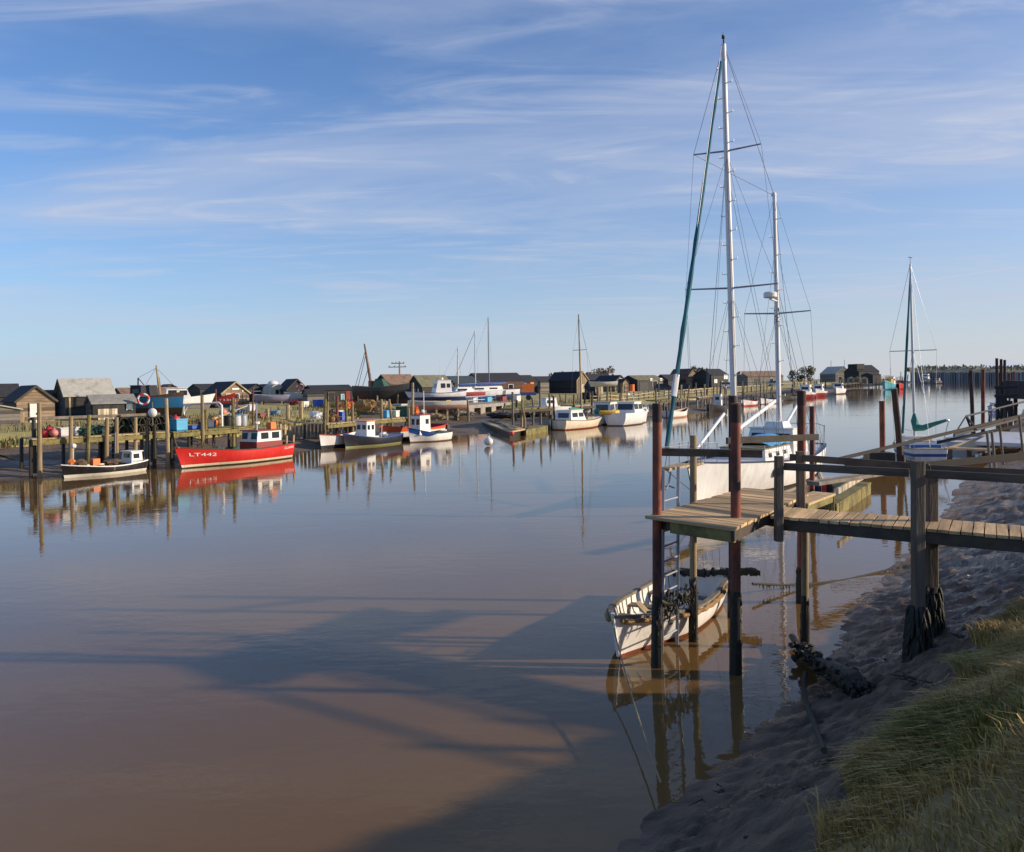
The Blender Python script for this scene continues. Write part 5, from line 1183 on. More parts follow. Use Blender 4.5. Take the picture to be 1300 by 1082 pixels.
# stagings further down the bank
def along(i): p, n, og = LB[i]; return p, n
stag = ['timber staging beside the grey floating raft', 'short timber staging left of the cream sailing boat', 'timber staging behind the white motor cruiser', 'timber staging with a grass top near the white rowing boat', 'timber staging behind the ketch mast', 'timber staging behind the red hulled boats', 'far timber staging below the tan huts', 'farthest timber staging beyond the turquoise boat']
spans = [(1.5, 68.5, 74), (3, 76.5, 82), (14, 91, 101), (22, 104, 122), (34, 128, 160), (52, 172, 215), (90, 235, 300), (140, 320, 420)]
for k, (lb, (x_, y0, y1)) in enumerate(zip(stag, spans)):
    ids = [i for i, (p, n, og) in enumerate(LB) if y0 <= p.y <= y1]
    a, c = LB[ids[0]], LB[ids[-1]]; off = 2.2
    pa, pc = a[0] + a[1] * off, c[0] + c[1] * off
    t = thing('staging', lb, 'staging', (pa + pc) / 2, world=True); d = pc - pa; ln = d.length; d.normalize(); n_ = Vector((-d.y, d.x, 0)); wdt = 1.6 if k < 5 else 3.0
    b = MB(); m_ = int(ln / .5)
    for i in range(m_):
        p, q = pa + d * ln * (i + .02) / m_, pa + d * ln * (i + .94) / m_; j = rnd.uniform(-.1, .1); b.slab([p + n_ * j, q + n_ * j, q + n_ * wdt, p + n_ * wdt], 1.62, 1.74)
    b.build('deck', 'tan_wood' if k % 2 else 'green_wood', t)
    b = MB(); b.beam(pa + Vector((0, 0, 1.5)), pc + Vector((0, 0, 1.5)), .14, .25); b.build('edge_beam', 'dark_wood', t)
    np_ = max(4, int(ln / (1.9 if k < 4 else 3.2)))
    for i in range(np_ + 1):
        p = pa + d * ln * i / np_ + n_ * rnd.uniform(-.1, .3); tp = rnd.choice((1.6, 2.4, 2.9, 3.3)) + rnd.uniform(-.2, .3) + (0 if k < 5 else .4)
        b = MB(); b.tube([(p.x, p.y, -1), (p.x + rnd.uniform(-.1, .1), p.y, tp)], [.12, .10], 7); b.build('pile', rnd.choice(('pile_wood', 'grey_wood', 'wet_wood', 'tan_wood')), t, True)
    if k in (3, 4, 5):
        b = MB(); b.beam(pa + n_ * wdt + Vector((0, 0, 2.65)), pc + n_ * wdt + Vector((0, 0, 2.65)), .08, .12)
        b.build('rail', 'tan_wood', t)
# loose mooring posts
posts = [(594, 508, 545, 76), (639, 512, 0, 82), (655, 508, 0, 78), (666, 516, 0, 66), (678, 505, 0, 79), (704, 503, 0, 80), (712, 500, 0, 95), (737, 492, 0, 84), (742, 494, 0, 92), (789, 491, 0, 98), (836, 486, 0, 118), (861, 493, 0, 105), (873, 489, 0, 102), (885, 486, 0, 116), (897, 467, 0, 118), (906, 478, 0, 112), (914, 484, 0, 130), (928, 474, 0, 126), (944, 490, 0, 128), (972, 500, 0, 118), (1005, 488, 0, 190), (1020, 486, 0, 205), (1036, 484, 0, 225), (1048, 482, 0, 240), (1066, 480, 0, 260), (1076, 482, 0, 270), (1086, 482, 0, 280), (1103, 483, 0, 290), (1112, 480, 0, 310), (1124, 478, 0, 330), (1144, 472, 0, 380), (1152, 476, 0, 400)]
for k, (px, yt, yb, Y) in enumerate(posts):
    x = (px - 650) / F * Y; Z = H - (yt - HY) / F * Y; b = MB(); r_ = .11 if Y < 150 else .2
    b.tube([(0, 0, -1), (rnd.uniform(-.1, .1), 0, Z * .5), (rnd.uniform(-.22, .22), 0, Z)], [r_, r_ * .95, r_ * .8], 8); o = b.build('mooring_post', ('pile_wood', 'grey_wood', 'wet_wood')[k % 3], None, True); o.location = (x, Y, 0)
    tag(o, 'weathered timber mooring post standing at the muddy edge of the far bank', 'mooring post', 'mooring posts along the far bank')

# ------------------------------------------------------------------ far bank: floating boats
t, h = boat('fishing_boat', 'bright red fishing boat numbered LT442 with white and red wheelhouse', 'fishing boat', (234, 595), (360, 581), 2.35, (.86, .74, 1.12), [(0, (.03, .02, .02)), (.05, (.75, .66, .48)), (.16, (.60, .026, .022))], rail='dark_wood', floor=.35, inner='dull_red', rake=.55, tw=.72, sharp=2.2, railw=.1)
Lr = h.L; SD = -1 if True else 1
tubes(t, 'mooring_rope', 'rope', [sag(h.pt(.97, 1, 1), (h.L / 2 + 1.6, 1.5, 1.7), .2), sag(h.pt(.02, 1, -1), (-h.L / 2 - .8, -2.2, 1.5), .2)], .02, 5)
text_on(t, h, 'LT442', .93, .775, .60, .24, 'sign_white', 1, -.07); text_on(t, h, 'CLAIRE', .135, .02, .56, .17, 'sign_white', 1, .03, name='boat_name')
c = cabin(t, -2.55, -.75, 1.35, .45, .55, 'dull_red', 'dull_red', taper=1.0, fr=.02, over=0, name='cabin_base')
c = cabin(t, -2.5, -.8, 1.3, 1.0, .62, 'white_paint', 'dull_red', [('P', -2.1, 1.36, .5, .34), ('P', -1.35, 1.36, .5, .34), ('S', -2.1, 1.36, .5, .34), ('S', -1.35, 1.36, .5, .34), ('F', -.36, 1.36, .42, .34), ('F', .36, 1.36, .42, .34)], .96, .1, .08)
c['label'] = 'white wheelhouse above a red base'
b = MB(); b.box((-2.2, .2, 1.86), (.35, .35, .36)); b.build('crate', 'orange', t)
b = MB(); b.tube([(-1.2, .2, 1.66), (-1.2, .2, 2.0)], .03, 6); b.tube([(-1.2, .2, 2.0), (-1.2, .2, 2.12)], .16, 10); b.build('radar', 'white_gel', t)
b = MB(); b.ball((-2.6, -.1, 1.82), .12, jit=.2); b.tube([(-2.6, -.1, 1.65), (-2.62, -.1, 2.2)], .015, 5); b.build('lamp_cluster', 'galv', t)
b = MB()
for x, y in ((2.4, .3), (2.3, -.3), (1.9, .4)): b.tube([(x, y, .7), (x - .15, y + .1, 1.5)], .025, 5)
b.ball((2.1, 0, .95), .3, (1, 1, .8), 8, 6, jit=.3); b.build('gear_heap', 'net_brown', t)
for x in (-2.75, -3.25): b = MB(); b.beam((x, .75, .7), (x - .05, .75, 1.28), .09, .09); b.build('samson_post', 'tan_wood', t)
b = MB(); b.ball((.9, -.2, .75), .2, (1.5, 1, .8), 8, 6, jit=.3); b.ball((.2, .2, .7), .25, (1.3, 1, .7), 8, 6, jit=.3); b.build('net_pile', 'net_green', t)

t, h = boat('open_boat', 'low black open boat with a white stripe and small white cuddy at its stern', 'boat', (84, 607), (176, 597), 1.75, (.52, .40, .62), [(0, (.70, .66, .55)), (.12, (.016, .016, .018))], rail='white_paint', floor=.2, inner='grey_wood', rake=.25, tw=.75)
cabin(t, -1.75, -1.15, .85, .42, .52, 'white_paint', 'white_gel', [('P', -1.43, .74, .3, .22), ('S', -1.43, .74, .3, .22), ('F', 0, .76, .45, .2)], .9, .06, .07)
b = MB(); b.ball((1.6, .1, .72), .16, (1, 1, .8), 8, 6, jit=.2); b.box((.55, .2, .62), (.34, .3, .3)); b.build('orange_gear', 'orange', t)
b = MB(); b.ball((1.1, 0, .6), .22, (1.2, 1, .9), 8, 6, jit=.3); b.ball((-.4, 0, .5), .25, (1.8, 1, .6), 8, 6, jit=.3); b.build('net_pile', 'net_brown', t)
b = MB(); b.tube([(1.3, -.3, .4), (1.25, -.3, 1.35)], .02, 5); b.ball((1.25, -.3, 1.4), .12, n=8, m=6); b.build('dan_marker', 'white_gel', t)
t, h = boat('open_boat', 'white open boat with black bottom behind the dark blue boat', 'boat', (409, 571), (462, 563), 1.9, (.8, .7, .95), [(0, (.02, .02, .03)), (.22, (.70, .68, .66))], rail='dull_red', floor=.3, rake=.3)
b = MB(); b.beam((.3, -.8, .65), (.3, .8, .65), .2, .04); b.beam((-1.2, -.8, .62), (-1.2, .8, .62), .2, .04); b.build('thwart', 'tan_wood', t)
t, h = boat('fishing_boat', 'dark blue fishing boat with small white wheelhouse', 'fishing boat', (440, 569), (502, 562), 1.9, (.62, .52, .95), [(0, (.26, .28, .12)), (.08, (.02, .022, .035)), (.78, (.03, .05, .26))], rail='blue_paint', floor=.2, inner='grey_plastic', rake=.35)
cabin(t, .2, 1.05, .95, .45, 1.15, 'white_paint', 'orange', [('P', .42, 1.22, .22, .3), ('P', .82, 1.22, .22, .3), ('S', .42, 1.22, .22, .3), ('F', -.22, 1.25, .28, .3), ('F', .22, 1.25, .28, .3)], .94, .06, .05)
b = MB(); b.ball((-1.2, 0, .6), .25, (1.4, 1, .8), 8, 6, jit=.3); b.tube([(-.6, .3, .4), (-.7, .3, 1.3)], .03, 5); b.tube([(-.6, -.3, .4), (-.7, -.3, 1.3), (-.7, .3, 1.3)], .03, 5); b.build('pot_hauler', 'galv', t)
t, h = boat('fishing_boat', 'white fishing boat with a broad orange red band along its gunwale', 'fishing boat', (487, 562), (557, 554), 2.3, (.95, .8, 1.2), [(0, (.02, .02, .05)), (.25, (.72, .70, .66)), (.66, (.72, .11, .03))], rail='red_paint', floor=.35, inner='dull_red', rake=.5)
b = MB(); b.ball((0, 1.2, .5), .22, n=10, m=8); b.build('buoy', 'buoy_red', t, True)
b = MB(); b.ball((1, 0, .85), .3, (1.4, 1, .7), 8, 6, jit=.3); b.build('net_pile', 'net_brown', t)
t, h = boat('fishing_boat', 'white fishing boat with dark blue bow band and white wheelhouse', 'fishing boat', (522, 562), (566, 558.5), 1.9, (.62, .58, 1.05), [(0, (.16, .10, .06)), (.06, (.76, .74, .70))], rail='navy', floor=.25, inner='grey_plastic', rake=.3)
h2 = Hull(h.L, h.B + .012, h.fb, h.d, h.tw, h.rake, h.full); b = MB()
for s in (1, -1): b.grid([[h2.at(u, h.sh(u) - dz, s, .012) for dz in (.30 * sstep(u, .45, .75) + .02, .0)] for u in [.45 + .54 * i / 14 for i in range(15)]], flip=s < 0)
b.build('bow_band', 'blue_paint', t)
cabin(t, .25, 1.25, 1.0, .5, 1.35, 'white_paint', 'dull_red', [('P', .55, 1.42, .28, .34), ('S', .75, 1.42, .3, .34), ('F', -.25, 1.4, .3, .4), ('F', .25, 1.4, .3, .4)], .95, .08, .05)
b = MB(); b.tube([(.4, 0, 1.9), (.4, 0, 3.5)], .03, 6); b.ball((.6, .1, 2.1), .14, n=8, m=6); b.build('mast', 'white_gel', t)
outboard(t, h)
b = MB(); b.ball((-.9, .1, .6), .22, (1.6, 1, .6), 8, 6, jit=.3); b.build('net_pile', 'net_green', t)
o = MB(); o.ball((0, 0, .30), .30, (1, 1, .9), 12, 8); o.tube([(0, 0, .5), (0, 0, .66)], .07, 8); o.ring((0, 0, .72), .09, .02, (0, 1, 0), 10); o = o.build('mooring_buoy', 'white_gel', None, True); o.location = G(620, 566.5); tag(o, 'white round mooring buoy floating alone in midstream', 'buoy')
t = thing('raft', 'pale floating work raft with a small red buoy lying off the mud', 'raft', (-.8, 68, 0), world=True)
cs = [G(611, 535, .5), G(626, 533.5, .5), G(667, 544.5, .5), G(648, 548, .5)]; b = MB(); b.slab([cs[0], cs[3], cs[2], cs[1]], .40, .5); b.build('deck', 'deck_wood', t)
b = MB(); c0 = sum((c for c in cs), Vector()) / 4; b.slab([c0 + (q - c0) * .96 for q in (cs[0], cs[3], cs[2], cs[1])], -.2, .39); b.build('float', 'wet_wood', t)
b = MB(); b.ball(cs[3] + Vector((.1, -.1, -.15)), .17, n=8, m=6); b.build('buoy', 'buoy_red', t, True)
b = MB(); b.beam(cs[0] + Vector((.5, 1, .08)), cs[2] + Vector((-.7, .5, .08)), .25, .06); b.beam(cs[1] + Vector((.2, -.4, .1)), cs[3] + Vector((.3, .5, .1)), .3, .05); b.build('loose_plank', 'grey_wood', t)
tag(MB().slab([G(668, 546, .45), G(694, 541, .45), G(700, 537, .45), G(672, 541, .45)], -.1, .45).build('float_walkway', 'green_wood', None, False, loc=tuple(G(683, 541, .2))), 'weedy timber float linking the pale raft to the cream sailing boat', 'pontoon')
# sailing boat
t, h = boat('sailing_boat', 'cream sailing boat with white cabin, teal sail bundle and tall tan mast', 'sailing boat', (764, 541), (706, 546.5), 2.3, (.85, .72, .95), [(0, (.28, .05, .03)), (.08, (.76, .66, .48))], rail='dark_wood', deck=('white_gel', -.03), rake=.5, tw=.75, L=6.6)
cabin(t, -2.6, -.2, 1.7, .65, .95, 'white_gel', 'white_gel', [('S', -1.9, 1.22, .8, .36), ('S', -.95, 1.22, .7, .36), ('B', 0, 1.2, 1.1, .42), ('P', -1.4, 1.22, 1.4, .36)], .85, .5, .08)
mast(t, (.35, 0, .7), (.15, 0, 9.9), .09, .055, 'tan_wood'); b = MB(); b.beam((.25, -.7, 6.8), (.25, .7, 6.8), .04, .05); b.build('spreader', 'galv', t)
for s in (1, -1): tubes(t, 'shroud', 'wire', [[(.15, 0, 9.7), (.25, .7 * s, 6.8), (.2, 1.05 * s, .75)]], .008, 4)
tubes(t, 'forestay', 'wire', [[(.15, 0, 9.7), (h.L / 2 + .4, 0, 1.0)]], .008, 4)
b = MB(); b.tube([(.3, 0, 1.9), (.1, 0, 1.55), (-.8, .05, 1.7), (-1.6, 0, 1.75)], [.08, .2, .15, .07], 8, wob=.2); b.build('sail_cover', 'green_cloth', t, True)
b = MB(); b.box((1.3, 0, .85), (1.4, .9, .16), taper=.8); b.build('hatch', 'tan_wood', t)
outboard(t, h, y=.5)
t, h = boat('motor_cruiser', 'white motor cruiser with grey transom and green windows', 'motor cruiser', (822, 536), (778, 541.5), 2.5, (1.15, 1.1, 1.5), [(0, (.10, .09, .09)), (.08, (.80, .79, .77))], deck=('white_gel', -.06), rail='white_gel', rake=.8, tw=.85, L=6.8)
cabin(t, -1.3, 1.1, 2.0, 1.05, 1.05, 'white_gel', 'white_gel', [('S', -.75, 1.68, .8, .5), ('S', .2, 1.66, .8, .46), ('P', -.3, 1.66, 1.7, .46), ('F', -.45, 1.66, .75, .45), ('F', .45, 1.66, .75, .45), ('B', 0, 1.66, 1.5, .55)], .84, .7, .1)
cabin(t, 1.0, 2.6, 1.5, 1.1, .35, 'white_gel', 'white_gel', [('S', 1.7, 1.32, .6, .16)], .85, .4, .02, 'foredeck_cabin')
b = MB(); b.tube([(-.3, .5, 2.1), (-.5, .5, 2.7), (-.5, -.5, 2.7), (-.3, -.5, 2.1)], .03, 6); b.ball((-.5, 0, 2.8), .14, n=8, m=6); b.build('radar_arch', 'white_gel', t)
b = MB(); us = [.55 + .45 * i / 8 for i in range(9)]
for s in (1, -1): b.tube([h.pt(u, 1, s, .05) + Vector((0, 0, .5)) for u in us], .02, 5); [b.tube([h.pt(u, 1, s, .05), h.pt(u, 1, s, .05) + Vector((0, 0, .5))], .015, 5) for u in us[::2]]
b.build('bow_rail', 'alloy', t, True)
dg = thing('dinghy', 'yellow inflatable dinghy hung across the stern of the white motor cruiser', 'dinghy', D(772.5, 524, 75), R(5))
b = MB(); b.tube([(-.75, -.2, .02), (-.4, -.34, 0), (.5, -.34, 0), (.85, 0, .05), (.5, .34, 0), (-.4, .34, 0), (-.75, .2, .02)], .19, 9); b.build('tube', 'yellow', dg, True); b = MB(); b.box((.05, 0, -.06), (1.2, .55, .04)); b.build('floor', 'grey_plastic', dg); b = MB(); b.beam((0, -.3, .1), (0, .3, .1), .18, .03); b.build('thwart', 'tan_wood', dg)
t, h = boat('motor_boat', 'tan roofed cabin boat moored behind the yellow dinghy', 'motor boat', (778, 536.5), (763, 539), 2.2, (.95, .9, 1.1), [(0, (.08, .08, .08)), (.1, (.60, .56, .48))], deck=('white_gel', -.05), rail='tan_wood', L=5.8, rake=.5)
cabin(t, -1.4, 1.2, 1.8, .85, 1.2, 'white_gel', 'tan_wood', [('S', -.7, 1.6, .9, .5), ('S', .4, 1.6, .8, .5), ('P', -.2, 1.6, 1.8, .5), ('B', 0, 1.55, 1.2, .55), ('F', 0, 1.55, 1.3, .5)], .9, .3, .08)
b = MB(); b.ball((-1.9, .3, 1.2), .3, (1, 1, .8), 8, 6, jit=.3); b.build('green_bundle', 'green_cloth', t)
t, h = boat('rowing_boat', 'white rowing boat with dark interior lying off the far staging', 'rowing boat', (873, 528.5), (846, 531), 1.7, (.75, .6, .95), [(0, (.55, .28, .18)), (.12, (.80, .76, .70))], rail='white_paint', floor=.2, inner='dull_red', L=4.6, rake=.35)
b = MB(); b.beam((0, -.7, .5), (0, .7, .5), .2, .04); b.beam((-1.1, -.7, .5), (-1.1, .7, .5), .2, .04); b.build('thwart', 'tan_wood', t); outboard(t, h)
t, h = boat('workboat', 'black low workboat with a white box wheelhouse by the far posts', 'workboat', (895, 524), (919, 520.5), 2.2, (.8, .7, 1.0), [(0, (.03, .03, .03)), (.1, (.03, .032, .036))], rail='black', floor=.25, inner='black', rake=.3, L=4.8)
cabin(t, -1.9, -1.2, 1.0, .5, 1.6, 'white_paint', 'white_gel', [('F', 0, 1.6, .5, .4), ('P', -1.55, 1.6, .35, .4)], .95, .05, .05); outboard(t, h)
small = [('white open boat with a red inner lining, left of the ketch mizzen mast', (938, 517), (962, 514), [(0, (.5, .1, .06)), (.2, (.78, .75, .72))], 'dull_red'), ('white open boat with dark blue gunwale beside the ketch mizzen mast', (962, 514), (986, 512), [(0, (.1, .1, .1)), (.1, (.80, .78, .75))], 'navy'), ('dark open boat tied under the far staging by the mizzen mast', (990, 509), (1012, 507.5), [(0, (.03, .03, .03)), (.1, (.07, .075, .07))], 'black')]
for lb, bo, se, bd, inn in small:
    t, h = boat('open_boat', lb, 'boat', bo, se, 2.0, (.8, .7, 1.05), bd, rail=inn, floor=.25, inner=inn, L=5.2, rake=.4)
    b = MB(); b.beam((0, -.85, .55), (0, .85, .55), .22, .05); b.build('thwart', 'tan_wood', t); outboard(t, h)
for lb, bo, se, cx_ in (('maroon hulled fishing boat with white cabin, nearest of the far three', (1013, 507), (1035, 504.5), .5), ('maroon fishing boat with white wheelhouse and red stripe, middle of the far three', (1028, 505), (1051, 502), .3)):
    t, h = boat('fishing_boat', lb, 'fishing boat', bo, se, 2.8, (1.2, 1.0, 1.7), [(0, (.28, .03, .03)), (.75, (.72, .70, .68))], deck=('white_gel', -.1), rail='white_paint', L=7.2, rake=.7)
    cabin(t, -.6 + cx_, 1.4 + cx_, 1.9, 1.0, 1.6, 'white_paint', 'white_gel', [('P', cx_, 1.95, .8, .5), ('S', cx_ + .4, 1.95, 1.1, .5), ('F', 0, 1.95, 1.3, .5), ('B', 0, 1.9, 1.0, .5)], .9, .3, .1)
    b = MB(); b.tube([(cx_, 0, 2.6), (cx_, 0, 4.2)], .04, 6); b.ball((cx_ + .3, 0, 2.85), .2, n=8, m=6); b.build('mast', 'white_gel', t)
t, h = boat('motor_boat', 'long white motor boat with blue cabin, rightmost of the far three', 'motor boat', (1052, 502.5), (1077, 498.5), 2.6, (1.3, 1.15, 1.6), [(0, (.06, .06, .08)), (.2, (.82, .80, .77))], deck=('white_gel', -.05), rail='white_gel', L=9.5, rake=.8)
cabin(t, 0, 2.6, 2.0, 1.2, 1.4, 'white_paint', 'blue_paint', [('P', 1.3, 2.1, 1.6, .5), ('S', 1.3, 2.1, 1.6, .5), ('F', 0, 2.1, 1.4, .5), ('B', 0, 2.1, 1.3, .6)], .9, .5, .1)
b = MB(); b.tube([(1, 0, 2.6), (1, 0, 5.2)], .05, 6); b.build('mast', 'alloy', t)
t, h = boat('fishing_boat', 'turquoise fishing boat with yellow gear and white wheelhouse', 'fishing boat', (1117, 495.5), (1139, 494), 3.6, (1.9, 1.7, 2.9), [(0, (.04, .12, .18)), (.3, (.10, .42, .52))], deck=('grey_plastic', -.4), rail='white_paint', L=9, rake=1.0)
cabin(t, -3.6, -1.2, 2.4, 1.4, 2.4, 'white_paint', 'white_gel', [('P', -2.4, 3.0, 1.4, .6), ('S', -2.4, 3.0, 1.4, .6), ('F', 0, 3.0, 1.6, .6)], .92, .2, .1)
b = MB(); b.box((1.0, 0, 2.6), (2.6, 2.2, 1.1)); b.tube([(2.2, -.8, 2.2), (2.2, -.8, 4.2), (2.2, .8, 4.2), (2.2, .8, 2.2)], .1, 6); b.tube([(-.4, -.8, 2.2), (-.4, -.8, 4.0), (-.4, .8, 4.0), (-.4, .8, 2.2)], .1, 6); b.build('gantry', 'yellow', t)
b = MB(); b.tube([(-2.4, 0, 3.8), (-2.4, 0, 6.5)], .06, 6); b.build('mast', 'white_gel', t)
t, h = boat('fishing_boat', 'small red fishing boat just right of the turquoise boat', 'fishing boat', (1138, 495), (1149, 493.5), 3, (1.5, 1.3, 2.1), [(0, (.3, .03, .03)), (.3, (.58, .05, .05))], deck=('grey_plastic', -.2), rail='red_paint', L=7, rake=.7)
cabin(t, -1.6, .2, 1.8, 1.2, 1.5, 'dull_red', 'white_gel', [('P', -.7, 2.2, 1, .5), ('S', -.7, 2.2, 1, .5), ('F', 0, 2.2, 1.2, .5)], .9, .2, .1)
t, h = boat('trawler', 'far dark blue trawler with white upperworks at the bend of the river', 'trawler', (1164, 487.3), (1182, 486.6), 4.6, (2.4, 2.2, 4.0), [(0, (.03, .03, .05)), (.5, (.03, .06, .14))], deck=('grey_plastic', -.6), rail='white_paint', L=12, rake=1.4)
cabin(t, -4.6, -1.6, 3.2, 1.8, 2.9, 'white_paint', 'white_gel', [('P', -3, 3.8, 2, .7), ('F', 0, 3.8, 2.2, .7), ('S', -3, 3.8, 2, .7)], .9, .3, .1); b = MB(); b.tube([(-3, 0, 4.7), (-3, 0, 8.5)], .09, 6); b.tube([(2.5, 0, 2), (2.5, 0, 6.5)], .09, 6); b.build('mast', 'white_gel', t)
t, h = boat('workboat', 'dark tug like workboat right of the far trawler', 'workboat', (1184, 487.6), (1196, 487.0), 3.6, (1.4, 1.3, 2.2), [(0, (.05, .03, .03)), (.3, (.16, .16, .17))], deck=('black', -.2), rail='black', L=8, rake=.7)
cabin(t, -1.6, .6, 2, 1.3, 1.4, 'white_paint', 'dull_red', [('F', 0, 2.2, 1.4, .5), ('P', -.5, 2.2, 1.2, .5)], .9, .2, .1)

# ------------------------------------------------------------------ far bank: hulls laid up ashore
t, h = boat('laid_up_hull', 'big blue hull with black bottom laid up on the bank in front of the huts', 'boat', Vector((-26.4, 61.5, 1.25)), R(-20), 2.9, (1.85, 1.75, 2.1), [(0, (.035, .018, .016)), (.95, (.02, .15, .32)), (1.72, (.10, .05, .03))], L=4.5, deck=('grey_wood', -.15), rail='dark_wood', draft=.1, rake=.3)
cabin(t, -1.7, -.6, 1.7, 1.7, .9, 'felt_black', 'felt_brown', [('P', -1.15, 2.2, .6, .3), ('S', -1.15, 2.2, .6, .3)], .95, .1)
mast(t, (.35, 0, 1.8), (.05, 0, H - (464 - HY) / F * 61.5 - 1.25), .10, .06, 'tan_wood')
b = MB(); b.tube([(.3, .15, 1.8), (.1, .15, 3.2)], .07, 6); b.build('winch_post', 'rust', t)
b = MB(); b.tube([(-1.75, 0, 2.0), (-1.9, .2, 3.2)], .05, 6); b.tube([(-1.9, .2, 3.2), (-.8, .1, 2.2)], .03, 5); b.build('derrick', 'black', t)
tubes(t, 'stay', 'wire', [[(.05, 0, 3.9), (-1.9, .2, 3.2)], [(.05, 0, 3.9), (1.9, .3, 2.1)], [(.05, 0, 3.9), (-.6, -1.1, 1.9)]], .012, 4)
t, h = boat('cabin_cruiser', 'white cabin cruiser with grey bottom on the hard behind the blue hull', 'motor cruiser', Vector((-29.4, 74, 1.3)), R(25), 2.2, (1.3, 1.25, 1.6), [(0, (.20, .19, .18)), (.75, (.78, .76, .74))], L=4.1, deck=('white_gel', -.03), rail='white_gel', draft=.0, rake=.7)
cabin(t, -1.5, .7, 1.7, 1.2, .95, 'white_gel', 'white_gel', [('S', -.9, 1.75, .7, .45), ('S', 0, 1.72, .6, .42), ('F', 0, 1.72, 1.3, .45), ('P', -.5, 1.72, 1.4, .42)], .85, .5, .12)
t, h = boat('laid_up_hull', 'red wooden hull with faded white number on the bank before the brown hut', 'boat', Vector((-27.5, 78, 1.35)), R(-22), 1.7, (1.25, 1.1, 1.55), [(0, (.02, .03, .08)), (.55, (.42, .03, .03))], L=3.3, floor=.8, inner='dull_red', rail='red_paint', draft=.0, rake=.15)
text_on(t, h, 'LT336', .95, .58, .82, .26, 'sign_white', -1 if False else 1); text_on(t, h, 'LT336', .58, .95, .82, .26, 'sign_white', -1)
t, h = boat('laid_up_hull', 'old black tarred hull with bare mast and green deckhouse on the bank', 'boat', Vector((-12.6, 80, 1.7)), R(-12), 2.6, (1.9, 1.75, 2.1), [(0, (.08, .04, .03)), (.5, (.03, .03, .03)), (1.4, (.05, .052, .055))], L=5.2, deck=('grey_wood', -.1), rail='grey_wood', draft=.0, rake=.3)
mast(t, (-1.0, 0, 1.7), (-1.65, 0, H - (436 - HY) / F * 80 - 1.7), .15, .08, 'felt_brown')
cabin(t, -.6, .6, 1.6, 1.8, .7, 'net_green', 'net_green', [], .5, .4, .0, 'deckhouse')
b = MB(); b.box((-1.1, .4, 2.1), (.6, .5, .55)); b.build('crate', 'orange', t); tubes(t, 'stay', 'wire', [[(-1.5, 0, 5.0), (-2.5, .3, 1.9)], [(-1.6, 0, 5.2), (-2.5, -.4, 1.9)], [(-1.3, 0, 3.6), (-2.0, .2, 1.9)]], .03, 5)
b = MB()
for x, y in ((-2, -.9), (2, -.9), (-2, .9), (2, .9), (0, -1.1), (0, 1.1)): b.beam((x, y * 1.25, -.4), (x, y, 1.0), .14, .14)
b.build('shore_prop', 'tan_wood', t)
t, h = boat('motor_boat', 'white motor boat with rounded cabin standing on the hard by the olive roofed shed', 'motor boat', Vector((-7.3, 81, 2.1)), R(-158), 2.1, (.95, .75, 1.0), [(0, (.05, .08, .22)), (.35, (.76, .75, .73))], L=5.4, deck=('white_gel', -.03), rail='navy', draft=.0, rake=.6)
cabin(t, -1.3, .4, 1.5, .7, 1.25, 'white_gel', 'white_gel', [('P', -.4, 1.45, .45, .45), ('S', -.4, 1.45, .9, .45), ('F', 0, 1.45, 1.0, .45), ('P', -.95, 1.45, .35, .4)], .85, .3, .04); b = MB(); b.ball((-.5, 0, 2.12), .14, n=8, m=6); b.tube([(-.3, 0, 2), (-.3, 0, 4.0)], .015, 5); b.build('aerial', 'white_gel', t)
t, h = boat('dinghy_hull', 'pink bottomed upturned looking hull on a timber cradle at the mud edge', 'boat', Vector((-6.6, 76, 1.35)), R(-165), 1.9, (.85, .8, .95), [(0, (.50, .28, .22)), (.5, (.66, .60, .52))], L=5.0, deck=('felt_grey', .02), rail='white_paint', draft=.0, rake=.4)
b = MB()
for x in (-1.5, -.5, .5, 1.5): b.beam((x, -.8, -.9), (x, -.8, .1), .16, .16); b.beam((x, .8, -.9), (x, .8, .1), .16, .16); b.beam((x, -1, .02), (x, 1, .02), .14, .14)
b.beam((-2.2, -.85, -.35), (2.2, -.85, -.35), .1, .4); b.build('cradle', 'tan_wood', t)
t = thing('deck_cabin', 'turquoise boxy cabin standing ashore right of the white motor boat', 'cabin', D(577, 500, 92)); t.location.z = 1.5
b = MB(); b.box((0, 0, .85), (1.3, 1.3, 1.3), R(30)); b.build('box', 'cyan', t); b = MB(); b.box((0, 0, 1.54), (1.5, 1.5, .08), R(30)); b.build('roof', 'bin_blue', t)
lay = [('sailing yacht with dark red topsides and white cabin ashore', 586, 92, (.30, .04, .04), -150, 'alloy', 440, 5.2), ('white sailing yacht with blue cover ashore, left of two tall masts', 608, 97, (.70, .70, .70), -155, 'alloy', 420, 6.2), ('white and navy sailing yacht ashore under the tallest bare mast', 625, 100, (.66, .68, .72), -150, 'wire', 403, 6.8)]
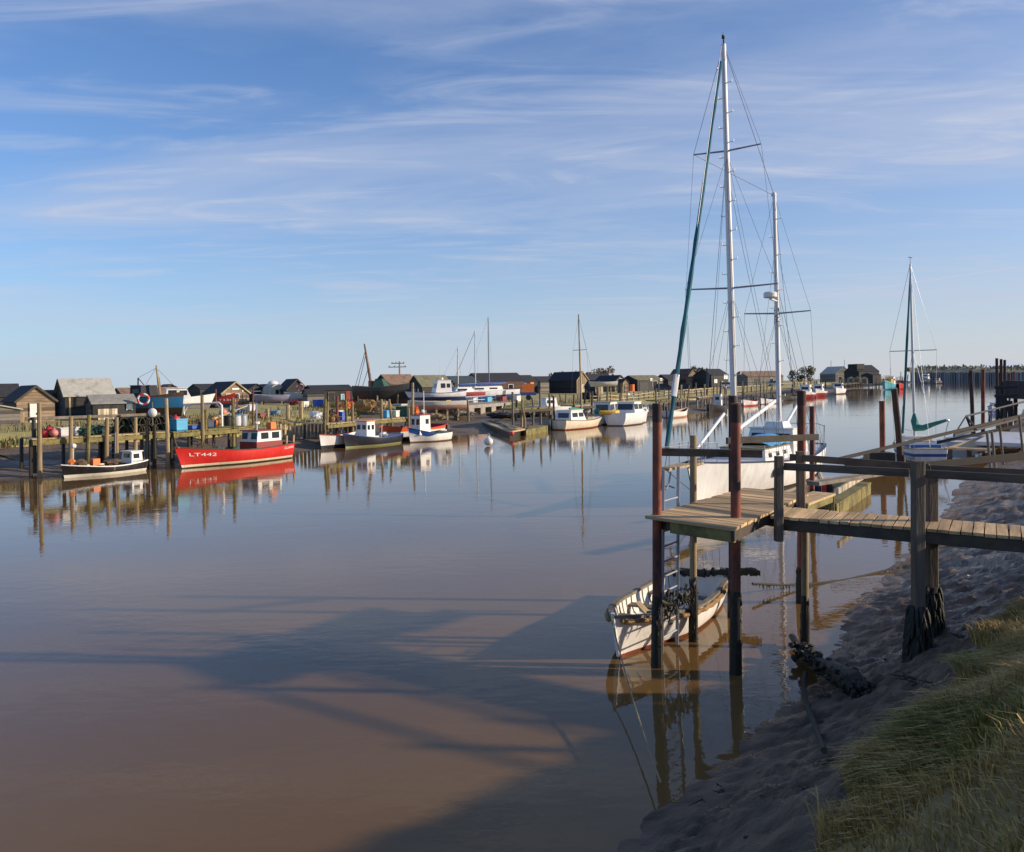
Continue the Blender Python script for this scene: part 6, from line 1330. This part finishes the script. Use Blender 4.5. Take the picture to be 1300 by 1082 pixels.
for lb, px, Y, c_, rz_, mm, yt, L_ in lay:
    t, h = boat('sailing_yacht', lb, 'sailing yacht', Vector(((px - 650) / F * Y, Y, 1.75)), R(rz_), 2.1, (1.05, .95, 1.2), [(0, (.03, .09, .25)), (.45, c_), (.95, (.75, .73, .70))], L=L_, deck=('white_gel', -.02), rail='white_gel', draft=.2, rake=.7)
    cabin(t, -1.2, 1.2, 1.4, .95, .5, 'white_gel', 'white_gel', [('P', .2, 1.22, 1.2, .2), ('S', .2, 1.22, 1.2, .2)], .8, .5, .02, 'coachroof')
    zt_ = H - (yt - HY) / F * Y - 1.75; mast(t, (.4, 0, 1.0), (.35, 0, zt_), .07, .05, mm)
    for s in (1, -1): tubes(t, 'shroud', 'wire', [[(.35, 0, zt_ - .1), (.3, s * .9, 1.0)]], .008, 4)
    tubes(t, 'forestay', 'wire', [[(.35, 0, zt_ - .1), (L_ / 2 + .5, 0, 1.2)]], .03 if px == 608 else .01, 5)
    b = MB(); b.tube([(.3, 0, 1.75), (-1, .05, 1.8), (-2, 0, 1.85)], [.16, .14, .06], 8, wob=.15); b.build('sail_cover', 'blue_paint', t, True)
    b = MB()
    for x in (-1.3, 1.2): b.beam((x, -1.0, -.4), (x, -.5, .35), .1, .1); b.beam((x, 1.0, -.4), (x, .5, .35), .1, .1)
    b.box((0, 0, -.2), (2.2, .2, .3)); b.build('cradle', 'rust', t)
t, h = boat('dinghy', 'pale grey dinghy on trestles right of the blue doored hut', 'dinghy', Vector((-22.6, 92, 1.75)), R(-165), 1.6, (.85, .75, .95), [(0, (.45, .46, .47)), (.3, (.55, .56, .57))], L=4.6, deck=('grey_plastic', .03), rail='grey_plastic', draft=.15, rake=.4)
b = MB(); b.beam((-1.2, -.7, 0), (-1.2, .7, 0), .12, .5); b.beam((1.2, -.7, 0), (1.2, .7, 0), .12, .5); b.build('trestle', 'tan_wood', t)
t, h = boat('dinghy', 'purple grey covered dinghy on the bank before the silver shed', 'dinghy', Vector((-24.9, 86, 1.75)), R(-172), 1.6, (.7, .65, .8), [(0, (.22, .21, .30)), (.3, (.27, .26, .36))], L=3.4, deck=('grey_plastic', .08), rail='grey_plastic', draft=.1, rake=.3)
b = MB(); b.beam((-1, -.6, -.1), (-1, .6, -.1), .12, .45); b.beam((1, -.6, -.1), (1, .6, -.1), .12, .45); b.build('trestle', 'tan_wood', t)
t, h = boat('dinghy', 'upside down pale skiff on a rack before the grey board hut', 'dinghy', Vector((12.4, 112, 3.1)), R(-170), 1.5, (.55, .5, .6), [(0, (.58, .54, .48)), (.2, (.60, .56, .50))], L=3.6, deck=('grey_plastic', .0), rail='white_paint', draft=.1, rake=.3)
b = MB(); b.beam((-1, 0, -1.7), (-1, 0, 0), .15, .15); b.beam((1, 0, -1.7), (1, 0, 0), .15, .15); b.build('rack', 'tan_wood', t)
# concrete quay in front of the yachts
t = thing('quay', 'pale concrete quay with dark square openings below the laid up yachts', 'quay', (-1.5, 86, 0), world=True)
q0, q1 = Vector((-4.3, 81, 0)), Vector((.9, 93, 0)); d = (q1 - q0).normalized(); n_ = Vector((-d.y, d.x, 0)); ln = (q1 - q0).length
b = MB(); b.slab([q0, q1, q1 + n_ * 5, q0 + n_ * 5], 1.3, 1.62); b.build('slab', 'concrete', t)
for i in range(5): b = MB(); p = q0 + d * (ln * (i + .1) / 5); b.slab([p, p + d * 1.1, p + d * 1.1 + n_ * 3, p + n_ * 3], -.5, 1.295); b.build('pier', 'concrete', t)
b = MB(); p = q0 + n_ * 2.6; b.slab([p, p + d * ln, p + d * ln + n_ * .3, p + n_ * .3], -.5, 1.29); b.build('opening_shade_sheet', 'black', t)  # black sheet behind the piers paints the shade inside the openings
b = MB()
for i in range(9): p = q0 + d * (ln * (.25 + .75 * i / 8)) + n_ * 3; b.tube([(p.x, p.y, 1.5), (p.x, p.y, 2.3)], .03, 5)
for z in (1.9, 2.28): p, q = q0 + d * ln * .25 + n_ * 3, q1 + n_ * 3; b.tube([(p.x, p.y, z), (q.x, q.y, z)], .03, 5)
b.build('railing', 'white_gel', t)
tag(MB().beam((-5.2, 78.6, 1.5), (-4.2, 77.4, .1), 1.6, .15).build('ramp', 'dark_wood', None, False, loc=(-4.7, 78, .8)), 'dark timber ramp leading down beside the concrete quay', 'ramp')
# parked cars
def car(label, px, Y, rz_, m_):
    t = thing('car', label, 'car', ((px - 650) / F * Y, Y, ZG + .05), R(rz_))
    b = MB(); b.prism([(-2.05, .3), (2.05, .3), (2.1, .62), (1.95, .82), (1.05, .92), (-1.9, .95), (-2.08, .8)], -.82, .82); b.build('body', m_, t)
    b = MB(); b.add([(-1.85, -.76, .94), (1.0, -.76, .93), (.35, -.62, 1.42), (-1.5, -.62, 1.42), (-1.85, .76, .94), (1.0, .76, .93), (.35, .62, 1.42), (-1.5, .62, 1.42)], [(0, 1, 2, 3), (7, 6, 5, 4), (1, 5, 6, 2), (4, 0, 3, 7)]); b.build('windows', 'glass', t)
    b = MB(); b.box((-.58, 0, 1.44), (1.86, 1.26, .05)); b.build('roof', m_, t)
    for x in (-1.3, 1.3):
        for y in (-.8, .8): b = MB(); b.tube([(x, y - .09, .32), (x, y + .09, .32)], .32, 14); w_ = b.build('wheel', 'rubber', t); b = MB(); s = 1 if y > 0 else -1; b.tube([(x, y + .085 * s, .32), (x, y + .1 * s, .32)], .19, 10); b.build('rim', 'galv', w_)
    for y in (-.58, .58): b = MB(); b.box((2.07, y, .68), (.06, .34, .14)); b.build('headlight', 'sign_white', t)
car('dark blue car parked by the sheds, left of two', 845, 150, -10, 'car_dark'); car('dark car parked before the steep red brown hut', 862, 152, 175, 'black'); car('silver car parked beyond the black shed', 922, 180, 10, 'car_silver'); car('silver car half hidden by the ketch mizzen mast', 984, 215, 0, 'car_silver')

# ------------------------------------------------------------------ clutter on the far jetties and bank
def single(name, label, cat, mb, m_, loc, rz_=0, smooth=False, group=None):
    o = mb.build(name, m_, None, smooth); o.location = loc; o.rotation_euler.z = rz_; return tag(o, label, cat, group)
def bin_(label, px, Y, z, sx_, sy_, sz_, m_, rz_=-40, lid=None, name='fish_box', cat='fish box'):
    t = thing(name, label, cat, ((px - 650) / F * Y, Y, z), R(rz_)); b = MB(); th = .04
    b.box((0, 0, .03), (sx_, sy_, .06))
    for s in (-1, 1): b.box((s * (sx_ / 2 - th / 2), 0, sz_ / 2), (th, sy_, sz_)); b.box((0, s * (sy_ / 2 - th / 2), sz_ / 2 + .002), (sx_ - .002, th, sz_))
    b.box((0, 0, sz_ * .96), (sx_ + .05, .03, .05)); b.build('body', m_, t)
    r_ = MB()
    for s in (-1, 1): r_.box((0, s * (sy_ / 2 + .01), sz_ - .02), (sx_ + .06, .04, .06)); r_.box((s * (sx_ / 2 + .01), 0, sz_ - .02), (.04, sy_ - .02, .062))
    r_.build('rim', lid or m_, t)
    return t
def ballb(label, px, py, Y, r_, m_, name='buoy', cat='buoy'):
    p = D(px, py, Y); b = MB(); b.ball((0, 0, 0), r_, (1, 1, .95), 12, 8); b.tube([(0, 0, r_ * .9), (0, 0, r_ * 1.25)], r_ * .25, 8); return single(name, label, cat, b, m_, p, 0, True)
def heap(label, px, Y, z, sx_, sy_, sz_, m_, name='net_heap', cat='net'):
    b = MB()
    for _ in range(7): b.ball((rnd.uniform(-.35, .35) * sx_, rnd.uniform(-.35, .35) * sy_, sz_ * rnd.uniform(.25, .6)), sz_ * .45, (sx_ / sz_ * .55, sy_ / sz_ * .55, .9), 9, 6, jit=.3)
    for _ in range(26):
        a = Vector((rnd.uniform(-.5, .5) * sx_, rnd.uniform(-.5, .5) * sy_, rnd.uniform(.1, 1.0) * sz_)); b.tube([a, a + Vector((rnd.uniform(-.3, .3), rnd.uniform(-.3, .3), rnd.uniform(-.1, .15))), a + Vector((rnd.uniform(-.4, .4), rnd.uniform(-.4, .4), -.1))], .02, 4)
    return single(name, label, cat, b, m_, ((px - 650) / F * Y, Y, z))
def pot(label, px, Y, z, rz_, group=None, m_='net_green'):
    t = thing('lobster_pot', label, 'lobster pot', ((px - 650) / F * Y, Y, z), R(rz_), group); b = MB()
    hoop = lambda x: [(x, .26 * math.cos(math.pi * i / 8), .02 + .36 * math.sin(math.pi * i / 8)) for i in range(9)]
    for x in (-.36, -.12, .12, .36): b.tube(hoop(x), .02, 5)
    for i in range(0, 9, 2): q = hoop(0)[i]; b.tube([(-.36, q[1], q[2]), (.36, q[1], q[2])], .016, 4)
    b.build('frame', 'dark_wood', t); n_ = MB(); n_.grid([[(x, q[1] * .94, q[2] * .94) for q in hoop(x)] for x in (-.34, 0, .34)]); n_.build('netting', m_, t)
ZJ = 1.755
for i, (dx, m_, lb) in enumerate(((57, 'buoy_red', 'red inflated buoy at the left end of the heap on the leftmost jetty'), (61, 'orange', 'orange buoy squeezed in the middle of the heap on the leftmost jetty'), (65, 'buoy_red', 'big red buoy in the heap left of the white box'), (68.5, 'buoy_pink', 'pale red buoy nearest the white box on the leftmost jetty'), (63, 'buoy_red', 'red buoy on top of the heap on the leftmost jetty'))):
    ballb(lb, dx, (551, 549, 551, 550, 546)[i], 38.4 + .12 * (i % 3), .19, m_)
bin_('white plastic fish box on the leftmost jetty, left of a pair', 81, 39.0, ZJ, .55, .45, .42, 'grey_plastic'); bin_('white plastic fish box on the leftmost jetty, right of a pair', 91, 39.4, ZJ, .5, .45, .42, 'grey_plastic')
heap('green trawl net heaped on the leftmost jetty beside the white boxes', 104, 39.7, ZJ, 1.0, .6, .35, 'net_green'); heap('dark green net heap by the ladder on the leftmost jetty', 120, 40.4, ZJ, 1.0, .6, .4, 'net_green'); heap('brown net heap behind the ladder on the leftmost jetty', 131, 41.0, ZJ, .9, .6, .38, 'net_brown')
for i, (px, Y, z) in enumerate(((152, 41.2, ZJ), (158, 41.5, ZJ), (164, 41.7, ZJ), (155, 41.35, ZJ + .38), (161, 41.6, ZJ + .38), (170, 42.0, ZJ), (176, 42.2, ZJ), (182, 42.4, ZJ), (173, 42.1, ZJ + .38), (179, 42.3, ZJ + .38), (186, 42.6, ZJ), (192, 42.9, ZJ), (198, 43.1, ZJ), (189, 42.8, ZJ + .38), (195, 43.0, ZJ + .38), (204, 43.3, ZJ), (201, 43.2, ZJ + .38))):
    pot('dark netted lobster pot in the stack on the leftmost jetty', px, Y, z, rnd.uniform(-60, -30), 'lobster pots stacked on the leftmost jetty')
b = MB(); b.tube([(0, 0, 0), (0, 0, 1.5)], .03, 6); ow = thing('dan_buoy', 'white round float on a stick above the lobster pots', 'marker', D(194, 545, 42.6)); ow.location.z = ZJ; b.build('stick', 'grey_wood', ow); b = MB(); b.ball((0, 0, .95), .24, (1, .6, 1), 10, 8); b.build('float', 'white_gel', ow, True)
bin_('big sky blue fish tub beside the tall tan pile', 227, 43.4, 1.73, .72, .6, .62, 'bin_blue'); bin_('dark blue shallow fish tray right of the sky blue tub', 246, 44.6, 1.73, .62, .5, .2, 'tray_blue')
ballb('red balloon buoy sitting on the sky blue tub', 223, 532.5, 43.5, .19, 'buoy_red'); ballb('orange cone shaped buoy behind the sky blue tub', 233, 531, 44.2, .18, 'orange')
t = thing('gantry_frame', 'white rusty tubular net frame standing on the bank above the blue tub', 'frame', D(255, 540, 47)); t.location.z = 1.6
b = MB(); b.tube([(-.95, 0, 0), (-.95, 0, 1.25), (-.8, 0, 1.38), (1.1, -.1, 1.45), (1.25, -.1, 1.3), (1.25, -.1, 0)], .06, 7); b.tube([(-.95, 0, .95), (-.6, 0, 1.38)], .04, 6); b.tube([(1.25, -.1, 1.0), (.95, -.1, 1.44)], .04, 6); b.build('tube_frame', 'white_paint', t, True)
ballb('large pink buoy hung below the net frame', 283, 524, 48.5, .24, 'buoy_pink'); ballb('orange brown barrel buoy lying on the jetty by the tall pile', 272, 536.5, 46.3, .2, 'orange'); ballb('tan barrel buoy next to the orange brown one', 278, 536, 46.6, .17, 'rope_fender')
bin_('navy crate standing right of the tall grey pile', 266, 46.0, 1.73, .5, .45, .4, 'navy', name='crate', cat='crate')
t = thing('spar', 'long tan spar propped up slantwise over the jetty', 'spar', D(290, 530, 48)); b = MB(); p0, p1 = D(269, 533, 46.5) - t.location, D(314, 515, 50) - t.location; b.tube([p0, p1], [.07, .04], 7); b.build('pole', 'tan_wood', t, True); b = MB(); b.ball((p0 + p1) / 2 + Vector((.2, 0, .08)), .17, (1, 1, .8), 8, 6, jit=.3); b.build('lashing', 'rope', t)
for px, Y, m_, lb in ((290, 47.6, 'black', 'black plastic drum on the jetty left of the grey dustbins'), (301, 48.4, 'grey_plastic', 'grey dustbin with a blue lid on the jetty'), (309, 49.0, 'galv', 'galvanised dustbin right of the blue lidded one')):
    t = thing('drum', lb, 'drum', ((px - 650) / F * Y, Y, 1.6)); b = MB(); b.tube([(0, 0, 0), (0, 0, .3), (0, 0, .65)], [.22, .25, .24], 12); b.build('body', m_, t, True); b = MB(); b.tube([(0, 0, .65), (0, 0, .71)], [.27, .22], 12); b.build('lid', 'bin_blue' if px == 301 else m_, t, True)
for px, yt, yb, Y, m_, lb in ((274, 494, 512, 70, 'rust', 'thin red pole before the brown boarded hut'), (301, 500, 520, 68, 'dull_red', 'short red pole at the bow of the red hull'), (321, 492, 535, 56, 'rust', 'tall rusty pole on the bank above the wheelhouse of the red boat'), (325.5, 512, 538, 54, 'galv', 'grey pole beside the tall rusty pole'), (293, 515, 538, 50, 'white_gel', 'short white pole by the black drum')):
    p = D(px, yb, Y); b = MB(); b.tube([(0, 0, -.3), (0, 0, (yb - yt) / F * Y)], .06, 7); single('pole', lb, 'pole', b, m_, p, 0, True)
for px, Y, zt_, lb in ((339, 62, 2.1, 'short bank post left of the grey dinghy'), (365, 62, 2.4, 'squat bank post below the blue doored hut'), (382, 64, 2.6, 'thick bank post at the right of the silver shed')):
    b = MB(); b.tube([(0, 0, -.5), (.02, 0, zt_ - 1.2)], .15, 8); single('bank_post', lb, 'post', b, 'tan_wood', ((px - 650) / F * Y, Y, 1.2), 0, True)
b = MB()
for i in range(22): x = i * .34; b.beam((x, 0, -.6), (x + rnd.uniform(-.05, .05), 0, .35 + rnd.uniform(-.15, .25)), .16, .1)
single('revetment', 'row of rough upright boards holding the grassy bank edge right of the red boat', 'revetment', b, 'tan_wood', (-14.8, 53, 1.0), R(58))
heap('tan tarpaulin and rope heap at the left of the middle jetty', 421, 55.2, 1.5, .9, .7, .6, 'rope_fender', 'tarpaulin_heap', 'tarpaulin'); heap('rust brown net heap behind the white tub on the middle jetty', 419, 56.8, 1.5, .8, .6, .8, 'net_brown'); 
bin_('white tub on the middle jetty behind the red pole', 427, 57.5, 1.7, .7, .6, .45, 'white_gel'); bin_('bright blue fish tub on the middle jetty', 435, 56.8, 1.5, .42, .4, .6, 'tray_blue'); bin_('turquoise blue fish tub near the leaning pile', 491, 60.4, 1.5, .6, .5, .55, 'bin_blue')
bin_('cream tub right of the turquoise tub', 503, 61.2, 1.5, .35, .35, .5, 'cream_gel'); bin_('dark green crate stacked at the right of the middle jetty', 512, 62.2, 1.5, .9, .6, .75, 'net_green', name='crate', cat='crate'); bin_('pale crate lying on the dark green crate', 508, 62.8, 2.28, .9, .6, .14, 'grey_plastic', name='crate', cat='crate')
heap('orange and tan rope heap by the end pile of the middle jetty', 525, 63, 1.5, .7, .6, .9, 'orange', 'rope_heap', 'rope'); bin_('lilac fish box under the orange rope heap', 524, 61.6, 1.3, .5, .4, .3, 'grey_plastic')
heap('yellow and tan gear heap below the old black hull', 468, 72, 1.5, 2.2, 1.4, 1.0, 'rope_fender', 'gear_heap', 'gear'); heap('orange brown crate heap right below the old black hull', 482, 73, 1.5, 2.0, 1.4, .9, 'tan_wood', 'gear_heap', 'gear'); heap('reddish clutter before the long low black shed', 450, 84, 1.5, 2.0, 1.4, .7, 'dull_red', 'gear_heap', 'gear'); heap('white and red buoys heap on the grey dinghy bank', 374, 84, 1.6, 1.0, .8, .5, 'dull_red', 'gear_heap', 'gear'); heap('white tarpaulin lying on the bank left of the middle jetty', 402, 62, 1.3, 1.2, 1, .6, 'white_paint', 'tarpaulin_heap', 'tarpaulin')
heap('dark gear heap on the bank below the tall dark hut', 748, 105, 1.5, 2, 1.5, 1.1, 'black', 'gear_heap', 'gear')
t = thing('trailer', 'red and white boat trailer load behind the bank posts', 'trailer', D(671, 510, 100)); t.location.z = 1.5
b = MB(); b.box((0, 0, 1.5), (1.4, 1.2, 1.0)); b.build('red_box', 'orange', t); b = MB(); b.box((0, 0, .8), (1.9, 1.3, .35)); b.build('bed', 'blue_paint', t); b = MB(); b.tube([(0, -.7, .35), (0, -.6, .35)], .33, 12); b.tube([(0, .6, .35), (0, .7, .35)], .33, 12); b.build('wheel', 'rubber', t)
t, h = boat('motor_boat', 'white half decked boat on the mud beside the bank posts', 'motor boat', Vector((3.8, 84, .55)), R(-150), 2.0, (.9, .85, 1.1), [(0, (.35, .33, .30)), (.4, (.74, .72, .68))], L=4.4, deck=('white_gel', -.02), rail='white_gel', rake=.5); cabin(t, -.6, 1.1, 1.4, .8, .9, 'white_gel', 'white_gel', [('P', .2, 1.35, .9, .3), ('S', .2, 1.35, .9, .3)], .85, .4)
t = thing('drum', 'red drum standing on a pale base before the open fronted shed', 'drum', D(802.5, 500, 140)); t.location.z = ZG; b = MB(); b.tube([(0, 0, .35), (0, 0, 1.5)], .42, 12); b.build('body', 'orange', t); b = MB(); b.box((0, 0, .17), (.9, .9, .35)); b.build('base', 'door_white', t)
t = thing('marker', 'yellow marker board on a post above the motor cruiser', 'marker', D(780, 505, 110)); b = MB(); b.box((0, 0, 0), (.5, .08, 1.1)); b.build('board', 'yellow', t); b = MB(); b.tube([(0, .08, .4), (0, .08, -2.2)], .07, 6); b.build('post', 'dark_wood', t)
tag(MB().beam(D(757, 519, 88), D(752, 526, 84), .2, .1).beam(D(745, 524, 85), D(764, 512, 92), .18, .12).build('slip_rail', 'pale_board', None, False, loc=tuple(D(755, 518, 87))), 'pale timber slip rails running up the mud beside the motor cruiser', 'slipway')
for k, (px, yt, Y, lb) in enumerate(((1055, 458, 330, 'thin flagpole left of two by the grey clubhouse'), (1072, 457, 331, 'thin flagpole right of two by the grey clubhouse'))):
    b = MB(); b.tube([(0, 0, 0), (0, 0, H - (yt - HY) / F * Y - ZG)], .10, 6); single('flagpole', lb, 'flagpole', b, 'galv', ((px - 650) / F * Y, Y, ZG))
# more working clutter along the bank
heap('dark green trawl net heap on the bank by the blue hull stern', 160, 52, 1.45, 1.6, 1.0, .7, 'net_green'); heap('dark gear heap under the bow of the blue hull', 205, 54, 1.45, 1.8, 1.2, .6, 'black', 'gear_heap', 'gear')
heap('brown net heap beside the net frame feet', 262, 50, 1.45, 1.2, .9, .5, 'net_brown'); heap('blue rope heap before the brown boarded hut', 300, 66, 1.45, 1.3, 1.0, .6, 'blue_paint', 'rope_heap', 'rope')
bin_('grey fish box left under the turquoise door hut', 318, 72, 1.45, .9, .7, .6, 'grey_plastic'); bin_('red fish box on the bank right of the tall rusty pole', 331, 60, 1.45, .7, .5, .4, 'dull_red'); bin_('blue fish box on the bank below the silver shed', 350, 64, 1.45, .7, .5, .4, 'bin_blue')
bin_('white fish box beside the long low black shed', 386, 80, 1.45, .8, .6, .6, 'white_gel'); bin_('blue drum shaped tub before the grey board annex', 404, 79, 1.45, .7, .7, .8, 'tray_blue'); bin_('yellow fish box under the old black hull', 460, 75, 1.45, .8, .6, .6, 'yellow')
heap('orange buoys and rope heap by the red panel of the long low shed', 441, 78, 1.45, 1.2, .9, .7, 'orange', 'gear_heap', 'gear')
heap('brown brushwood heap at the mud edge left of the pink bottomed hull', 550, 70, .9, 2.2, 1.2, .5, 'tan_wood', 'brushwood', 'brushwood'); heap('grey stone and timber rubble at the head of the mud slip', 590, 77, .8, 2.6, 1.4, .5, 'concrete', 'rubble', 'rubble'); heap('dark timber debris on the mud behind the pale raft', 640, 80, .5, 3.0, 1.6, .5, 'wet_wood', 'driftwood', 'driftwood'); heap('weedy brushwood on the mud under the bank posts', 676, 83, .5, 3.0, 1.6, .6, 'net_brown', 'brushwood', 'brushwood')
for k, (px, Y, c_) in enumerate(((566, 88, 'yellow'), (600, 90, 'grey_plastic'), (618, 92, 'bin_blue'), (637, 94, 'dull_red'), (655, 97, 'white_gel'))):
    bin_(('yellow', 'pale grey', 'sky blue', 'dark red', 'white')[k] + ' crate standing on the hard between the laid up yachts and the quay', px, Y, 1.5, .9, .7, .65, c_, name='crate', cat='crate')
rf = random.Random(5)
t = thing('fence', 'broken post and rail fence along the grassy bank behind the cream sailing boat', 'fence', (10, 100, 1.4), world=True)
pf = [LB[i][0] + LB[i][1] * (LB[i][2] + 2.5) for i in range(len(LB)) if 84 < LB[i][0].y < 150]
for a, c in zip(pf, pf[1:]):
    b = MB(); b.tube([(a.x, a.y, 1.0), (a.x + rf.uniform(-.05, .05), a.y, 2.4 + rf.uniform(-.2, .2))], .08, 6); b.build('post', 'grey_wood', t)
    if rf.random() < .75: b = MB(); b.beam((a.x, a.y, 2.2 + rf.uniform(-.1, .1)), (c.x, c.y, 2.2 + rf.uniform(-.1, .1)), .05, .11); b.beam((a.x, a.y, 1.8), (c.x, c.y, 1.8 + rf.uniform(-.1, .1)), .05, .11); b.build('rail', 'tan_wood', t)
# ------------------------------------------------------------------ level the survey
# The positions above were surveyed as if the picture were level; the photographer held the camera rolled by about
# one degree.  Re-project every surveyed ground point for the rolled camera (same bearing, true distance).
ROLL = R(1.15); H0 = 489.0; cr_, sr_ = math.cos(ROLL), math.sin(ROLL)
def s_of(x, y):
    q = -sr_ * x + cr_ * ((H0 - HY) / F * y - H)
    return min(2.6, -H / q) if q < -.05 else 2.6
def warp(x, y, z, s=None):
    s = s_of(x, y) if s is None else s
    b_ = (H0 - HY) / F * y - (H - z)
    return Vector((s * (cr_ * x + sr_ * b_), s * y, H + s * (-sr_ * x + cr_ * b_)))
def warp_mesh(me, org, norg):
    n = len(me.vertices); a = np.empty(n * 3, dtype=np.float32); me.vertices.foreach_get('co', a); a = a.reshape(-1, 3).astype(np.float64)
    x, y, z = a[:, 0] + org[0], a[:, 1] + org[1], a[:, 2] + org[2]
    q = -sr_ * x + cr_ * ((H0 - HY) / F * y - H); s = np.where(q < -.05, np.minimum(2.6, -H / np.minimum(q, -.05)), 2.6)
    b_ = (H0 - HY) / F * y - (H - z)
    o = np.stack([s * (cr_ * x + sr_ * b_) - norg[0], s * y - norg[1], H + s * (-sr_ * x + cr_ * b_) - norg[2]], 1)
    me.vertices.foreach_set('co', o.astype(np.float32).ravel()); me.update()
def tree_of(o):
    r = [o]
    for c in o.children: r += tree_of(c)
    return r
FLAT = {'river_water', 'ground', 'camera', 'sun'}
for o in [q for q in COL.objects if q.parent is None]:
    if o.name in FLAT: continue
    loc = o.location.copy(); world_built = (o.type == 'EMPTY' and o.name in ORG) or (o.type == 'MESH' and abs(o.rotation_euler.z) < 1e-6 and not o.get('local'))
    if world_built:
        nl = warp(*loc)
        for m_ in tree_of(o):
            if m_.type == 'MESH': warp_mesh(m_.data, loc, nl)
        o.location = nl
    else:
        s = s_of(loc.x, loc.y); o.location = warp(*loc, s); o.scale = (s, s, s)
        if o is K: o.rotation_mode = 'QUATERNION'; o.rotation_quaternion = Matrix.Rotation(ROLL, 3, 'Y').to_quaternion() @ Matrix.Rotation(krz, 3, 'Z').to_quaternion()
cam.rotation_euler = (R(90), 0, 0); cam.rotation_mode = 'XYZ'
cam.matrix_world = Matrix.Translation((0, 0, H)) @ Matrix.Rotation(-ROLL if False else ROLL, 4, 'Y') @ Matrix.Rotation(R(90), 4, 'X')
# lens shift acts along the rolled film: the picture centre lies (541-489) px below the axis
cd.shift_y = -(541 - H0) / 1300
# open marsh behind the sheds, out to the horizon
mr_ = []
for i, (p, n, og) in enumerate(LB):
    s_ = i / (len(LB) - 1); q = p + n * (og + 24); q = warp(q.x, q.y, 1.40); f_ = Vector((-6000 + 5600 * s_ ** 3, -900 + 9900 * s_, 0))
    mr_.append([(q.lerp(f_, k).x, q.lerp(f_, k).y, q.z + (1.6 - q.z) * min(1, k * 25) + (.25 * fbm(Vector((q.lerp(f_, k).x * .05, q.lerp(f_, k).y * .05, 0)), 4) if 0 < k < .2 else 0)) for k in (0, .004, .01, .02, .04, .08, .15, .3, .6, 1)])
b = MB(); b.grid(mr_); struct(b, 'marsh', 'marsh')
